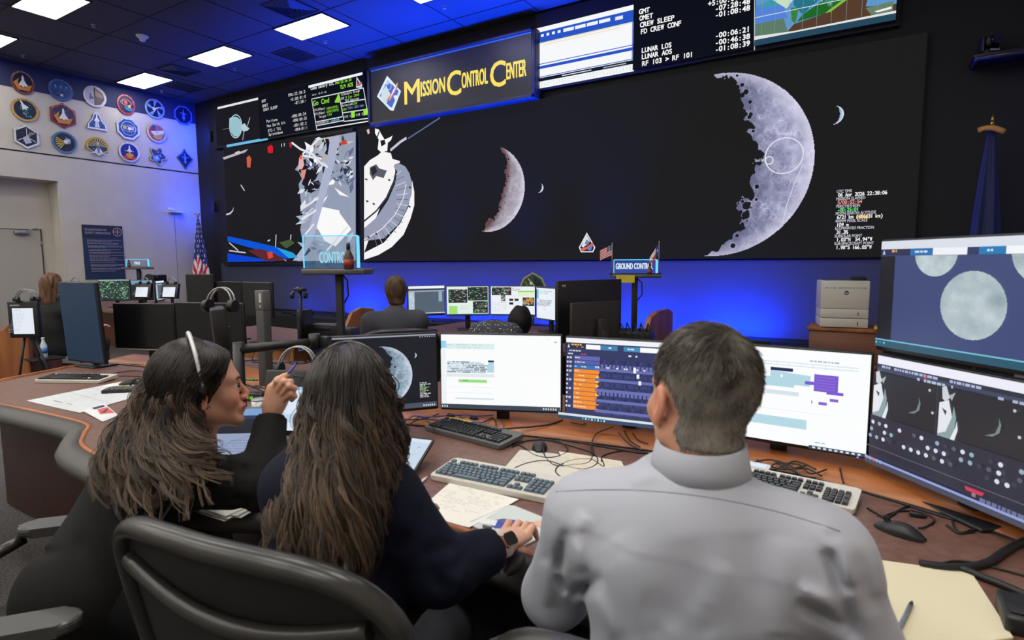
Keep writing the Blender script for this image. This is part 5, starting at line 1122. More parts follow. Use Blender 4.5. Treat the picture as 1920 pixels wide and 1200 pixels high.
def draped_flag(c, z1, h, r1, yaw_, lab, fn, topm, n=72, m_=90):
    t = empty('flag_on_pole', (c[0], c[1], 0), yaw_, lab, 'flag')
    s = MB(); s.cyl((0, 0, 0), (0, 0, z1), .016, n=10); s.build('flag_pole', mat('pole_wood', (110, 76, 46), .4), t)
    s = MB(); s.lathe((0, 0, 0), [(.17, 0), (.17, .03), (.05, .07), (.03, .12)], 24); s.build('pole_base', mat('brass', (176, 140, 70), .3, metal=.9), t)
    s = MB(); 
    if topm == 'eagle':
        s.ell((0, 0, z1+.04), (.03, .02, .05)); s.tube([(0, 0, z1+.05), (.06, 0, z1+.10), (.10, 0, z1+.07)], [.02, .014, .004], 8); s.tube([(0, 0, z1+.05), (-.06, 0, z1+.10), (-.10, 0, z1+.07)], [.02, .014, .004], 8)
    else: s.ell((0, 0, z1+.03), (.02, .02, .03)); s.lathe((0, 0, z1), [(.012, .05), (.018, .07), (.002, .14)], 10)
    s.build('finial', mat('brass', (176, 140, 70), .3, metal=.9), t)
    V, Fc, Cc = [], [], []
    for j in range(m_+1):
        v = j/m_
        for i in range(n+1):
            a = 2*PI*i/n; r = (.03+(r1-.03)*min(1, v*1.15)**.9)*(1+.22*math.sin(a*5+v*2)*min(1, v*3)+.08*math.sin(a*11))
            V.append((r*math.cos(a), r*.7*math.sin(a), z1-.04-h*v))
    for j in range(m_):
        for i in range(n): q = j*(n+1)+i; Fc.append([q, q+1, q+n+2, q+n+1]); Cc.append(srgb(fn((i+.5)/n, (j+.5)/m_)))
    me = bpy.data.meshes.new('cloth'); me.from_pydata(V, [], Fc); ca = me.color_attributes.new('Col', 'FLOAT_COLOR', 'CORNER'); me.polygons.foreach_set('use_smooth', [True]*len(Fc))
    ca.data.foreach_set('color', np.concatenate([np.repeat(np.array(Cc), 4, 0), np.ones((len(Fc)*4, 1))], 1).astype(np.float32).ravel()); me.materials.append(FLAGM)
    o = bpy.data.objects.new('cloth', me); COL.objects.link(o); o.parent = t
    return t
def us_drape(u, v):
    w = abs(((u*2) % 1)-.5)*2
    lim = .50+.16*w
    if v < lim:
        a, b = (u*22) % 1-.5, (v*15) % 1-.5; return (226, 228, 238) if a*a+b*b < .07 and (int(u*22)+int(v*15)) % 2 == 0 else (30, 44, 120)
    return (204, 30, 48) if int((v*1.0+.45*w)*10) % 2 == 0 else (236, 230, 232)
draped_flag((-13.95, 8.12), 2.62, 1.75, .20, .4, 'tall draped striped flag with stars on a pole in the far left corner', us_drape, 'eagle')
def na_drape(u, v):
    a = (u*2*PI); x = (u-.77)*5.2; z = (v-.72)*2.4
    r = math.hypot(x, z)
    if r < .30:
        if .24 < r: return (226, 226, 232)
        if .16 < r <= .24 and int(math.atan2(z, x)*4) % 2: return (40, 60, 140)
        if abs(x+.5*z) < .045: return (206, 60, 60)
        return (206, 206, 216) if r > .15 else (40, 64, 150)
    return (24, 34, 84)
draped_flag((1.02, 8.1), 2.92, 2.2, .17, .0, 'tall draped dark blue flag with round emblem on the right, before the dark wall', na_drape, 'spear')
for k, ch in enumerate('CE'):
    pass
s = MB(); s.tube([(.90+.03*k, 8.0+.012*math.sin(k), 2.86+.035*math.sin(k*.45+.6)) for k in range(8)], .028, 8); o = s.build('flag_fringe', mat('gold_cloth', (206, 150, 60), .6)); tag(o, 'gold cord bunched at the top of the dark blue flag', 'cord')
# ---- printer on its cabinet
cb = at(1577, 612, 6.0); cz = cb.z
t = empty('cabinet', (cb.x+.05, cb.y+.1, 0), .0, 'brown wooden cabinet carrying the printer before the video wall', 'cabinet')
s = MB(); s.box((0, 0, cz/2-.02), (.66, .50, cz-.04), bev=.004); s.build('body', m_cherry, t); s = MB(); s.box((0, 0, cz-.02), (.70, .54, .035), bev=.004); s.build('top', m_wood, t)
s = MB(); s.box((0, -.255, cz/2-.04), (.62, .012, cz-.14), bev=.003); dd = s.build('door', m_cherry, t); s = MB(); s.cyl((.26, -.262, cz*.55), (.26, -.28, cz*.55), .012); s.build('knob', m_alum, dd)
t = empty('printer', (cb.x-.01, cb.y+.06, cz), .18, 'tall light grey office printer with black logo on the wooden cabinet', 'printer'); pw, ph = .43, .475
s = MB(); s.box((0, 0, ph*.70), (pw, .42, ph*.60), bev=.012); s.build('body', m_beige, t)
for k in range(2): s = MB(); s.box((0, -.004, ph*(.105+.20*k)), (pw-.006, .42, ph*.19), bev=.006); d_ = s.build('paper_drawer', m_beige, t); s = MB(); s.box((.12, -.217, ph*(.10+.2*k)), (.006, .006, .035)); s.build('paper_gauge', m_black, d_)
s = MB(); s.box((.13, -.08, ph*1.0+.012), (.14, .14, .03), rot=(.25, 0, 0), bev=.006); s.build('control_panel', m_blackpl, t); s = MB(); s.box((-.05, .0, ph*1.0), (.26, .2, .01), bev=.003); s.build('output_tray', mat('dark_grey_plastic', (58, 60, 64), .5), t)
P = Paint(lambda x, y, l: (x, -.2102-l, y)); P.text('SMS 230K 40MM MTCR COLOR', -.185, ph*.83, .016, (70, 66, 64), width=.37); P.poly(circ(.01, ph*.745, .021), (26, 26, 28)); P.text('hp', -.005, ph*.728, .022, (220, 218, 214), width=.028); P.build('printed_logo', PRINT, t)
s = MB(); s.box((cb.x+.34, cb.y-.05, cz+.012), (.10, .3, .022), bev=.004); tag(s.build('folder', mat('yellow_folder', (196, 176, 40), .6)), 'yellow folder lying on the cabinet right of the printer', 'folder')

# ================================================================ left part of the second row
dl2 = empty('console_desk', (0, 0, 0), 0, 'wooden side console with curved end panel behind the raised hand, left of the sign post', 'desk')
s = MB(); s.prism([(-6.5, 3.5), (-4.56, 3.46), (-4.52, 4.35), (-6.5, 4.5)], .70, .735); s.build('desktop', m_lam, dl2)
s = MB(); s.box((-5.5, 3.52, .37), (1.9, .03, .68)); s.build('front_panel', m_wood, dl2)
ep = [(0, 0), (1.05, 0), (1.05, 1.02), (.86, 1.04), (.74, 1.0), (.66, .86), (.5, .75), (0, .745)]
s = MB(); s.prism(ep, 0, .05, Matrix(((0, 0, 1, -4.56), (1, 0, 0, 3.45), (0, 1, 0, 0), (0, 0, 0, 1))), bev=.008); s.build('end_panel', m_wood, dl2)
GK = 'switched off monitors in the second row'
scr(347, 397, 514, 5.9, 5.75, .50, None, 'tall blank monitor in front of the striped flag', off=True, group=GK)
scr(399, 452, 528, 5.8, 5.7, .34, None, 'blank monitor right of the tall one below the spacecraft picture', off=True, group=GK)
scr(453, 508, 529, 5.7, 5.45, .34, None, 'blank monitor partly hidden by the narrow grey post', off=True, group=GK)
def phone_panel(px, py, d, base, yaw_, lab, lit=None, w_=.20, h=.22, tilt=-.25, cups=2, scale=1.0):
    """headset hook panel: box with a small screen and headsets hung on top"""
    c = at(px, py, d); t = empty('communication_panel', (c.x, c.y, base), yaw_, lab, 'communication panel', 'communication panels'); z0 = c.z-base
    s = MB(); s.box((0, .03, z0+h/2), (w_, .06, h), rot=(tilt, 0, 0), bev=.008); s.build('housing', m_blackpl, t)
    s = MB(); s.box((0, .06, z0/2+.05), (.04, .03, z0+.1), bev=.004); s.build('bracket', m_dkmetal, t); s = MB(); s.box((0, .06, .008), (.2, .16, .016), bev=.004); s.build('foot', m_dkmetal, t)
    if lit:
        P = Paint(lambda x, y, l: (x, -.0012-l, y)); P.ox, P.oy, P.w, P.h = -w_*.36, -h*.42, w_*.72, h*.66; lit(P); o = P.build('panel_screen', SCREEN, t); o.matrix_local = Matrix.Translation((0, .03, z0+h/2)) @ Matrix.Rotation(tilt, 4, 'X') @ Matrix.Translation((0, -.031, 0))
    return t, c, z0+h
def hung_headset(loc, yaw_, lab, r=.075, col=(150, 152, 156), lean=.3):
    t = empty('headset', tuple(loc), yaw_, lab, 'headset', 'headsets hung on panels')
    m_ = mat('headset_hoop', col, .3, metal=.6)
    for dy in (0, .022):
        s = MB(); s.tube([(r*math.cos(a), dy+lean*.05*math.sin(a), r*1.15*math.sin(a)+.02) for a in np.linspace(-.15, PI+.15, 20)], .0045, 6); s.build('headband', m_, t)
    for sx in (-1, 1): s = MB(); s.cyl((sx*(r-.012), .01, .016), (sx*(r+.014), .01, .016), .030, .027, 18); s.build('ear_cushion', m_blackpl, t)
    s = MB(); s.tube([(r, .0, .01), (r*.7, -.04, -.002), (r*.2, -.06, .004)], .003, 6); s.build('microphone_boom', m_blackpl, t)
    return t
# panels around the main desk
t, c, zt = phone_panel(400, 655, 2.62, .74, -.5, 'dark communication panel seen from behind, above the head of the woman with the pen', w_=.19, h=.19, tilt=.08)
hung_headset((c.x+.01, c.y+.03, .74+zt-.012), .3, 'bundle of metal headsets on the dark panel above the woman with the pen', r=.068)
t, c, zt = phone_panel(540, 818, 2.32, .74, .45, 'communication panel with lit white table, between the two women', lit=p_grid, w_=.20, h=.26)
hung_headset((c.x-.01, c.y+.06, .74+zt-.02), .45, 'metal hoop headset standing on the panel between the two women', r=.078)
a0, a1 = at(447, 655, 2.42), at(590, 641, 2.50)
s = MB(); s.tube([a0, a0*.6+a1*.4, a1], [.021, .019, .017], 12); s.mi = 0; s.cyl(a1-Vector((0, 0, .03)), a1+Vector((0, 0, .035)), .024); s.cyl(Vector((a0.x, a0.y, .74)), Vector((a0.x, a0.y, a0.z+.03)), .022); s.cyl(Vector((a0.x, a0.y, .74)), Vector((a0.x, a0.y, .752)), .06)
s.box(tuple(a1+Vector((.045, .02, 0))), (.05, .03, .05), bev=.004); tag(s.build('swing_arm', m_blackpl), 'black monitor arm reaching to the moon monitor above the raised hand', 'arm bracket')
# gear on the side console
for px, py, d, hh, ww, lab in ((528, 592, 5.2, .34, .07, 'upright black speaker box on the wooden side console'), (571, 596, 5.25, .20, .30, 'low black equipment case on the wooden side console'), (600, 596, 5.3, .16, .30, 'flat black keyboard tray at the end of the wooden side console')):
    c = at(px, py, d); s = MB(); s.box((0, 0, hh/2), (ww, .16, hh), bev=.01); s.box((0, -.075, hh*.8), (ww*.6, .02, hh*.15), bev=.003); o = s.build('equipment_box', m_blackpl); o.location = (c.x, c.y+.25, .735); o.rotation_euler = (0, 0, .3); tag(o, lab, 'equipment')
c = at(546, 575, 5.2); t = empty('headset_stand', (c.x, c.y+.1, .735), 0, 'tall black headset pole standing on the wooden side console', 'stand')
s = MB(); s.cyl((0, 0, 0), (0, 0, .56), .016, n=10); s.build('pole', m_dkmetal, t); s = MB(); s.box((0, 0, .53), (.12, .06, .03), bev=.005); s.build('cross_bar', m_dkmetal, t); s = MB(); s.lathe((0, 0, 0), [(.08, 0), (.08, .012), (.02, .02)], 18); s.build('foot', m_dkmetal, t)
hung_headset((c.x-.02, c.y+.1, .735+.46), .6, 'headset hanging on the tall black pole of the side console', r=.06)
for k in range(7):
    b0_ = at(520+k*12, 596, 5.0); s = MB(); s.tube([(b0_.x, b0_.y+.1, .742), (b0_.x+.06, b0_.y+.16, .80+.02*(k % 3)), (b0_.x+.14, b0_.y+.1, .744), (b0_.x+.2, b0_.y+.22, .77), (b0_.x+.1, b0_.y+.3, .744)], .006, 6); tag(s.build('cable', m_cable if k % 3 else m_bluecable), 'loose cable loop on the wooden side console', 'cable', 'cable loops on the side console')
# round badge seen behind the second row screens
c = at(999, 540, 7.4); t = empty('badge_board', (c.x, c.y, 0), .45, 'green pointed badge board rising behind the second row screens', 'sign')
s = MB(); out = [(-.20, 0), (.20, 0), (.19, .12), (.12, .27), (0, .34), (-.12, .27), (-.19, .12)]; s.prism(out, -.01, .01, Matrix.Translation((0, 0, c.z-.14)) @ Matrix.Rotation(PI/2, 4, 'X')); s.build('board', mat('badge_rim', (170, 164, 110), .5), t)
P = Paint(lambda x, y, l: (x, -.0105-l, y+c.z-.14), .0006); P.poly([(x*.88, y*.93+.004) for x, y in out], (46, 84, 58)); P.poly([(-.03, .02), (.15, .04), (.12, .2), (.02, .30)], (28, 44, 40)); P.line([(-.06, .26), (.12, .06)], .012, (214, 214, 190)); P.poly(circ(-.02, .2, .022), (226, 226, 220)); P.poly(circ(.05, .14, .02), (200, 204, 190)); P.ring(-.1, .08, .03, .006, (210, 206, 160)); P.line([(-.1, .22), (.0, .08)], .006, (190, 180, 90)); P.build('badge_print', PATCH, t)
s = MB(); s.cyl((0, .03, 0), (0, .03, c.z), .014, n=10); s.build('post', m_dkmetal, t); s = MB(); s.lathe((0, .03, 0), [(.14, 0), (.14, .012), (.02, .03)], 18); s.build('foot', m_dkmetal, t)

# ================================================================ far left: press desk and side seats
pd = empty('console_desk', (0, 0, 0), 0, 'far desk with monitors in front of the poster', 'desk')
s = MB(); s.prism([(-13.6, 4.9), (-10.6, 4.6), (-9.4, 5.3), (-9.4, 6.4), (-13.6, 6.4)], .71, .74); s.build('desktop', m_lam, pd); s = MB(); s.box((-11.6, 5.6, .35), (3.8, .8, .7)); s.build('base', m_cherry, pd)
GP = 'monitors on the far desk'
scr(184, 243, 524, 10.2, 10.3, .38, p_green, 'far monitor showing a bright green circuit picture, below the poster', desk=.74, group=GP)
scr(244, 286, 525, 10.3, 10.4, .36, p_win, 'far dark monitor with pale blue title bar, below the PAO sign', desk=.74, group=GP)
scr(291, 307, 526, 10.0, 10.4, .36, p_dark, 'far monitor seen at a sharp angle beside the black video camera', desk=.74, group=GP)
c = at(299, 543, 12.0); t = empty('video_camera', (c.x, c.y, 0), .6, 'black video camera on its tripod near the corner of the room', 'camera'); z0 = c.z+.12
s = MB(); s.box((0, 0, z0+.1), (.16, .34, .17), bev=.02); s.build('camera_body', m_blackpl, t); s = MB(); s.cyl((0, -.17, z0+.11), (0, -.36, z0+.12), .075, .09, 20); s.build('lens', m_dkmetal, t); s = MB(); s.box((-.14, .05, z0+.1), (.12, .14, .1), bev=.01); s.build('viewfinder', m_blackpl, t)
for k in range(3): a = k*2*PI/3; s = MB(); s.tube([(0, 0, z0), (math.cos(a)*.2, math.sin(a)*.2, .012)], [.018, .012], 8); s.build('leg', m_dkmetal, t)
for px, dd_, lab in ((137, 10.0, 'headset panel with lit strip left of the poster'), (267, 10.0, 'dark headset lamp in front of the far monitors'), (318, 10.0, 'headset panel with lit strip near the corner camera')):
    t, c, zt = phone_panel(px, 560, dd_, .74, .4, lab, lit=p_doc, w_=.32, h=.26); hung_headset((c.x, c.y+.04, .74+zt-.01), .4, 'headset on the '+lab, r=.08)
# side seat area at the left edge
cw = at(25, 640, 6.2)
t = empty('console_desk', (0, 0, 0), 0, 'wooden console end panel at the left edge of the picture', 'desk')
Q0 = pz(52, 712, .10)
ep = [(0, 0), (1.2, 0), (1.2, .74), (.35, .75), (.14, .80), (.06, .92), (.0, .98), (-.08, .98), (-.10, .9), (-.10, 0)]
yb = 3.0; xb = -9.3
cpt = at(12, 600, 6.6); s = MB(); s.prism([(-.16, 0), (.22, 0), (.22, 1.0), (.15, 1.03), (.08, .98), (.05, .84), (-.04, .76), (-.16, .74)], 0, .06, Matrix.Translation((cpt.x+.10, cpt.y, 0)) @ Matrix.Rotation(.62, 4, 'Z') @ Matrix.Rotation(PI/2, 4, 'X'), bev=.008); s.build('end_panel', m_wood, t)
s = MB(); s.box((cpt.x-.75, cpt.y-.1, .72), (1.5, .9, .035), rot=(0, 0, .62)); s.build('desktop', m_lam, t); s = MB(); s.box((cpt.x-.75, cpt.y-.05, .36), (1.4, .7, .69), rot=(0, 0, .62)); s.build('base', m_wood, t)
# document panel on a stand with headsets
c = at(50, 632, 5.9); t = empty('communication_panel', (c.x, c.y, 0), .62, 'panel showing a lit white document near the left edge', 'communication panel', 'communication panels'); z0 = c.z
s = MB(); s.box((0, 0, z0+.18), (.29, .05, .37), bev=.01); s.build('housing', m_blackpl, t)
P = Paint(lambda x, y, l: (x, -.0255-l, y)); P.ox, P.oy, P.w, P.h = -.10, z0+.035, .20, .26; p_doc(P); P.build('panel_screen', SCREEN, t)
s = MB(); s.box((-.07, -.0255, z0+.325), (.09, .003, .014)); s.build('name_plate', m_silver, t)
for sx in (-.10, .12): s = MB(); s.tube([(sx*.3, .03, z0+.05), (sx*2.2, .06, .01)], .012, 8); s.build('leg', m_dkmetal, t)
s = MB(); s.tube([(0, .03, z0+.05), (0, .34, .01)], .012, 8); s.build('leg', m_dkmetal, t)
for k in range(2): hung_headset((c.x-.05+.1*k, c.y+.02, z0+.365), .62+.3*k, ('left' if k == 0 else 'right') and ('looped headset on the white document panel, nearer the picture edge' if k == 0 else 'looped headset on the white document panel, nearer the far woman'), r=.085, lean=0)
cc_ = pz(93, 700, 0.0); office_chair((cc_.x, cc_.y), 1.2, 'distant office chair under the far woman, beside the blue screen', group=GC, top=.98)
# bottles and bin
for px, py, z, lab, colr in ((82, 655, .0, 'clear plastic bottle with blue label beside the far office chair', (60, 110, 190)),):
    c = at(px, py, 6.6); t = empty('water_bottle', (c.x, c.y, .45), 0, lab, 'bottle'); s = MB(); s.lathe((0, 0, 0), [(.03, 0), (.034, .01), (.034, .14), (.014, .19), (.014, .21)], 18); s.build('bottle_body', mat('clear_plastic', (206, 220, 232), .15), t); s = MB(); s.cyl((0, 0, .05), (0, 0, .11), .0348, n=18); s.build('label_band', mat('blue_label', colr, .4), t); s = MB(); s.cyl((0, 0, .21), (0, 0, .23), .016); s.build('cap', m_white, t)
    s = MB(); s.box((0, 0, -.012), (.3, .3, .02), bev=.004); s.cyl((0, 0, -.44), (0, 0, -.02), .02); s.cyl((0, 0, -.45), (0, 0, -.435), .14); o = s.build('side_table', m_dkmetal); o.location = (c.x, c.y, .452); tag(o, 'low round footed side table under the plastic bottle', 'table')
c = pz(58, 700, .0); s = MB()
for k in range(7): s.box((0, 0, .01+k*.022), (.22, .30, .018), rot=(0, 0, .1*((k*3) % 5-2)), bev=.002)
o = s.build('paper_stack', m_paper); o.location = (c.x, c.y, 0); tag(o, 'stack of white papers on the floor beside the wooden end panel', 'paper stack')
# ================================================================ bodies grown from distance fields
def smin(a, b, k): h = np.clip(0.5+0.5*(b-a)/k, 0, 1); return b*(1-h)+a*h-k*h*(1-h)
def smax(a, b, k): return -smin(-a, -b, k)
def s_cap(P, a, b, ra, rb, n=None, sq=1.0):
    """tapered limb from a to b; sq < 1 flattens it along n"""
    a = np.array(a, float); b = np.array(b, float)
    if n is not None:
        n = np.array(n, float); n /= np.linalg.norm(n); k = 1/sq-1
        P = P+((P-a)@n)[..., None]*n*k; b = a+(b-a)+((b-a)@n)*n*k
    d = b-a; L = d@d; t = np.clip(((P-a)@d)/max(L, 1e-9), 0, 1)
    q = P-a-t[..., None]*d
    v = np.sqrt((q*q).sum(-1))-(ra+(rb-ra)*t)
    return v*(1 if n is None else (0.5+0.5*sq))
def s_ell(P, c, r, R=None):
    q = P-np.array(c, float)
    if R is not None: q = q@R
    r = np.array(r, float); k0 = np.sqrt(((q/r)**2).sum(-1)); k1 = np.sqrt(((q/r**2)**2).sum(-1))+1e-9
    return k0*(k0-1)/k1
def nets(f, lo, hi, res):
    """surface nets: zero level of f as quads"""
    lo = np.array(lo, float); hi = np.array(hi, float); n = np.ceil((hi-lo)/res).astype(int)+1
    ax = [lo[i]+res*np.arange(n[i]) for i in range(3)]
    V = np.empty(n, np.float64)
    for i in range(0, n[0], 24):
        G = np.stack(np.meshgrid(ax[0][i:i+24], ax[1], ax[2], indexing='ij'), -1); V[i:i+24] = f(G)
    S = V < 0; m = n-1
    pos = np.zeros((*m, 3)); cnt = np.zeros(m)
    cs = [(0, 0, 0), (1, 0, 0), (0, 1, 0), (1, 1, 0), (0, 0, 1), (1, 0, 1), (0, 1, 1), (1, 1, 1)]
    def sl(A, c): return A[c[0]:c[0]+m[0], c[1]:c[1]+m[1], c[2]:c[2]+m[2]]
    for i, a in enumerate(cs):
        for b in cs[i+1:]:
            if sum(abs(a[k]-b[k]) for k in range(3)) != 1: continue
            va, vb = sl(V, a), sl(V, b); mk = (va < 0) != (vb < 0); t = np.where(mk, va/np.where(mk, va-vb, 1), 0)
            for k in range(3): pos[..., k] += mk*(a[k]+t*(b[k]-a[k]))
            cnt += mk
    act = cnt > 0; idx = -np.ones(m, int); idx[act] = np.arange(act.sum())
    ii = np.argwhere(act); P = lo+(ii+pos[act]/cnt[act][:, None])*res
    Q = []
    for d in range(3):
        e = [0, 0, 0]; e[d] = 1; u, v = [(1, 2), (2, 0), (0, 1)][d]
        a = S[tuple(slice(0, n[k]-e[k]) for k in range(3))]; b = S[tuple(slice(e[k], n[k]) for k in range(3))]
        E_ = np.argwhere(a != b); E_ = E_[(E_[:, u] > 0) & (E_[:, v] > 0) & (E_[:, u] < m[u]) & (E_[:, v] < m[v])]
        if not len(E_): continue
        def id_(du, dv): c = E_.copy(); c[:, u] -= du; c[:, v] -= dv; return idx[c[:, 0], c[:, 1], c[:, 2]]
        q = np.stack([id_(1, 1), id_(0, 1), id_(0, 0), id_(1, 0)], 1); fl = ~a[tuple(E_.T)]; q[fl] = q[fl][:, ::-1]; Q.append(q)
    return P, np.concatenate(Q)
def mesh_obj(name, parts, m, parent=None, col=None, smooth=True):
    """parts: list of (verts, faces) joined; col(verts)->rgb rows stored in Col"""
    Vs, Fs, b = [], [], 0
    for P, Q in parts: Vs.append(np.asarray(P)); Fs += [list(map(int, q+b)) for q in np.asarray(Q)] if len(np.asarray(Q)) else []; b += len(P)
    V = np.concatenate(Vs); me = bpy.data.meshes.new(name); me.from_pydata(V.tolist(), [], Fs)
    me.polygons.foreach_set('use_smooth', [smooth]*len(me.polygons))
    if col is not None:
        ca = me.color_attributes.new('Col', 'FLOAT_COLOR', 'POINT'); C_ = np.concatenate([np.clip(col(V), 0, 1), np.ones((len(V), 1))], 1); ca.data.foreach_set('color', C_.astype(np.float32).ravel())
    for mm in (m if isinstance(m, (list, tuple)) else [m]): me.materials.append(mm)
    me.update(); o = bpy.data.objects.new(name, me); COL.objects.link(o)
    if parent: o.parent = parent
    return o
def nz(P, f, seed=0):
    """cheap smooth 3D noise, about -1..1"""
    r = np.random.default_rng(seed); v = 0
    for k in range(5):
        d = r.normal(size=3); d /= np.linalg.norm(d); v = v+np.sin((P@d)*f*(0.7+0.25*k)+r.uniform(0, 6)+1.3*np.sin((P@np.roll(d, 1))*f*0.6+k))
    return v/3.2
def rot3(yaw_, pitch_=0.0, roll_=0.0):
    """local x right, y forward, z up -> world; pitch up, roll clockwise"""
    return np.array(Matrix.Rotation(yaw_, 3, 'Z') @ Matrix.Rotation(pitch_, 3, 'X') @ Matrix.Rotation(roll_, 3, 'Y'))
def head_f(P, male=True, neck_to=None, Rl=None):
    """head in its own frame (origin between the eyes' height and the ears)"""
    d = s_ell(P, (0, -.014, .046), (.0755, .098, .088))
    face = s_ell(P, (0, .036, -.022), (.058, .052, .076)); d = smin(d, face, .03)
    ax = np.abs(P[..., 0:1]); Pm = np.concatenate([ax, P[..., 1:]], -1)
    jw = .0 if male else -.005
    d = smin(d, s_cap(Pm, (.052+jw, -.0, -.05), (.014, .072, -.092), .022, .017), .022)
    d = smin(d, s_ell(P, (0, .078, -.094), (.018, .016, .016)), .016)
    d = smin(d, s_cap(Pm, (.012, .083 if male else .081, .026), (.045, .066, .026), .011 if male else .0085, .011 if male else .008), .018 if male else .026)
    d = smin(d, s_ell(Pm, (.040, .060, -.024), (.024, .022, .024)), .022)
    d = smax(d, -s_ell(Pm, (.031, .094, .003), (.017, .016, .011)), .014)
    d = smin(d, s_cap(P, (0, .088, .014), (0, .106, -.022), .006, .0085), .012)
    d = smin(d, s_ell(P, (0, .110 if male else .107, -.029), (.010, .009, .009) if male else (.008, .0075, .0075)), .008); d = smin(d, s_ell(Pm, (.0115, .099, -.033), (.008, .009, .007)), .006)
    d = smin(d, s_ell(P, (0, .086, -.060), (.026, .013, .019)), .012)
    d = smin(d, s_ell(P, (0, .0965, -.0545), (.021, .0075, .0055)), .005); d = smin(d, s_ell(P, (0, .0945, -.066), (.019, .008, .0065)), .005)
    d = smax(d, -s_ell(P, (0, .104, -.0600), (.024, .006, .0016)), .003)
    d = smin(d, s_cap(P, (0, -.024, -.05), (0, -.030, -.155), .057 if male else .047, .060 if male else .052), .03)
    R_e = rot3(-.35, 0, 0); Pe = Pm@np.array([[1, 0, 0], [0, 1, 0], [0, 0, 1.]])
    ear = s_ell(Pm, (.079, -.012, -.002), (.0085, .018, .031)); ear = smin(ear, s_ell(Pm, (.077, -.008, -.03), (.007, .010, .010)), .006)
    ear = smax(ear, -s_ell(Pm, (.0865, -.008, .001), (.006, .010, .018)), .006)
    return smin(d, ear, .008)
SKIN = attr_mat('skin', rough=0.48)
for n_ in ('skin',):
    b = MATS[n_].node_tree.nodes['Principled BSDF']; b.inputs['Subsurface Weight'].default_value = 0.12; b.inputs['Subsurface Radius'].default_value = (.012, .005, .003); b.inputs['Subsurface Scale'].default_value = 1.0
class Body:
    """list of limb segments in world space; cloth = the same segments swollen"""
    def __init__(s): s.seg = []; s.k = .05
    def cap(s, a, b, ra, rb, n=None, sq=1.0, k=None): s.seg.append(('c', a, b, ra, rb, n, sq, k)); return s
    def ell(s, c, r, R=None, k=None): s.seg.append(('e', c, r, R, k)); return s
    def f(s, P, grow=0.0):
        d = None
        for g in s.seg:
            if g[0] == 'c': v = s_cap(P, g[1], g[2], g[3]+grow, g[4]+grow, g[5], g[6]); k = g[7]
            else: v = s_ell(P, g[1], np.array(g[2])+grow, g[3]); k = g[4]
            d = v if d is None else smin(d, v, k or s.k)
        return d
    def bounds(s, pad=.09):
        pts = []
        for g in s.seg:
            if g[0] == 'c': pts += [np.array(g[1])-g[3], np.array(g[1])+g[3], np.array(g[2])-g[4], np.array(g[2])+g[4]]
            else: pts += [np.array(g[1])-max(g[2]), np.array(g[1])+max(g[2])]
        pts = np.array(pts); return pts.min(0)-pad, pts.max(0)+pad
def V3(v): return np.array([v[0], v[1], v[2]], float)
def head_mesh(O, R, male, skin, lip, res=.0032, stubble=None):
    f = lambda P: head_f(P, male)
    P, Q = nets(f, (-.105, -.13, -.20), (.105, .135, .15), res)
    L = P.copy(); Wd = P@R.T+O
    c = np.array(srgb(skin))*np.ones((len(P), 1)); c = c*(1+.05*nz(L, 60, 3))[:, None]
    red = np.exp(-((np.abs(L[:, 0])-.042)**2+(L[:, 2]+.022)**2+(L[:, 1]-.07)**2)/.0006)*.10+np.exp(-((L[:, 2]+.03)**2+L[:, 0]**2+(L[:, 1]-.108)**2)/.0003)*.10+(np.abs(L[:, 0]) > .076)*.12
    c = c*(1+np.outer(red, [1.0, -.6, -.6]))
    lm = (np.abs(L[:, 2]+.0605) < .0125-.35*np.abs(L[:, 0])) & (L[:, 1] > .088) & (np.abs(L[:, 0]) < .026); c[lm] = np.array(srgb(lip))
    if stubble: sm = ((L[:, 2] < -.045) & (L[:, 1] > .0)); c[sm] = c[sm]*.8+np.array(srgb(stubble))*.2
    return Wd, Q, c
def face_parts(root, O, R, brow=(60, 45, 35), iris=(60, 40, 28)):
    for sx in (-1, 1):
        c = R@np.array([sx*.031, .0745, .003])+O
        s = MB(); s.ell(c, (.0118, .0118, .0118)); e = s.build('eye', mat('eye_white', (225, 220, 214), .2), root)
        a = R@np.array([sx*.031+(-.0005)*sx, .0853, .003])+O; s = MB(); s.ell(a, (.0055, .0055, .0055)); s.build('iris', mat('iris_%d' % iris[0], iris, .15), e)
        s = MB(); pts = [R@np.array([sx*x, y, z])+O for x, y, z in ((.014, .0915, .022), (.026, .0915, .0275), (.038, .086, .0275), (.049, .075, .022))]; s.tube(pts, [.0022, .0032, .003, .001], 6); s.build('eyebrow', mat('brow_%d' % brow[0], brow, .8), root)
        s = MB(); pts = [R@np.array([sx*x, y, z])+O for x, y, z in ((.019, .0875, .006), (.026, .0895, .0105), (.036, .0885, .0105), (.045, .080, .005))]; s.tube(pts, [.001, .0016, .0016, .001], 6); s.build('eyelid_line', mat('lash', (40, 28, 24), .7), root)
def hand_f(spec, k=.006):
    """spec: palm segments and finger chains, all in world points -> distance function"""
    def f(P):
        d = None
        for a, b, ra, rb, n, sq in spec['palm']:
            v = s_cap(P, a, b, ra, rb, n, sq); d = v if d is None else smin(d, v, .014)
        for ch in spec['fingers']:
            pts, rr = ch; fd = None
            for i in range(len(pts)-1):
                v = s_cap(P, pts[i], pts[i+1], rr[i], rr[i+1]); fd = v if fd is None else smin(fd, v, .003)
            d = smin(d, fd, k)
        return d
    pts = [np.array(p) for ch in spec['fingers'] for p in ch[0]]+[np.array(q) for s_ in spec['palm'] for q in s_[:2]]
    pts = np.array(pts); return f, pts.min(0)-.045, pts.max(0)+.045
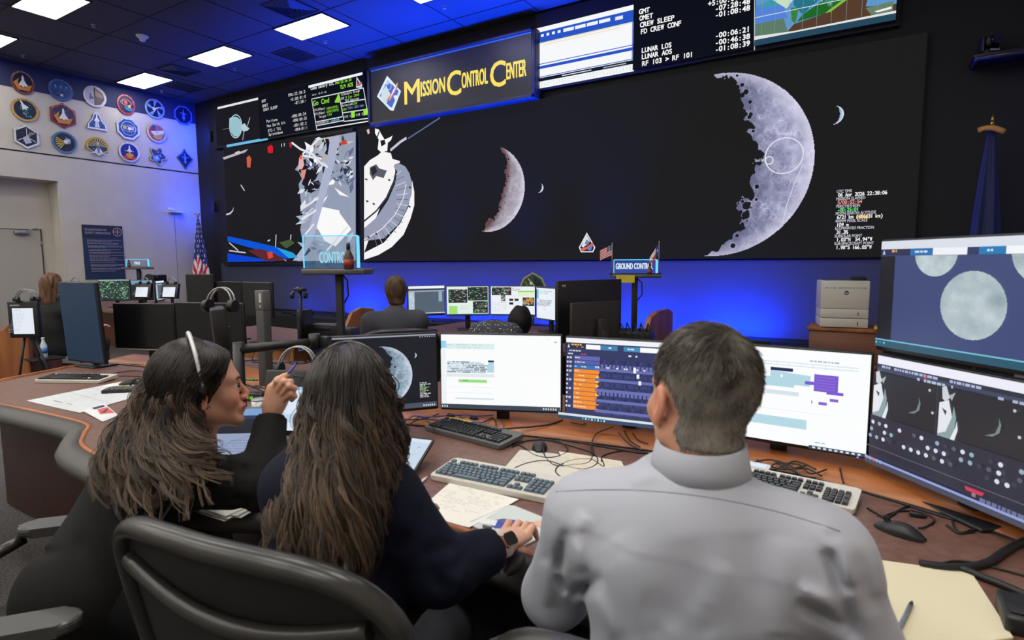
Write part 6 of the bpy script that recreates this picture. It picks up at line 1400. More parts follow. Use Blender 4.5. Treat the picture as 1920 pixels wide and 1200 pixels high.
# ---------------------------------------------------------------- hair: bundles of tapering wavy strands
def strand_mesh(paths, r0, col, n=4):
    """paths (N, K, 3) with radius r0 tapering; col (N, K, 3)"""
    N_, K, _ = paths.shape; T = np.gradient(paths, axis=1); T /= np.linalg.norm(T, axis=2, keepdims=True)+1e-9
    ref = np.array([.3, .2, .93]); A = np.cross(T, ref); A /= np.linalg.norm(A, axis=2, keepdims=True)+1e-9; B = np.cross(T, A)
    tt = np.linspace(0, 1, K); rad = (np.clip(tt/.06, .4, 1)*(1-.75*np.clip((tt-.6)/.4, 0, 1)**1.5))[None, :, None]*np.asarray(r0).reshape(-1, 1, 1)
    ang = 2*PI*np.arange(n)/n
    V = paths[:, :, None, :]+rad[..., None]*(A[:, :, None, :]*np.cos(ang)[None, None, :, None]+B[:, :, None, :]*np.sin(ang)[None, None, :, None])
    base = (np.arange(N_)*K*n)[:, None, None]+(np.arange(K-1)*n)[None, :, None]+np.arange(n)[None, None, :]
    nx = (np.arange(N_)*K*n)[:, None, None]+(np.arange(K-1)*n)[None, :, None]+((np.arange(n)+1) % n)[None, None, :]
    F_ = np.stack([base, nx, nx+n, base+n], -1).reshape(-1, 4)
    return V.reshape(-1, 3), F_, np.repeat(col.reshape(-1, 3), n, axis=0)
def hair_obj(name, paths, r0, col, m, parent, n=4):
    V, F_, C_ = strand_mesh(paths, r0, col, n)
    me = bpy.data.meshes.new(name); me.vertices.add(len(V)); me.vertices.foreach_set('co', V.astype(np.float32).ravel())
    me.loops.add(F_.size); me.loops.foreach_set('vertex_index', F_.astype(np.int32).ravel()); me.polygons.add(len(F_))
    me.polygons.foreach_set('loop_start', np.arange(0, F_.size, 4, dtype=np.int32)); me.update(calc_edges=True); me.polygons.foreach_set('use_smooth', [True]*len(F_))
    ca = me.color_attributes.new('Col', 'FLOAT_COLOR', 'POINT'); ca.data.foreach_set('color', np.concatenate([C_, np.ones((len(C_), 1))], 1).astype(np.float32).ravel())
    me.materials.append(m); o = bpy.data.objects.new(name, me); COL.objects.link(o); o.parent = parent; o.matrix_parent_inverse = Matrix.Translation(-Vector(parent.location)); return o
def resample(cp, K):
    p = curve_pts([tuple(q) for q in cp], 10); p = np.array([list(q) for q in p]); s_ = np.concatenate([[0], np.cumsum(np.linalg.norm(np.diff(p, axis=0), axis=1))]); t = np.linspace(0, s_[-1], K)
    return np.stack([np.interp(t, s_, p[:, i]) for i in range(3)], 1)
def long_hair(parent, skl, guides, n_locks, per, K, lockr, dark, tip, wave=.010, seed=1, r0=.0011, tipstart=.45, depth_dir=None, depth=.03, crest=None):
    """locks follow paths blended between neighbouring guides; each lock waves as one"""
    rg_ = np.random.default_rng(seed); G = np.array([resample(g, K) for g in guides]); ng = len(G); t = np.linspace(0, 1, K)
    P_all = []; C_all = []; R_all = []
    dd_ = np.array(depth_dir if depth_dir is not None else (0, 1, 0), float)
    for i in range(n_locks):
        u = rg_.uniform(0, ng-1.001); a = int(u); f = u-a; base = G[a]*(1-f)+G[a+1]*f
        dep = rg_.uniform(0, 1)**1.0*depth; ln = rg_.uniform(.74, 1.0) if rg_.random() < .7 else rg_.uniform(.5, .78)
        tq = t*ln; base = np.stack([np.interp(tq, t, base[:, k]) for k in range(3)], 1)+dd_*dep*(.25+.75*t)[:, None]
        T = np.gradient(base, axis=0); T /= np.linalg.norm(T, axis=1)[:, None]; S_ = np.cross(T, dd_); S_ /= np.linalg.norm(S_, axis=1)[:, None]+1e-9
        ph, fr = rg_.uniform(0, 6.3), rg_.uniform(1.3, 2.3); amp = wave*rg_.uniform(.5, 1.5)*np.clip((t-.30)/.5, 0, 1)**1.0
        base = base+S_*(amp*np.sin(ph+fr*2*PI*t))[:, None]-dd_*(amp*.8*np.cos(ph+fr*2*PI*t))[:, None]
        lr = lockr*rg_.uniform(.6, 1.4)*(.35+.65*np.clip(t/.35, 0, 1))*(1-.82*np.clip((t-.5)/.5, 0, 1))
        sh = rg_.uniform(.72, 1.3); tl = rg_.uniform(0, 1)**.8
        for j in range(per):
            an, q = rg_.uniform(0, 2*PI), rg_.random()**.5
            off = S_*(lr*q*math.cos(an))[:, None]+dd_*(lr*q*.6*math.sin(an))[:, None]
            jit = rg_.normal(size=3)*.0012; tw = (rg_.normal()*.0042*np.sin(3*t*PI+rg_.uniform(0, 6)))[:, None]*S_
            P_all.append(base+off+jit+tw)
            v = sh*rg_.uniform(.8, 1.2); w_ = (np.clip((t-tipstart)/.35, 0, 1)*tl)[:, None]
            C_all.append((np.array(srgb(dark))*(1-w_)+np.array(srgb(tip))*w_)*v); R_all.append(r0*rg_.uniform(.7, 1.3))
    Pa = np.array(P_all); O_, R_ = skl; Lq = (Pa-O_)@R_/(R_[:, 0]**2).sum()-np.array([0, -.016, .046]); q_ = Lq/np.array([.0815, .104, .094])
    nn = np.sqrt((q_**2).sum(-1)); tgt = 1.0+rg_.uniform(.0, .09, size=(len(Pa), 1)); k_ = np.where(nn < tgt, tgt/np.maximum(nn, .3), 1.0); k_ = np.where(Lq[..., 2] < -.10, 1.0, k_)
    P_all = (Lq*k_[..., None]+np.array([0, -.016, .046]))@R_.T+O_
    return hair_obj('hair', np.array(P_all), np.array(R_all), np.array(C_all), HAIR, parent)
HAIR = attr_mat('hair_strands', rough=0.36, spec=0.5); HAIR_M = attr_mat('hair_matte', rough=0.7, spec=0.25)

# ================================================================ 1. grey haired man in a grey shirt
man = empty('person', (-.27, 1.02, .45), 0, 'man with short greying hair in a light grey shirt, seen from behind at the right', 'person')
def set_root(o, root): # keep world placement
    o.matrix_parent_inverse = root.matrix_world.inverted() if False else Matrix.Translation(-Vector(root.location)); return o
mh = math.radians(6)
FWD = np.array([-math.sin(mh), math.cos(mh), 0]); RGT = np.array([math.cos(mh), math.sin(mh), 0]); UPV = np.array([0, 0, 1.])
def mp_(r, f, z): return np.array([-.245, .985, 0])+RGT*r+FWD*f+UPV*z
HO = V3(at(1312, 755, 1.03)); _v = ray(1312, 755); _v[2] = 0; HR = np.array(Matrix.Rotation(.10, 3, Vector(_v))) @ rot3(math.radians(42), -.08, 0.0)*1.05; NC = HO+HR@np.array([0, -.028, -.118])
hv, hq, hc = head_mesh(HO, HR, True, (204, 150, 124), (176, 110, 98), stubble=(120, 104, 96))
bd = Body(); bd.k = .06
bd.cap(mp_(0, .0, .50), mp_(0, -.01, .80), .15, .145, FWD, .72); bd.cap(mp_(0, -.01, .80), mp_(0, .0, 1.00), .150, .155, FWD, .70)
bd.cap(mp_(-.085, .0, .96), mp_(-.13, .02, 1.015), .10, .072, FWD, .85); bd.cap(mp_(.085, .0, .96), mp_(.13, .02, 1.02), .10, .075, FWD, .85)
bd.cap(mp_(-.195, .03, 1.012), mp_(.195, .03, 1.015), .058, .058, None, 1, .07)
bd.cap(mp_(0, .02, 1.04), mp_(-.01, .055, 1.12), .075, .062, None, 1, .05)
bd.cap(mp_(-.20, .03, 1.00), mp_(-.285, .08, .80), .066, .055); bd.cap(mp_(-.285, .08, .80), mp_(-.17, .33, .80), .052, .036, None, 1, .03)
bd.cap(mp_(.20, .03, 1.015), mp_(.30, .06, .80), .066, .056); bd.cap(mp_(.30, .06, .80), mp_(.16, .34, .80), .052, .036, None, 1, .03)
lo, hi = bd.bounds(.03)
core = nets(lambda P: bd.f(P, -.014), lo, hi, .014)
def skincol(cs): return lambda V: cs
legs = Body(); legs.k = .05
for s_ in (-1, 1):
    legs.cap(mp_(.09*s_, .0, .53), mp_(.13*s_, .42, .52), .085, .062); legs.cap(mp_(.13*s_, .42, .52), mp_(.13*s_, .45, .10), .058, .042); legs.cap(mp_(.13*s_, .42, .05), mp_(.13*s_, .60, .04), .04, .035)
# hands resting on the keyboard side of the desk
def rest_hand(wr, fw, side, z, curl=.012, sp=.019):
    """a relaxed right (side=1) or left hand lying palm down: wrist point, forward direction"""
    wr = np.array(wr, float); fw = np.array(fw, float); fw /= np.linalg.norm(fw); rt = np.cross(fw, UPV); up = UPV
    palm = [(wr, wr+fw*.04, .024, .03, up, .62), (wr+fw*.04-rt*.018, wr+fw*.08-rt*.026, .022, .016, up, .75), (wr+fw*.04+rt*.016, wr+fw*.078+rt*.024, .022, .016, up, .75), (wr+fw*.04, wr+fw*.085, .024, .018, up, .7)]
    fg = []
    for i, (o_, L) in enumerate(((-.033, .060), (-.011, .078), (.011, .084), (.032, .076))):
        b = wr+fw*(.088-.02*abs(o_-.005)*10)+rt*o_*side+up*.006
        d = fw+rt*o_*side*3.0; d /= np.linalg.norm(d); p1 = b+d*L*.42+up*.010; p2 = p1+d*L*.33-up*.012; p3 = p2+d*L*.22-up*(curl+.006)
        fg.append(([b-fw*.012, p1, p2, p3], [.0095, .0088, .008, .0066]))
    tb = wr+fw*.022+rt*.022*side*-1*-1*(1 if side < 0 else 1)*(-1 if True else 1)*1.0
    tdir = -rt*side
    tb = wr+fw*.020+rt*(.024*side)*1.0; tb = wr+fw*.02-rt*(-.026*side)
    return palm, fg
def build_hand(wr, fw, side, thumb=True, up=UPV, curl=.012, rise=.010, elev=0.0):
    wr = np.array(wr, float); fw = np.array(fw, float); fw /= np.linalg.norm(fw); up = np.array(up, float); up -= fw*(up@fw); up /= np.linalg.norm(up); rt = np.cross(fw, up)
    th = -rt*side      # thumb side: left of a right hand that lies palm down
    pal = [(wr, wr+fw*.045, .023, .029, up, .62), (wr+fw*.035+th*.016, wr+fw*.080+th*.028, .022, .0145, up, .8), (wr+fw*.035-th*.014, wr+fw*.074-th*.030, .021, .014, up, .8), (wr+fw*.04, wr+fw*.084, .024, .0165, up, .75)]
    fg = []
    for o_, L in ((.031, .074), (.010, .084), (-.011, .078), (-.031, .060)):
        b = wr+fw*(.086-abs(o_)*.25)+th*o_+up*.004; d = fw+th*o_*2.6; d /= np.linalg.norm(d)
        p1 = b+d*L*.44+up*rise; p2 = p1+d*L*.33-up*(rise*.9+curl*.4); p3 = p2+d*L*.20-up*curl
        fg.append(([b-fw*.015, p1, p2, p3], [.0100, .0089, .008, .0066]))
    t0_ = wr+fw*.018+th*.022-up*.004; t1_ = t0_+fw*.034+th*.026-up*.004; t2_ = t1_+fw*.030+th*.008-up*.004; t3_ = t2_+fw*.022-th*.002-up*.003
    if thumb: fg.append(([t0_, t1_, t2_, t3_], [.0145, .0115, .0095, .0075]))
    return {'palm': pal, 'fingers': fg}
def hand_mesh(spec, res=.0026):
    f, lo, hi = hand_f(spec); return nets(f, lo, hi, res)
mparts = [(hv, hq), core]
handsm = [hand_mesh(build_hand(mp_(-.165, .345, .785), FWD+RGT*.25, -1), .003), hand_mesh(build_hand(mp_(.155, .355, .785), FWD-RGT*.25, 1), .003)]
legm = nets(lambda P: legs.f(P, -.01), *legs.bounds(.03), .016)
sk = np.array(srgb((204, 150, 124)))
allp = mparts+handsm+[legm]
cols = np.concatenate([hc]+[np.tile(sk, (len(p[0]), 1)) for p in allp[1:]])
set_root(mesh_obj('body', allp, SKIN, man, lambda V: cols), man)
for o in list(man.children): pass
def fp(root, *a, **k):
    before = set(bpy.data.objects); face_parts(root, *a, **k)
    for o in set(bpy.data.objects)-before:
        if o.parent is root: set_root(o, root)
fp(man, HO, HR, brow=(70, 60, 52))
# shirt
def ridge(P, a, b, wdt, amp):
    """a fold: raised crease along the segment a-b"""
    a = np.array(a, float); b = np.array(b, float); d = b-a; t = np.clip(((P-a)@d)/(d@d), 0, 1); q = P-a-t[..., None]*d; r = np.sqrt((q*q).sum(-1))
    return amp*np.exp(-(r/wdt)**2)*np.sin(np.clip(t*PI, 0, PI))**.5
mfolds = []
for x0, y0, x1, y1, w_, am in ((1062, 985, 1046, 1085, .009, -.012), (1078, 1000, 1092, 1075, .012, .009), (1058, 1125, 1135, 1078, .008, -.011), (1042, 1070, 1066, 1118, .007, -.010), (1020, 1040, 1030, 1150, .012, .007), (1100, 960, 1075, 1010, .012, .005),
                                 (1552, 1030, 1584, 1120, .009, -.013), (1570, 1010, 1600, 1095, .012, .010), (1495, 1130, 1585, 1178, .008, -.012), (1500, 1105, 1575, 1140, .012, .009), (1605, 1040, 1640, 1150, .012, -.006), (1584, 1120, 1600, 1200, .010, -.010), (1530, 975, 1560, 1035, .014, .006),
                                 (1290, 896, 1352, 868, .006, -.006), (1300, 910, 1372, 880, .008, .004), (1240, 885, 1180, 905, .010, .003), (1380, 880, 1470, 920, .008, -.004), (1430, 905, 1520, 930, .010, .004),
                                 (1150, 1000, 1230, 1180, .030, .005), (1290, 1010, 1330, 1190, .030, -.004), (1400, 1000, 1440, 1180, .028, -.006), (1470, 1010, 1460, 1190, .026, .006), (1200, 1120, 1330, 1200, .022, -.005), (1340, 1130, 1250, 1200, .02, .005), (1110, 1110, 1160, 1200, .014, .007), (1360, 1060, 1330, 1140, .02, .004)):
    mfolds.append((V3(at(x0, y0, .90)), V3(at(x1, y1, .90)), w_, am))
def ridge_p(P, a, b, wdt, amp, n):
    """fold seen along n: distance is measured across n only, and only on the near side"""
    n = np.array(n)/np.linalg.norm(n); Q = P-((P-a)@n)[..., None]*n; b = b-((b-a)@n)*n
    return ridge(Q, a, b, wdt, amp)
def shirt_f(P):
    d = bd.f(P, .008)
    nearm = np.clip((-(P-mp_(0, 0, 0))@FWD+.05)/.05, 0, 1)
    for a, b, w_, am in mfolds: d = d-ridge_p(P, a, b, w_*1.1, am*1.5, (a+b)/2-O3)*nearm
    d = d-.0022*nz(P, 26, 5)*np.clip((1.08-P[..., 2])/.1, 0, 1)-.0035*nz(P*np.array([1, 1, .45]), 22, 9)*np.clip((1.0-P[..., 2])/.15, 0, 1)
    # yoke seam: the yoke lies a hair above the back panel
    loc = (P-mp_(0, 0, 0)); r = loc@RGT; z = P[..., 2]; seam = 1.028-.06*r-.25*r*r
    d = d+np.where(z > seam, -.0016, 0)
    nd = s_cap(P, HO+HR@np.array([0, -.03, -.05]), HO+HR@np.array([0, -.05, -.2]), .070, .075)
    d = smax(d, -(np.sqrt(((P-NC)[..., :2]**2).sum(-1))-.058), .006)
    cut = P[..., 2]-1.148; d = smax(d, cut, .006)
    for hd, sgn in ((mp_(-.17, .33, .80), -1), (mp_(.16, .34, .80), 1)):
        d = np.maximum(d, -(np.sqrt(((P-hd)**2).sum(-1))-.035))
    return d
SHIRT = mat('shirt_cotton', (178, 181, 194), .8, bump=.25, bscale=900, sheen=.15)
sv = nets(shirt_f, lo, hi, .0062)
shirt = set_root(mesh_obj('shirt', [sv], SHIRT, man), man)
# collar: a folded band around the neck
cr_ = []; cc = NC*np.array([1, 1, 0])+np.array([-.004, .002, 0])
for i in range(49):
    a = PI*2*i/48; s1 = math.sin(a); zt = 1.178+.006*s1; lift = -.012*max(0, math.sin(a+PI))*0
    e = np.array([math.cos(a), math.sin(a), 0]); rr_ = np.array([.071, .074])
    row = []
    for rad, z in ((-.004, 1.130), (-.003, 1.186), (.001, 1.192), (.005, 1.190), (.010, 1.165), (.014, 1.142), (.009, 1.141), (.004, 1.145)):
        row.append(Vector(cc+np.array([e[0]*(.070+rad), e[1]*(.071+rad), z+.004*s1])))
    cr_.append(row)
s = MB(); s.grid(cr_); s.smooth = True; set_root(s.build('collar', SHIRT, man), man)
tr = set_root(mesh_obj('trousers', [nets(lambda P: legs.f(P, .008), *legs.bounds(.03), .014)], mat('dark_trousers', (36, 38, 46), .85), man), man)
# seam threads across the yoke, found by walking from the eye onto the cloth
def onto(f, x, y, d0=.6, d1=1.4):
    r_ = ray(x, y); r_ = r_/np.linalg.norm(r_); t = d0
    for _ in range(60):
        v = float(f((O3+r_*t)[None])[0]); t += v*.7
        if abs(v) < 4e-4 or t > d1: break
    return O3+r_*(t-.0004)
sp_ = [onto(shirt_f, x, y) for x, y in [(1042+k*(1575-1042)/26, 922-.085*(k*20.5)+.00042*(k*20.5)**2) for k in range(27)]]
s = MB(); s.tube(sp_, .0008, 5); set_root(s.build('yoke_seam', mat('seam_thread', (150, 153, 166), .8), man), man)
rr = random.Random(3)
# short hair: scalp cap plus thousands of short strands
def hair_region(L):
    """distance-like value, positive where scalp hair grows (male, short)"""
    x, y, z = np.abs(L[..., 0]), L[..., 1], L[..., 2]
    front = .068-1.0*np.clip(.10-z, 0, 1)*.55; a = front-y
    side = z-(.012-.9*np.clip(-y-.018, -.03, .1))
    back = z-(-.068)
    ear = np.sqrt((y+.010)**2+((z+.004)*.8)**2)-.033+np.clip(-(x-.05), 0, 1)*3
    low = np.where(y > -.012, z-.012, np.where(y > -.05, z-(.012-(-.012-y)*2.1), z+.066))
    return np.minimum(np.minimum(a, low), ear)
GREY = lambda L, rg_: None
def cap_f(P): return smax(head_f(P, True)-.0045, -hair_region(P)*.8, .006)
cv, cq = nets(cap_f, (-.095, -.13, -.09), (.095, .11, .15), .004)
def mhair_col(L, var):
    z = L[:, 2]; side = np.clip((.085-z)/.10, 0, 1); n_ = nz(L, 70, 4)*.5+nz(L, 160, 6)*.5
    g = np.clip(.20+.60*side**1.1+.30*n_+var, 0, 1)[:, None]
    return np.array(srgb((44, 37, 32)))*(1-g)+np.array(srgb((152, 146, 138)))*g
rg_ = np.random.default_rng(5)
N0, T0 = cv, cq
hcap = set_root(mesh_obj('hair', [(cv@HR.T+HO, cq)], HAIR_M, man, lambda V: mhair_col(cv, -.12)), man)
idx = rg_.integers(0, len(cv), 15000); root_ = cv[idx]+rg_.normal(size=(15000, 3))*.0015
e_ = 1e-3; g_ = np.stack([head_f(root_+np.eye(3)[k]*e_, True)-head_f(root_-np.eye(3)[k]*e_, True) for k in range(3)], 1); g_ /= np.linalg.norm(g_, axis=1)[:, None]+1e-9
ok = (hair_region(root_) > 0.0) & (head_f(root_) > -.004); root_, g_ = root_[ok], g_[ok]
whorl = np.array([.01, -.07, .125]); fl = root_-whorl; fl -= (fl*g_).sum(1)[:, None]*g_; fl /= np.linalg.norm(fl, axis=1)[:, None]+1e-9
fl = fl+np.cross(g_, fl)*.25-np.array([0, 0, .35])+rg_.normal(size=fl.shape)*.14; ln = (.006+.012*np.clip((root_[:, 2]-.05)/.08, 0, 1))[:, None, None]
tt = np.linspace(0, 1, 4)[None, :, None]; pth = root_[:, None, :]-g_[:, None]*.002+ln*(g_[:, None]*tt*.24+fl[:, None]*(tt*.8+.15*tt*tt))
cl = mhair_col(root_, rg_.normal(size=len(root_))*.16)[:, None, :]*np.ones((1, 4, 1))
set_root(hair_obj('hair_strands', pth@HR.T+HO, np.full(len(pth), .00055), cl, HAIR_M, man, n=3), man)

# ================================================================ 2. woman in a navy blazer (centre)
wc_ = empty('person', (-.97, .86, .45), 0, 'woman with very long wavy brown hair and navy blazer, hand on a mouse', 'person')
wf = math.radians(16); F2 = np.array([-math.sin(wf), math.cos(wf), 0]); R2 = np.array([math.cos(wf), math.sin(wf), 0])
def w2(r, f, z): return np.array([-.955, .86, 0])+R2*r+F2*f+UPV*z
HO2 = V3(at(657, 768, 1.30)); HR2 = rot3(math.radians(26), -.12, 0.0)
C7 = HO2+np.array([.01, -.05, -.135])
hv2, hq2, hc2 = head_mesh(HO2, HR2, False, (214, 166, 142), (180, 104, 98), res=.004)
b2 = Body(); b2.k = .05
SH_L, SH_R = V3(at(552, 872, 1.26)), V3(at(728, 898, 1.24))
EL_R, WR_R = V3(at(826, 1072, 1.24)), V3(at(936, 1024, 1.37))
mid = (SH_L+SH_R)/2
pel = np.array([mid[0]+.03, mid[1]-.10, .56]); 
b2.cap(pel+R2*.03, pel*.5+mid*.5+np.array([.01, -.01, -.08]), .17, .14, F2, .75); b2.cap(pel*.5+mid*.5+np.array([0, -.01, -.08]), mid-UPV*.11, .125, .135, F2, .72)
b2.cap(SH_L+R2*.05-UPV*.045, SH_R-R2*.05-UPV*.045, .072, .072, None, 1, .06); b2.cap(mid-UPV*.03, C7, .06, .05)
b2.cap(SH_R-UPV*.045, EL_R, .060, .052); b2.cap(EL_R, WR_R-(WR_R-EL_R)*.0, .053, .034, None, 1, .03)
EL_L = SH_L+np.array([-.07, .08, -.27]); WR_L = EL_L+np.array([.10, .22, .02])
b2.cap(SH_L-UPV*.045, EL_L, .060, .050); b2.cap(EL_L, WR_L, .048, .034, None, 1, .03)
lo2, hi2 = b2.bounds(.03)
arm_dir = (WR_R-EL_R)/np.linalg.norm(WR_R-EL_R)
HP = V3(pz(1000, 962, .775)); hdir = HP-WR_R
hspec = build_hand(WR_R+arm_dir*.022, V3(pz(1000, 972, .79))-WR_R, 1, curl=.016, rise=.012)
fore = nets(lambda P: s_cap(P, EL_R, WR_R+arm_dir*.03, .042, .0255), np.minimum(EL_R, WR_R)-.06, np.maximum(EL_R, WR_R)+.08, .006)
hspecL = build_hand(WR_L, F2, -1)
l2 = Body(); l2.k = .05
for s_ in (-1, 1): l2.cap(pel+R2*.08*s_-UPV*.02, pel+R2*.11*s_+F2*.40-UPV*.05, .08, .058); l2.cap(pel+R2*.11*s_+F2*.40-UPV*.05, pel+R2*.11*s_+F2*.42+UPV*(.1-pel[2]), .055, .04); l2.cap(pel+R2*.11*s_+F2*.40+UPV*(.05-pel[2]), pel+R2*.11*s_+F2*.56+UPV*(.04-pel[2]), .035, .03)
core2 = nets(lambda P: b2.f(P, -.014), lo2, hi2, .014)
ap = [(hv2, hq2), core2, hand_mesh(hspec), fore, hand_mesh(hspecL, .0035), nets(lambda P: l2.f(P, -.01), *l2.bounds(.03), .018)]
sk2 = np.array(srgb((222, 172, 148)))
cols2 = np.concatenate([hc2]+[np.tile(sk2, (len(p[0]), 1)) for p in ap[1:]])
set_root(mesh_obj('body', ap, SKIN, wc_, lambda V: cols2), wc_); fp(wc_, HO2, HR2)
def fold_set(n, A, B, spread, seed, amp=.006, w_=.016):
    r_ = np.random.default_rng(seed); A = np.array(A); B = np.array(B); out = []
    for _ in range(n):
        t = r_.uniform(0, 1); c = A*(1-t)+B*t; d = r_.normal(size=3); d -= (d@(B-A))*(B-A)/((B-A)@(B-A))*.6; d /= np.linalg.norm(d); out.append((c+d*spread, c+d*spread+np.cross(d, (B-A)/np.linalg.norm(B-A))*.05+(B-A)*.08, w_, amp*r_.uniform(-1, 1)))
    return out
fo2 = fold_set(10, SH_R-UPV*.05, EL_R, .06, 2, .008)+fold_set(10, EL_R, WR_R, .05, 3, .008)
def blazer_f(P):
    d = b2.f(P, .012)
    for a, b, w_, am in fo2: d = d-ridge_p(P, a, b, w_, am*1.3, (a+b)/2-O3)
    d = d-.003*nz(P*np.array([1, 1, .6]), 20, 31)
    d = smax(d, (P-WR_R)@arm_dir+.022, .004)
    dl = (WR_L-EL_L)/np.linalg.norm(WR_L-EL_L); d = np.where((np.abs(P-WR_L)**2).sum(-1) < .01, smax(d, (P-WR_L)@dl+.01, .004), d)
    return smax(d, -s_cap(P, C7+UPV*.0, C7+UPV*.3, .056, .09), .008)
BLZ = mat('navy_wool', (17, 20, 38), .85, bump=.35, bscale=700, spec=.2)
set_root(mesh_obj('blazer', [nets(blazer_f, lo2, hi2, .0078)], BLZ, wc_), wc_)
s = MB(); cols_ = []
for i in range(33):
    a = 2*PI*i/32; e = R2*math.cos(a)+F2*math.sin(a)
    cols_.append([Vector(C7+e*(.058+q)+UPV*(z+.012*math.cos(a)*0)) for q, z in ((-.006, -.02), (-.002, .022), (.006, .025), (.022, -.018), (.03, -.035), (.022, -.04))])
s.grid(cols_); set_root(s.build('lapel_collar', BLZ, wc_), wc_)
set_root(mesh_obj('trousers', [nets(lambda P: l2.f(P, .01), *l2.bounds(.03), .016)], mat('dark_trousers', (36, 38, 46), .85), wc_), wc_)
# hair: dark skull cap, then locks from the parting round the head and down the back
def skull(O, R, grow, zlow, parent, c, name='hair_base', ymax=.062):
    f = lambda P: smax(smax(s_ell(P, (0, -.016, .046), (.0775+grow, .1+grow, .09+grow)), -P[..., 2]+zlow, .01), P[..., 1]-ymax+.35*(P[..., 2]-.08)*0-np.clip(.09-P[..., 2], 0, 1)*-.45, .008)
    v, q = nets(f, (-.11, -.14, -.12), (.11, .12, .16), .005); return set_root(mesh_obj(name, [(v@R.T+O, q)], HAIR, parent, lambda V: np.array(srgb(c))*(1+.3*nz(v, 90, 2))[:, None]), parent)
skull(HO2, HR2, .006, -.06, wc_, (44, 34, 30))
gd = []
def A3(x, y, d): return V3(at(x, y, d))
for lst in ([(640, 655, 1.33), (592, 690, 1.36), (577, 770, 1.36), (562, 850, 1.30), (530, 930, 1.24), (512, 1010, 1.19)],
            [(642, 652, 1.30), (596, 680, 1.28), (578, 750, 1.26), (562, 850, 1.22), (538, 950, 1.16), (518, 1050, 1.14)],
            [(644, 650, 1.28), (610, 676, 1.22), (592, 750, 1.19), (588, 850, 1.16), (574, 950, 1.12), (548, 1080, 1.09)],
            [(646, 649, 1.27), (630, 676, 1.19), (618, 750, 1.16), (618, 850, 1.13), (606, 950, 1.09), (592, 1120, 1.05)],
            [(650, 649, 1.27), (655, 676, 1.18), (652, 750, 1.15), (652, 850, 1.12), (648, 960, 1.08), (640, 1130, 1.04)],
            [(654, 649, 1.28), (684, 678, 1.20), (688, 750, 1.16), (686, 850, 1.13), (680, 950, 1.10), (676, 1120, 1.05)],
            [(656, 650, 1.30), (704, 684, 1.24), (716, 750, 1.21), (716, 850, 1.17), (704, 940, 1.13), (690, 1050, 1.11)],
            [(656, 652, 1.33), (712, 690, 1.30), (728, 760, 1.28), (734, 840, 1.25), (722, 900, 1.19), (704, 990, 1.16)],
            [(655, 655, 1.35), (712, 694, 1.36), (731, 760, 1.38), (742, 830, 1.36), (744, 880, 1.32), (728, 930, 1.26)]):
    gd.append([A3(*q) for q in lst])
vdir = np.array([-.62, .78, 0]); gd_c = list(gd)
long_hair(wc_, (HO2, HR2), gd, 420, 15, 32, .0085, (34, 26, 23), (98, 78, 61), wave=.021, seed=8, depth_dir=vdir, depth=.045, tipstart=.40, r0=.0012)

# ================================================================ 3. woman with a headband, leaning in from the left
wl = empty('person', (-1.95, .62, .45), 0, 'woman in black with long dark hair, leaning forward and holding up a pen', 'person')
HO3 = V3(at(379, 733, 1.67)); HR3 = rot3(math.radians(-25), .05, -.03)*1.07
hv3, hq3, hc3 = head_mesh(HO3, HR3, False, (214, 160, 134), (176, 100, 94), res=.0030)
b3 = Body(); b3.k = .05
pel3 = V3(at(165, 1110, 1.58)); ch3 = V3(at(290, 885, 1.76)); C73 = HO3+np.array([-.035, -.05, -.155])
SR3 = V3(at(372, 900, 1.60)); SL3 = V3(at(250, 800, 1.95))
EL3 = V3(at(492, 908, 1.60)); WR3 = V3(at(508, 782, 1.72))
b3.cap(pel3, pel3*.45+ch3*.55+np.array([0, 0, -.02]), .155, .125, None); b3.cap(pel3*.45+ch3*.55+np.array([0, 0, -.02]), ch3, .125, .14)
b3.cap(ch3, C73-UPV*.03, .12, .06); b3.cap(SR3-(SR3-ch3)*.3, SL3, .075, .06, None, 1, .06)
b3.cap(SR3, EL3, .066, .052); b3.cap(EL3, WR3, .052, .033, None, 1, .03)
ELL3 = SL3+np.array([.05, .18, -.20]); b3.cap(SL3, ELL3, .058, .05); b3.cap(ELL3, ELL3+np.array([.22, .10, .02]), .046, .034)
lo3, hi3 = b3.bounds(.03)
ad3 = (WR3-EL3)/np.linalg.norm(WR3-EL3)
# raised pinching hand
rt3 = np.array([.53, .85, 0]); # across the picture, away to the right
cam3 = V3(at(520, 740, 1.72))-O3; cam3 /= np.linalg.norm(cam3)
up3 = np.array([0, 0, 1.]); vr = np.cross(cam3, up3); vr /= np.linalg.norm(vr); vu = np.cross(vr, cam3)
def H3(x, y, dz=0.0): return V3(at(x, y, 1.72+dz))
spec3 = {'palm': [(WR3+ad3*.0, H3(514, 762, .0), .0245, .026, cam3, .8), (H3(512, 765), H3(520, 738), .027, .028, cam3, .72), (H3(524, 752), H3(538, 736), .022, .017, cam3, .8), (H3(508, 755), H3(512, 728), .020, .017, cam3, .8)],
         'fingers': [([H3(512, 734, -.004), H3(520, 715, -.020), H3(533, 706, -.016), H3(540, 702, -.010)], [.0105, .0098, .0085, .007]),
                     ([H3(522, 732, -.012), H3(533, 716, -.030), H3(545, 716, -.022), H3(543, 724, -.012)], [.0105, .0098, .0088, .0075]),
                     ([H3(530, 738, -.012), H3(542, 724, -.032), H3(552, 728, -.022), H3(548, 737, -.012)], [.0100, .0094, .0085, .0075]),
                     ([H3(534, 748, -.006), H3(546, 738, -.024), H3(553, 743, -.016), H3(547, 750, -.008)], [.0092, .0084, .0076, .0068]),
                     ([H3(508, 752, .018), H3(508, 730, .030), H3(520, 712, .018), H3(534, 704, .002)], [.0145, .0120, .0098, .0078])]}
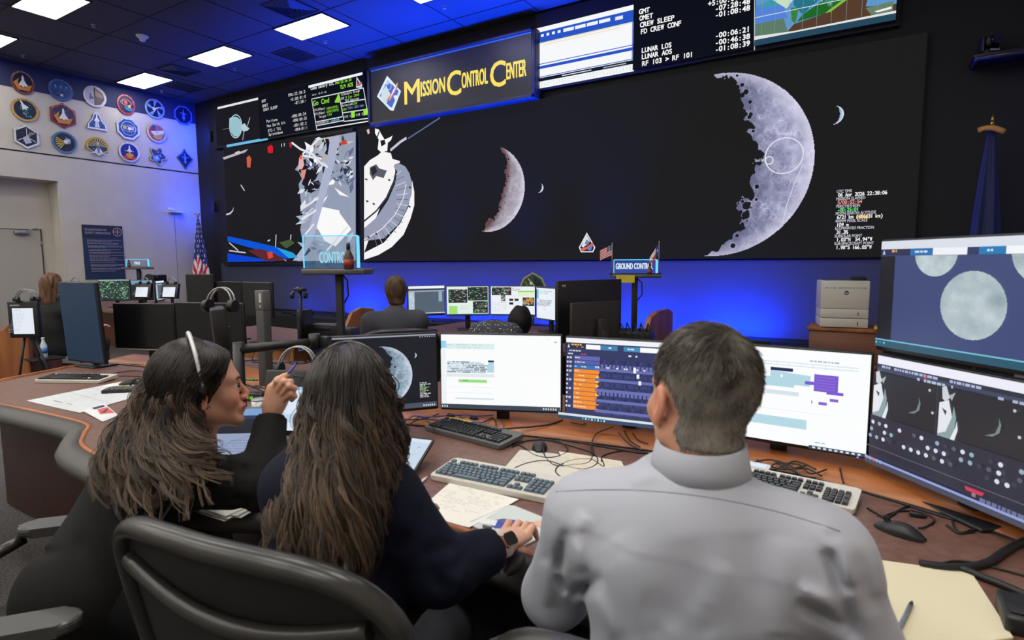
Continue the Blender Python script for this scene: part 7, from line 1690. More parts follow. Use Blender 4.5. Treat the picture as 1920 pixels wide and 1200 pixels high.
fore3 = nets(lambda P: s_cap(P, EL3, WR3+ad3*.012, .040, .0245), np.minimum(EL3, WR3)-.06, np.maximum(EL3, WR3)+.06, .006)
l3 = Body(); l3.k = .05; kn = pel3+np.array([.34, .20, -.05])
for s_ in (0, 1):
    off = np.array([-.1, .14, 0])*s_; l3.cap(pel3+off*.8-UPV*.02, kn+off, .105, .07); l3.cap(kn+off, kn+off+np.array([-.05, .02, .1-kn[2]]), .062, .045); l3.cap(kn+off+np.array([-.05, .02, .05-kn[2]]), kn+off+np.array([.1, .1, .04-kn[2]]), .035, .03)
ap = [(hv3, hq3), nets(lambda P: b3.f(P, -.014), lo3, hi3, .014), hand_mesh(spec3), fore3, hand_mesh(build_hand(ELL3+np.array([.23, .10, .02]), np.array([.9, .4, 0]), -1), .0035), nets(lambda P: l3.f(P, -.01), *l3.bounds(.03), .018)]
sk3 = np.array(srgb((214, 162, 138)))
cols3 = np.concatenate([hc3]+[np.tile(sk3, (len(p[0]), 1)) for p in ap[1:]])
set_root(mesh_obj('body', ap, SKIN, wl, lambda V: cols3), wl); fp(wl, HO3, HR3, brow=(46, 34, 30))
fo3 = fold_set(12, SR3, EL3, .065, 5, .008, .012)+fold_set(8, EL3, WR3, .045, 6, .006, .012)+fold_set(14, pel3, ch3, .14, 7, .010, .025)
def knit_f(P):
    d = b3.f(P, .012)
    for a, b, w_, am in fo3: d = d-ridge_p(P, a, b, w_, am*1.3, (a+b)/2-O3)
    d = d-.004*nz(P*np.array([1, 1, .6]), 17, 41)
    d = smax(d, (P-WR3)@ad3+.004, .004)
    return smax(d, -s_cap(P, C73+UPV*.0, HO3+UPV*.1, .054, .09), .008)
BLK = mat('black_jacket', (27, 27, 28), .88, bump=.3, bscale=600, spec=.2)
set_root(mesh_obj('jacket', [nets(knit_f, lo3, hi3, .0085)], BLK, wl), wl)
set_root(mesh_obj('trousers', [nets(lambda P: l3.f(P, .012)-.004*nz(P, 24, 8), *l3.bounds(.03), .014)], mat('black_trousers', (14, 14, 16), .85, spec=.2), wl), wl)
skull(HO3, HR3, .005, -.035, wl, (30, 23, 22), ymax=.072)
gd = []
for lst in ([(404, 656, 1.62), (426, 667, 1.61), (420, 690, 1.59), (398, 718, 1.585), (366, 752, 1.58), (378, 822, 1.55), (424, 868, 1.50)],
            [(394, 653, 1.61), (408, 667, 1.58), (398, 695, 1.57), (368, 727, 1.57), (340, 780, 1.57), (362, 842, 1.53), (408, 892, 1.47)],
            [(380, 650, 1.62), (382, 668, 1.58), (366, 705, 1.57), (338, 745, 1.57), (326, 800, 1.56), (344, 868, 1.50), (362, 930, 1.45)],
            [(372, 649, 1.63), (360, 668, 1.59), (342, 708, 1.575), (316, 755, 1.575), (302, 815, 1.55), (310, 880, 1.49), (330, 962, 1.44)],
            [(365, 649, 1.64), (338, 666, 1.61), (318, 706, 1.59), (294, 760, 1.59), (276, 820, 1.56), (270, 885, 1.51), (282, 968, 1.46)],
            [(360, 650, 1.66), (318, 668, 1.65), (296, 712, 1.63), (268, 768, 1.61), (244, 822, 1.575), (232, 880, 1.53), (236, 962, 1.48)],
            [(358, 651, 1.68), (306, 674, 1.69), (282, 722, 1.67), (252, 778, 1.645), (222, 826, 1.61), (204, 872, 1.56), (196, 930, 1.52)],
            [(357, 653, 1.70), (300, 684, 1.73), (276, 735, 1.71), (244, 786, 1.68), (214, 828, 1.65), (190, 866, 1.60), (180, 905, 1.56)]):
    gd.append([A3(*q) for q in lst])
vd3 = V3(at(320, 780, 1))-O3; vd3[2] = 0; vd3 /= np.linalg.norm(vd3)
long_hair(wl, (HO3, HR3), gd, 460, 14, 32, .0105, (30, 23, 21), (98, 76, 58), wave=.024, seed=18, depth_dir=vd3, depth=.05, tipstart=.40, r0=.0011)

    # (loose wisps, thinner and longer than the locks)
for par, skl_, g2, dvec, sd, cd, ct in ((wl, (HO3, HR3), gd, vd3, 71, (30, 23, 21), (106, 84, 66)), (wc_, (HO2, HR2), gd_c, vdir, 72, (34, 26, 23), (108, 87, 69))):
    g3 = [np.concatenate([g, [g[-1]+(g[-1]-g[-2])*.35+np.array([.01, 0, -.01])]])-dvec*np.linspace(0, .018, len(g)+1)[:, None] for g in [np.array(q) for q in g2]]
    o = long_hair(par, skl_, g3, 110, 7, 34, .0035, cd, ct, wave=.024, seed=sd, depth_dir=dvec, depth=.012, tipstart=.35, r0=.0009); o.name = 'hair_wisps'
# ---- headsets and the pen, things of their own
def headset(O, R, label, side=1, band=(196, 198, 200), grow=.0, w_=.005, mic=True, cush=.024, cz_=0.0):
    t = empty('headset', tuple(O), 0, label, 'headset')
    def L(x, y, z): return Vector(R@np.array([x, y, z]))
    m_b = mat('headset_band_%d' % band[0], band, .3, metal=.3)
    pts = [L((.0885+grow)*math.cos(a), -.004-.012*math.sin(a), .030+(.113+grow)*math.sin(a)) for a in np.linspace(-.1, PI+.1, 26)]
    s = MB(); s.tube(pts, w_, 8); s.build('headband', m_b, t)
    for sx in (-1, 1):
        s = MB(); s.cyl(L(sx*(.074+grow), -.006, cz_), L(sx*(.094+grow), -.006, cz_), cush, cush*.9, 20); s.build('ear_cushion', m_blackpl, t)
        s = MB(); s.tube([L(sx*(.088+grow), -.005, .0), L(sx*(.089+grow), -.005, .03)], .006, 8); s.build('slider', m_blackpl, t)
    if mic:
        s = MB(); s.tube([L(side*(.095+grow), 0, -.008), L(side*.092, .04, -.035), L(side*.07, .085, -.06)], .0022, 6); s.ell(L(side*.066, .092, -.062), (.006, .009, .006)); s.build('microphone_boom', m_blackpl, t)
    return t
headset(HO3, HR3, 'silver banded headset worn by the woman holding up the pen', 1, grow=.016, w_=.006, mic=False, cush=.011, cz_=.022)
headset(HO2, HR2, 'thin brown banded headset worn by the woman with the mouse', 1, band=(120, 108, 96), grow=.010, w_=.0022, mic=False)
p0, p1 = H3(531, 712, -.008), H3(556, 681, -.02); s = MB(); s.tube([p0-(p1-p0)*.6, p0, p1], [.0035, .004, .004], 10)
s.mi = 1; s.tube([p1, p1+(p1-p0)*.06], [.004, .0025], 10)
o = s.build('pen', [mat('violet_plastic', (86, 76, 168), .3), m_blackpl]); tag(o, 'violet pen held up between the fingers of the woman with the headset', 'pen')
# wrist watch
def watch(c, ad, out, label):
    t = empty('wrist_watch', tuple(c), 0, label, 'watch'); ad = Vector(ad).normalized(); out = Vector(out); out = (out-ad*out.dot(ad)).normalized(); sd = ad.cross(out)
    s = MB(); n = 28; rows = []
    for i in range(n+1):
        a = 2*PI*i/n; e = out*math.cos(a)*.0235+sd*math.sin(a)*.0285; rows.append([e*k+ad*q for k, q in ((1.0, -.011), (1.09, -.010), (1.09, .010), (1.0, .011))])
    s.grid(rows); s.build('strap', mat('watch_strap', (206, 190, 180), .55), t)
    M_ = Matrix((sd, ad, out)).transposed().to_4x4(); M_.translation = out*.0235
    s = MB(); s.prism(rrect(.034, .040, .009), .0, .010, M_, bev=.002); s.build('watch_case', mat('rose_gold', (196, 160, 146), .25, metal=.9), t)
    M2_ = M_.copy(); M2_.translation = out*.0336; s = MB(); s.prism(rrect(.030, .036, .007), 0, .0008, M2_); s.build('watch_face', mat('watch_glass', (8, 8, 12), .08), t)
    return t
wcen = WR_R+arm_dir*.012; watch(wcen, arm_dir, (O3-wcen)+np.array([.12, 0, .35]), 'smart watch with pale strap on the wrist of the woman using the mouse')
# ================================================================ people further back
def simple_person(loc, HOx, yaw_, hair_c, cloth, lab, male, shoulders, hips, hair_kind, neck=None, arm_out=.06, speck=False):
    root = empty('person', loc, 0, lab, 'person'); Rm = rot3(yaw_, -.05, 0)
    hv_, hq_, hc_ = head_mesh(HOx, Rm, male, (206, 156, 132), (170, 104, 96), res=.007)
    b = Body(); b.k = .06; sl, sr = shoulders; md = (sl+sr)/2; f_ = np.array([-math.sin(yaw_), math.cos(yaw_), 0]); nk = HOx+np.array([0, 0, -.14])
    b.cap(hips, hips*.4+md*.6-UPV*.06, .15, .14, f_, .75); b.cap(hips*.4+md*.6-UPV*.06, md-UPV*.10, .14, .15, f_, .72); b.cap(sl-UPV*.04, sr-UPV*.04, .075, .075, None, 1, .07); b.cap(md-UPV*.02, nk, .07, .055)
    wr = []
    for q, sg_ in ((sl, -1), (sr, 1)):
        out = (sr-sl)/np.linalg.norm(sr-sl)*sg_; e = q+out*arm_out-UPV*.30+f_*.05; w__ = e+f_*.24+UPV*.02-out*.05; b.cap(q-UPV*.04, e, .062, .052); b.cap(e, w__, .05, .033, None, 1, .03); wr.append((w__, sg_))
        k = hips+out*.10+f_*.42; b.cap(hips+out*.08-UPV*.03, k, .085, .065, None, 1, .04); b.cap(k, np.array([k[0], k[1], .10]), .055, .04, None, 1, .03)
    parts = [(hv_, hq_), nets(lambda P: b.f(P, -.014), *b.bounds(.03), .02)]+[nets(*hand_f(build_hand(w__, f_, sg_)), .005) for w__, sg_ in wr]
    cl = np.concatenate([hc_]+[np.tile(np.array(srgb((206, 156, 132))), (len(p[0]), 1)) for p in parts[1:]])
    set_root(mesh_obj('body', parts, SKIN, root, lambda V: cl), root); fp(root, HOx, Rm)
    def top(P): d = b.f(P, .012)-.004*nz(P, 22, 3); return smax(smax(d, -s_cap(P, nk+UPV*.01, nk+UPV*.3, .054, .08), .01), -(np.sqrt(((P-wr[0][0])**2).sum(-1))-.03), .005)
    v, q = nets(lambda P: smax(top(P), hips[2]-.10-P[..., 2], .01), *b.bounds(.03), .014)
    set_root(mesh_obj('jacket', [(v, q)], cloth, root), root)
    set_root(mesh_obj('trousers', [nets(lambda P: smax(b.f(P, .010), P[..., 2]-hips[2]+.09, .01), *b.bounds(.03), .018)], mat('dark_trousers', (36, 38, 46), .85), root), root)
    if hair_kind == 'short':
        f = lambda P: smax(smax(smin(s_ell(P, (0, -.020, .040), (.091, .113, .105)), s_cap(P, (0, -.04, .0), (0, -.05, -.09), .083, .066), .03)+.003*nz(P, 60, 2), -P[..., 2]-.105, .015), P[..., 1]-.055-.3*np.clip(P[..., 2]-.06, 0, 1)+np.where(P[..., 2] > .02, 0, .05), .01)
    else:
        f = lambda P: smax(smin(s_ell(P, (0, -.020, .040), (.094, .117, .106)), s_cap(P, (0, -.04, .0), (0, -.055, -.18), .09, .085 if hair_kind == 'bob' else .05), .05)+.008*nz(P*np.array([1, 1, .3]), 60, 2), P[..., 1]-.06+np.where(P[..., 2] < .03, .045, 0), .01)
    hv2_, hq2_ = nets(f, (-.12, -.16, -.26), (.12, .12, .17), .007)
    set_root(mesh_obj('hair', [(hv2_@Rm.T+HOx, hq2_)], HAIR_M, root, lambda V: np.array(srgb(hair_c))*(1+.55*nz(hv2_*np.array([1, 1, .25]), 110, 7))[:, None]), root)
    return root, top
h_ = V3(at(741, 548, 4.95)); vy = math.radians(46); rr_ = np.array([math.cos(vy), math.sin(vy), 0]); ff = np.array([-math.sin(vy), math.cos(vy), 0])
md_ = V3(at(740, 594, 4.85)); simple_person((h_[0], h_[1], .45), h_, vy+.15, (76, 58, 44), mat('charcoal_fleece', (66, 68, 78), .9, bump=.3, bscale=500), 'man with brown hair and charcoal jacket seen from behind, at the second row', True, (md_-rr_*.185, md_+rr_*.185), np.array([md_[0]-.02, md_[1]-.02, .58]), 'short')
office_chair(tuple((md_-ff*.02)[:2]+np.array([.03, -.0])), vy, 'office chair of the man in the charcoal jacket, second row', group=GC, top=.98)
# speckled top
m_sp = bpy.data.materials.new('speckled_fabric'); m_sp.use_nodes = True; nt = m_sp.node_tree; b_ = nt.nodes['Principled BSDF']; tc = nt.nodes.new('ShaderNodeTexCoord'); vo = nt.nodes.new('ShaderNodeTexVoronoi'); vo.inputs['Scale'].default_value = 55; rp = nt.nodes.new('ShaderNodeValToRGB')
rp.color_ramp.elements[0].position = .16; rp.color_ramp.elements[0].color = (.8, .85, .85, 1); rp.color_ramp.elements[1].position = .24; rp.color_ramp.elements[1].color = (.03, .035, .045, 1); nt.links.new(tc.outputs['Object'], vo.inputs['Vector']); nt.links.new(vo.outputs['Distance'], rp.inputs[0]); nt.links.new(rp.outputs[0], b_.inputs['Base Color']); b_.inputs['Roughness'].default_value = .8
h2_ = V3(at(976, 606, 4.9)); md2 = V3(at(932, 618, 4.75)); vy2 = math.radians(20); r2_ = np.array([math.cos(vy2), math.sin(vy2), 0])
simple_person((h2_[0], h2_[1], .45), h2_, vy2, (20, 17, 18), m_sp, 'woman with black hair and white speckled dark top, bending at the second row', False, (md2-r2_*.15, md2+r2_*.12), np.array([md2[0]-.06, md2[1]-.12, .58]), 'tied')
h3_ = V3(at(101, 535, 6.9)); md3 = V3(at(92, 574, 6.9)); vy3 = math.radians(-5); r3_ = np.array([math.cos(vy3+1.0), math.sin(vy3+1.0), 0])
simple_person((h3_[0], h3_[1], .45), h3_, vy3, (100, 72, 54), mat('dark_olive_cloth', (34, 35, 33), .9), 'woman with reddish brown hair in dark clothes, far left behind the blue screen', False, (md3-r3_*.15, md3+r3_*.15), np.array([md3[0], md3[1], .52]), 'bob')

# ================================================================ things on the main desk
DZ = .7405
def keyboard(c, yaw_, case, keym, lab, w_=.455, dp=.165, tilt=.08, z=DZ, extra=None):
    t = empty('keyboard', (c[0], c[1], z), yaw_, lab, 'keyboard', 'keyboards on the main desk')
    Mt = Matrix.Translation((0, 0, .006)) @ Matrix.Rotation(tilt, 4, 'X')
    s = MB(); s.prism(rrect(w_, dp, .012), -.004, .014, Mt @ Matrix.Translation((0, dp/2, 0)), bev=.004); s.box((-w_*.4, dp*.86, .006), (.03, .012, .012)); s.box((w_*.4, dp*.86, .006), (.03, .012, .012)); s.build('case', case, t)
    s = MB(); u = .0186; x0 = -w_/2+.012
    def key(cx, cy, ww=1.0, hh=1.0):
        g = bmesh.ops.create_cube(s.bm, size=1.0)
        for v in g['verts']:
            k = .82 if v.co.z > 0 else 1.0; p = Vector((cx+v.co.x*(u*ww-.0022)*k, cy+v.co.y*(u*hh-.0022)*k, .018+v.co.z*.009)); v.co = Mt @ p
        for f in {f for v in g['verts'] for f in v.link_faces}: f.material_index = 0; f.smooth = False
    y0 = .016+u/2
    rows = [[1.25, 1.25, 1.25, 6.2, 1.25, 1.25, 1.25, 1.3], [2.25]+[1]*10+[2.75], [1.75]+[1]*11+[2.25], [1.5]+[1]*12+[1.5], [1]*13+[2]]
    for r, row in enumerate(rows):
        x = x0
        for k in row: key(x+u*k/2, y0+r*u, k); x += u*k
    yf = y0+5.45*u
    for k in [0, 2, 3, 4, 5, 6.5, 7.5, 8.5, 9.5, 11, 12, 13, 14]: key(x0+u*(k+.5), yf)
    xa = x0+15.35*u
    for k in range(3): key(xa+u*(k+.5), yf); key(xa+u*(k+.5), y0+4*u); key(xa+u*(k+.5), y0+3*u); key(xa+u*(k+.5), y0)
    key(xa+u*1.5, y0+u)
    xn = x0+18.7*u
    for r in range(4):
        for k in range(3): key(xn+u*(k+.5), y0+(r+1)*u)
    key(xn+u, y0, 2); key(xn+2.5*u, y0); key(xn+3.5*u, y0+.5*u, 1, 2); key(xn+3.5*u, y0+2.5*u, 1, 2); key(xn+3.5*u, y0+4*u)
    s.build('keys', keym, t)
    if extra: extra(t, Mt, w_, dp)
    return t
m_key = mat('black_keys', (38, 40, 44), .4); m_keyg = mat('grey_green_keys', (92, 108, 116), .4); m_case_w = mat('pale_keyboard_case', (206, 202, 196), .45); m_case_d = mat('dark_keyboard_case', (96, 98, 98), .45)
def mid2(a, b): return ((a[0]+b[0])/2, (a[1]+b[1])/2)
keyboard(mid2((-4.598, 1.508), (-4.149, 1.733)), math.atan2(.225, .449), m_case_w, m_key, 'pale keyboard with black keys on the empty left part of the desk')
def ynote(t, Mt, w_, dp): s = MB(); s.box(tuple(Mt @ Vector((-w_*.33, dp-.016, .0155))), (.15, .018, .001), rot=(.08, 0, 0)); s.build('yellow_label', mat('yellow_note', (212, 190, 60), .7), t)
kf = pz(935, 845, DZ); keyboard((kf.x-.222, kf.y+.035), -.15+.02, m_case_d, m_key, 'dark grey keyboard in front of the white schedule monitor', extra=ynote)
k2a, k2b = pz(805, 898, DZ+.004), pz(1022, 943, DZ+.004); kd = (k2b-k2a).normalized(); kc = k2a+kd*.228
keyboard((kc.x, kc.y), math.atan2(kd.y, kd.x), m_case_w, m_keyg, 'white keyboard with grey keys left of the grey haired man')
kr = pz(1612, 972, DZ)
def lcd(t, Mt, w_, dp):
    s = MB(); s.prism(rrect(.15, .05, .008), 0, .014, Mt @ Matrix.Translation((-.13, dp+.018, .002)), bev=.002); s.build('display_bezel', m_case_w, t); P = Paint(lambda x, y, l: Mt @ Vector((x-.13, y+dp+.018, .0165+l))); P.poly(rrect(.125, .030, .004), (206, 220, 240)); P.build('small_display', SCREEN, t)
keyboard((kr.x-.24, kr.y+.03), -.10, m_case_w, m_key, 'pale keyboard with small display right of the grey haired man', extra=lcd)
def mouse(px, py, yaw_, lab, col=m_blackpl, z=DZ, L=.115):
    c = pz(px, py, z); t = empty('computer_mouse', (c.x, c.y, z), yaw_, lab, 'mouse', 'computer mice')
    rows = []
    for i in range(13):
        v = i/12; y = (v-.5)*L; wd = .031*(math.sin(PI*min(1, max(0, v*.94+.03)))**.45); hh = .036*(math.sin(PI*(v*.9+.06))**.75)*(1-.15*v)
        rows.append([(wd*math.cos(a), y, max(0.0005, hh*math.sin(a)**.8)) for a in np.linspace(.0, PI, 13)])
    s = MB(); s.grid(rows); s.build('shell', col, t)
    s = MB(); s.cyl((-.004, L*.27, .030), (.004, L*.27, .030), .0085, n=14); s.build('scroll_wheel', m_dkmetal, t)
    s = MB(); s.box((0, L*.26, .0285), (.0012, L*.42, .002)); s.build('button_gap', m_black, t); return c
c1 = mouse(1012, 842, .5, 'black mouse on the desk behind the pale papers')
c2 = mouse(1686, 1000, 1.15, 'black mouse on the desk below the right monitors', L=.125)
c3 = mouse(243, 721, -.4, 'small black mouse beside the dark phone on the left')
# mouse pad with picture, mouse under the hand
pc = pz(965, 985, DZ); t = empty('mouse_pad', (pc.x, pc.y, DZ), -.22, 'printed mouse pad under the hand of the woman in navy', 'mouse pad')
s = MB(); s.prism(rrect(.215, .185, .02), 0, .004, bev=.001); s.build('pad', mat('pad_cloth', (196, 206, 204), .8), t)
P = Paint(lambda x, y, l: (x, y, .004+l)); P.poly(rrect(.205, .175, .016), (206, 214, 212)); P.poly([(-.07, -.05), (-.02, -.06), (.03, -.01), (.0, .03), (-.05, 0)], (58, 76, 160)); P.poly([(.0, .02), (.03, .0), (.06, .03), (.04, .05)], (176, 96, 70)); P.poly(circ(.062, .052, .028, .02), (226, 176, 150)); P.poly(circ(.07, .066, .016, .008), (50, 44, 44)); P.poly([(-.09, -.04), (-.05, -.02), (-.03, -.05), (-.08, -.07)], (230, 232, 236)); P.poly([(-.06, -.07), (-.03, -.06), (-.02, -.075), (-.05, -.082)], (60, 56, 60)); P.poly([(-.035, -.02), (-.025, -.01), (-.03, -.025)], (210, 80, 60)); P.build('pad_print', PRINT, t)
hm = HP if False else V3(pz(996, 975, DZ)); mw = mouse(1003, 975, 0, 'black mouse held under the hand of the woman in navy', z=DZ+.0045)
mo = [o for o in bpy.data.objects if o.get('label', '').startswith('black mouse held')][0]; hd_ = V3(pz(1000, 972, .79))-WR_R; hd_ /= np.linalg.norm(hd_); mo.location = (WR_R[0]+hd_[0]*.085, WR_R[1]+hd_[1]*.085, DZ+.0045); mo.rotation_euler = (0, 0, math.atan2(hd_[1], hd_[0])-PI/2)
# papers
def sheet(corners, lab, col=(236, 234, 226), name='paper_sheet', n=0, group=None, z=DZ, curl=0.0, draw=None, cat='paper'):
    q = [pz(x, y, z) for x, y in corners]; c = sum(q, Vector())/4
    V = []; N_ = 8
    for i in range(N_+1):
        for j in range(N_+1):
            u, v = i/N_, j/N_; p = q[0]*(1-u)*(1-v)+q[1]*u*(1-v)+q[2]*u*v+q[3]*(1-u)*v; V.append((p.x-c.x, p.y-c.y, .0008*n+.0015+curl*(abs(u-.5)*2)**3+.0008*math.sin(5*u+3*v)))
    Fc = [[i*(N_+1)+j, (i+1)*(N_+1)+j, (i+1)*(N_+1)+j+1, i*(N_+1)+j+1] for i in range(N_) for j in range(N_)]
    me = bpy.data.meshes.new(name); me.from_pydata(V, [], Fc); me.materials.append(mat('paper_%d_%d' % (col[0], col[2]), col, .85)); o = bpy.data.objects.new(name, me); COL.objects.link(o); o.location = (c.x, c.y, z); sm = o.modifiers.new('s', 'SOLIDIFY'); sm.thickness = .0008
    tag(o, lab, cat, group)
    if draw:
        def fn(x, y, l): u, v = x, 1-y; p = q[0]*(1-u)*(1-v)+q[1]*u*(1-v)+q[2]*u*v+q[3]*(1-u)*v; return (p.x-c.x, p.y-c.y, .0008*n+.0026+curl*(abs(u-.5)*2)**3+.0008*math.sin(5*u+3*v)+l)
        P = Paint(fn, .0002); draw(P); P.build('print', PRINT, o)
    return o
def scribble(P, c=(150, 148, 150), n=14):
    for i in range(n):
        y = .9-.8*i/n; x = .06
        while x < .9: ww = rs.uniform(.02, .09); P.rect(x, y, ww, .006, c) if rs.random() < .6 else None; x += ww+.02
def chart(P):
    P.line([(.02, .5), (.98, .5)], .006, (120, 124, 130)); P.line([(.45, .02), (.45, .98)], .004, (120, 124, 130)); scribble(P, (176, 178, 186), 12); P.rect(.4, .08, .16, .02, (90, 92, 100)); P.rect(.65, .08, .1, .02, (110, 112, 120)); P.rect(.1, .7, .3, .008, (130, 132, 140))
sheet([(848, 903), (973, 938), (880, 992), (783, 961)], 'handwritten white sheet in front of the white keyboard', draw=scribble, curl=.002)
sheet([(975, 845), (1045, 852), (1130, 905), (945, 880)], 'pale paper sheet under the mouse cable behind the white keyboard', n=1, col=(216, 212, 204), draw=scribble)
sheet([(1048, 848), (1165, 866), (1200, 935), (1075, 915)], 'cream paper sheet beside the left shoulder of the grey haired man', n=2, col=(222, 214, 196), draw=scribble)
sheet([(200, 722), (262, 742), (150, 775), (50, 752)], 'large printed chart lying on the left part of the desk', col=(206, 210, 214), draw=chart)
sheet([(152, 770), (196, 758), (222, 780), (192, 792)], 'small colour picture print near the elbow of the woman with the pen', n=2, col=(214, 218, 222), draw=lambda P: (P.rect(.1, .1, .8, .8, (226, 226, 228)), P.poly([(.35, .4), (.95, .2), (.95, .7), (.5, .75)], (206, 84, 80)), P.poly([(.45, .5), (.8, .3), (.9, .6)], (40, 44, 80)), P.rect(.4, .78, .5, .15, (40, 44, 70))))
sheet([(192, 724), (228, 716), (262, 726), (240, 738)], 'sheet with yellow and black marks under the dark phone', n=1, col=(226, 226, 222), draw=lambda P: (P.rect(.5, .5, .35, .2, (220, 200, 60)), P.rect(.2, .2, .2, .5, (60, 60, 66))))
# stack of papers under the leaning woman's elbow
pc = V3(pz(425, 934, .742)); s = MB()
for k in range(5): s.box((.004*((k*3) % 4), .003*((k*2) % 3), .001+k*.0032), (.24, .20, .0026), rot=(0, 0, .10*((k*2) % 4-1.5)), bev=.0006)
o = s.build('paper_stack', m_paper); o.location = (-1.72, 1.05, DZ); o.rotation_euler = (0, 0, .2); tag(o, 'stack of white papers under the forearm of the woman with the pen', 'paper stack')
# cream folder with pen
q = [pz(*p, DZ) for p in ((1640, 1052), (1822, 1078), (1900, 1200), (1690, 1230))]; c = sum(q, Vector())/4
s = MB(); s.prism([(p.x-c.x, p.y-c.y) for p in reversed(q)], 0, .006, bev=.0015); o = s.build('folder', mat('cream_card', (226, 216, 186), .7)); o.location = (c.x, c.y, DZ); tag(o, 'cream card folder lying on the desk at the lower right', 'folder')
a, b = pz(1692, 1165, DZ+.012), pz(1709, 1130, DZ+.012); s = MB(); s.tube([a-(b-a)*.8, a, b-(b-a)*.2], .0045, 10); s.mi = 1; s.tube([b-(b-a)*.2, b, b+(b-a)*.08], [.0045, .0035, .0015], 10); tag(s.build('pen', [mat('grey_blue_plastic', (120, 134, 150), .3), m_blackpl]), 'grey blue pen with dark tip resting on the cream folder', 'pen')
a, b = pz(783, 910, DZ+.005), pz(802, 893, DZ+.005); s = MB(); s.tube([a, a*.3+b*.7, b], [.005, .005, .001], 10); tag(s.build('pen', m_white), 'white pen at the left corner of the white keyboard', 'pen')
# tablet phone and laptop
def slab(px, py, d0, w_, h_, yaw_, tilt, lab, name, cat, fn_, z=DZ):
    c = pz(px, py, z); t = empty(name, (c.x, c.y, z), yaw_, lab, cat); Mt = Matrix.Translation((0, 0, .004)) @ Matrix.Rotation(tilt, 4, 'X')
    s = MB(); s.prism(rrect(w_, h_, .01), 0, .009, Mt @ Matrix.Translation((0, h_/2, 0)), bev=.002); s.build('housing', m_blackpl, t)
    P = Paint(lambda x, y, l: Mt @ Vector((x, y, .0092+l))); P.ox, P.oy, P.w, P.h = -w_/2+.008, .012, w_-.016, h_-.024; fn_(P); P.build('screen_picture', SCREEN, t)
    if tilt > .2: s = MB(); s.tube([tuple(Mt @ Vector((0, h_*.6, 0))), (0, h_*.6*math.cos(tilt)+.05, .003)], .004, 6); s.build('prop_leg', m_dkmetal, t)
    return t
def p_phone(P): U(P, 0, 0, 1, 1, (196, 212, 230)); U(P, 0, 0, 1, .1, (214, 224, 236)); words(P, .5, .25, .3, .02, (80, 120, 200)); words(P, .3, .5, .4, .01, (160, 176, 200), 4, .08)
slab(752, 893, 0, .10, .19, .2, .45, 'tablet with pale screen leaning between the woman in navy and the keyboards', 'tablet_computer', 'tablet', p_phone)
def p_lap(P): U(P, 0, 0, 1, 1, (26, 34, 46)); U(P, 0, 0, 1, .13, (120, 160, 206)); U(P, 0, .13, 1, .07, (36, 56, 90)); U(P, 0, .47, .80, .5, (146, 160, 190)); words(P, .3, .6, .5, .008, (90, 104, 140), 6, .05); U(P, .52, .27, .04, .05, (190, 200, 206)); P.line([(P.ox+.1*P.w, P.oy+.2*P.h), (P.ox+.7*P.w, P.oy+.5*P.h)], .001, (90, 104, 150))
lc_ = pz(452, 878, DZ); t = empty('laptop', (lc_.x-.03, lc_.y, DZ), .62, 'open laptop with dark screen beyond the forearm of the woman with the pen', 'laptop'); w_, h_ = .30, .21
s = MB(); s.prism(rrect(w_, .20, .01), 0, .012, Matrix.Translation((0, -.10, 0)), bev=.002); s.build('laptop_base', m_silver, t)
s = MB(); s.box((0, -.09, .0125), (w_*.86, .10, .0012)); s.build('keys', m_key, t)
Mt = Matrix.Translation((0, .004, .012)) @ Matrix.Rotation(PI/2-.22, 4, 'X'); s = MB(); s.prism(rrect(w_, h_, .01), -.004, .003, Mt @ Matrix.Translation((0, h_/2, 0)), bev=.0015); s.build('laptop_lid', m_silver, t)
P = Paint(lambda x, y, l: Mt @ Vector((x, y, .0032+l))); P.ox, P.oy, P.w, P.h = -w_/2+.006, .008, w_-.012, h_-.015; p_lap(P); P.build('screen_picture', SCREEN, t)
# small objects between the two women
c = pz(487, 786, DZ); t = empty('metal_cup', (c.x, c.y, DZ), 0, 'brushed metal cup beside the raised forearm', 'cup'); s = MB(); s.lathe((0, 0, 0), [(.030, 0), (.033, .004), (.036, .095), (.034, .095), (.031, .006)], 28); s.build('cup_body', m_alum, t)
s = MB(); s.lathe((0, 0, .095), [(.036, 0), (.037, .006), (.030, .009)], 28); s.build('cup_rim', m_silver, t)
c = pz(466, 752, DZ); t = empty('digital_meter', (c.x, c.y, DZ), .5, 'small black unit with green glowing digits behind the laptop', 'meter'); s = MB(); s.box((0, .04, .02), (.14, .07, .038), bev=.004); s.build('housing', m_blackpl, t); P = Paint(lambda x, y, l: (x, .0045-l, y)); P.rect(-.06, .008, .12, .022, (20, 36, 24)); P.text('19:38', -.02, .011, .015, (150, 240, 60)); P.build('digits', SCREEN, t)
c = pz(462, 706, .80); s = MB(); s.tube([(-.07, 0, .006), (.05, 0, .006), (.06, 0, .006)], .007, 10); s.tube([(.06, 0, .006), (.085, 0, .006)], .0055, 10); o = s.build('green_marker', mat('green_plastic', (30, 120, 60), .35)); o.location = (c.x, c.y, .7762); o.rotation_euler = (0, 0, .25); tag(o, 'green marker pen lying on the wooden ledge near the grey post', 'marker')
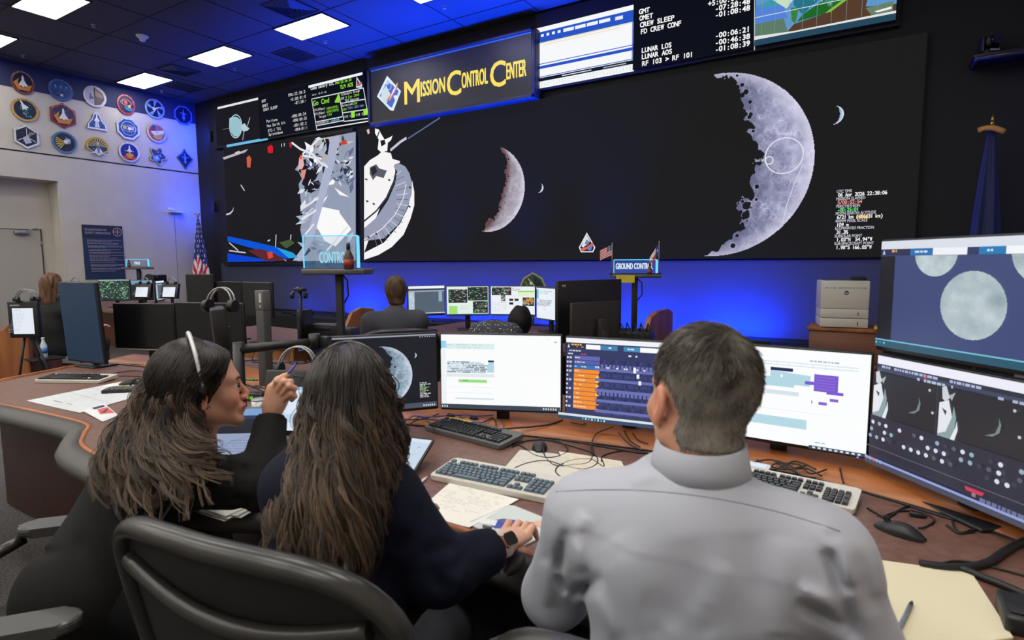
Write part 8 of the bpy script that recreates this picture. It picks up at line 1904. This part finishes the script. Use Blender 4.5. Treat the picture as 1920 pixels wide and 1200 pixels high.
# ---- cables, each one a tube lying on the desk
CB = 'loose black cables behind the keyboards'
def cable(pts, lab, r=.0026, m=m_cable, z=DZ+.003, lift=0, group=CB):
    q = [pz(p[0], p[1], z+(p[2] if len(p) > 2 else 0)) for p in pts]; q = curve_pts([tuple(v) for v in q], 7); s = MB(); s.tube([tuple(v) for v in q], r, 7); return tag(s.build('cable', m), lab, 'cable', group)
cable([(935, 830), (975, 835), (1000, 852), (1030, 858), (1060, 850), (1062, 838), (1040, 826), (990, 826), (960, 838)], 'thin looping cable around the middle mouse')
cable([(1018, 835, .02), (1022, 855), (1040, 872), (1075, 872), (1105, 866), (1112, 845), (1108, 828), (1125, 812), (1150, 800)], 'thin cable from the middle mouse rising to the orange table monitor')
cable([(960, 880), (990, 868), (1025, 864), (1060, 874), (1095, 880), (1120, 868), (1112, 850), (1070, 836), (1030, 826)], 'thin cable curving over the pale papers')
cable([(1060, 900), (1042, 885), (1050, 872), (1080, 862), (1110, 862), (1132, 875), (1128, 860)], 'thin cable ending beside the shoulder of the grey haired man')
cable([(1128, 866), (1130, 855), (1150, 848), (1175, 845), (1200, 850)], 'thin cable with inline connector near the grey collar')
cable([(742, 792), (762, 788), (775, 780), (800, 782), (830, 780), (870, 778), (900, 780), (925, 778)], 'blue cable lying along the wooden ledge', m=m_bluecable, r=.003, z=.775)
cable([(905, 778), (925, 780), (940, 790), (945, 802)], 'short violet cable end by the grey keyboard', m=m_bluecable, r=.0026, z=.766)
cable([(745, 784), (770, 787), (800, 784), (822, 776)], 'black cable along the ledge below the moon monitor', z=.772, r=.003)
cable([(765, 808), (768, 796), (790, 786), (830, 790), (840, 800)], 'black cable crossing the ledge seam left', z=.768)
cable([(815, 806), (808, 795), (790, 782), (778, 786)], 'short black cable below the schedule monitor', z=.770)
cable([(860, 778), (880, 792), (905, 792), (925, 784), (930, 800), (920, 806)], 'black cable loop above the grey keyboard', z=.770)
cable([(930, 806), (960, 803), (1000, 800), (1030, 796), (1055, 788)], 'thick black cable rising to the joint of two monitors', r=.004, z=.772)
cable([(930, 808), (965, 815), (990, 812), (1040, 822), (1100, 832), (1180, 846), (1216, 850)], 'thick black cable following the ledge seam', r=.004)
cable([(1070, 792), (1090, 796), (1098, 794)], 'short cable tail under the orange table monitor', z=.776)
cable([(1150, 800, .03), (1120, 812), (1110, 830), (1108, 850)], 'cable hanging from the orange table monitor', z=.77)
for i, (x0, y0, x1, y1) in enumerate(((1160, 812, 1205, 845), (1170, 808, 1200, 838), (1186, 812, 1215, 832))): cable([(x0, y0, .02), ((x0+x1)/2-4, (y0+y1)/2+3), (x1, y1)], 'dangling connector lead number %s left of the grey haired man' % ('one', 'two', 'three')[i] if False else ['upper', 'middle', 'lower'][i]+' connector lead left of the neck of the grey haired man', z=.765, r=.003)
for i, pts in enumerate([[(1392, 872), (1440, 862), (1480, 872), (1500, 890), (1530, 896)], [(1385, 880), (1430, 872), (1470, 880), (1515, 872)], [(1400, 862), (1420, 885), (1460, 868), (1495, 888)], [(1450, 862), (1478, 880), (1510, 878), (1540, 892)], [(1470, 868), (1500, 872), (1520, 888), (1550, 880)], [(1420, 862), (1450, 880), (1490, 865), (1530, 880)], [(1575, 878), (1580, 900), (1582, 906)]]):
    cable(pts, ['tangled black cable below the purple block monitor, strand '+w for w in ('nearest the shoulder', 'along the front', 'crossing the middle', 'under the display', 'by the blue power light', 'at the back', 'reaching the keyboard top')][i], z=.768, r=.003)
cable([(1628, 920), (1680, 922), (1722, 915), (1750, 925), (1790, 945)], 'thick black cable in front of the moon disc monitor', r=.004)
cable([(1628, 925), (1680, 940), (1740, 960), (1820, 982), (1920, 1000)], 'long black cable along the right ledge seam', r=.004)
cable([(1626, 952), (1650, 966), (1665, 970), (1700, 950), (1760, 945), (1790, 970), (1830, 985), (1800, 1000), (1775, 985)], 'looping cable behind the right mouse', r=.003)
cable([(1655, 968), (1690, 958), (1730, 962), (1752, 975), (1735, 988), (1722, 990)], 'cable from the right mouse curling behind it', r=.0026)
cable([(1785, 940), (1784, 970), (1795, 995), (1820, 998), (1832, 985), (1835, 965)], 'hanging loop of cable under the right monitor', r=.003)
cable([(1724, 1056), (1760, 1062), (1800, 1064), (1850, 1055), (1890, 1030), (1925, 1012)], 'thick dark hose lying on the right side of the desk', r=.010, z=DZ+.010, group=None)
cable([(1735, 1058), (1800, 1066), (1850, 1085), (1900, 1105), (1940, 1125)], 'thick dark hose running behind the cream folder', r=.009, z=DZ+.009, group=None)
cable([(1768, 1056), (1790, 1052), (1830, 1056), (1880, 1068), (1930, 1082)], 'thin black cable beside the thick hoses', r=.003)
cable([(195, 703), (250, 695), (290, 700), (310, 706)], 'cable of the pale keyboard on the left of the desk', r=.0026)
cable([(280, 705), (300, 690), (322, 680), (340, 672)], 'blue cable near the blank monitors on the left', m=m_bluecable, r=.003)
cable([(222, 705), (262, 706), (285, 712), (262, 722), (250, 720)], 'cable of the small mouse on the left', r=.0026)
for x, y, lab in ((988, 809, 'small grey cable hub on the ledge seam behind the middle mouse'), (1718, 966, 'small black adapter block behind the right mouse'), (888, 797, 'round cable clip above the grey keyboard'), (845, 792, 'ribbed cable joint on the wooden ledge')):
    c = pz(x, y, .745); s = MB(); s.box((0, 0, .008), (.035, .022, .014), bev=.004); s.box((.02, 0, .007), (.012, .01, .008), bev=.002); s.cyl((-.01, 0, .015), (-.01, 0, .017), .006); z_ = DZ if y > 805 else .7705
    o = s.build('cable_adapter', m_silver if x == 988 else m_blackpl); o.location = (c.x, c.y, z_); tag(o, lab, 'adapter', 'cable adapters')
c = pz(1835, 990, DZ); s = MB(); s.box((0, 0, .006), (.016, .03, .012), bev=.002); o = s.build('cable_tag', m_white); o.location = (c.x, c.y, DZ); o.rotation_euler = (0, 0, .4); tag(o, 'small white tag on the cable under the right monitor', 'tag')
c = pz(1925, 1172, DZ); s = MB(); s.box((0, 0, .02), (.09, .12, .04), bev=.008); s.box((-.01, -.02, .042), (.05, .05, .004), bev=.001); o = s.build('telephone_handset', m_blackpl); o.location = (c.x, c.y, DZ); tag(o, 'black device at the lower right edge beside the cream folder', 'device')
# dark desk phone with keys, left
c = pz(240, 733, DZ); t = empty('desk_phone', (c.x, c.y, DZ), .75, 'dark phone with rows of keys on the charts at the left', 'phone'); s = MB(); s.prism(rrect(.24, .13, .012), 0, .02, bev=.004); s.build('phone_body', m_dkmetal, t)
s = MB()
for i in range(8):
    for j in range(4): s.box((-.09+i*.024, -.04+j*.024, .0225), (.017, .014, .006), bev=.001)
s.build('keys', mat('grey_buttons', (110, 112, 112), .5), t)
s = MB(); s.tube([(-.02, .075, .012), (.0, .085, .05), (.03, .08, .06), (.06, .085, .03)], .006, 8); s.build('coiled_cord', m_cable, t)
# coiled cord near the laptop
s = MB(); p0, p1 = pz(470, 845, DZ+.01), pz(430, 872, DZ+.01); s.tube([p0.lerp(p1, k/120)+Vector((0, .008*math.cos(k*.9), .008*math.sin(k*.9)+.002)) for k in range(121)], .0018, 5); tag(s.build('coiled_cord', m_cable), 'coiled black cord beside the laptop', 'cord')
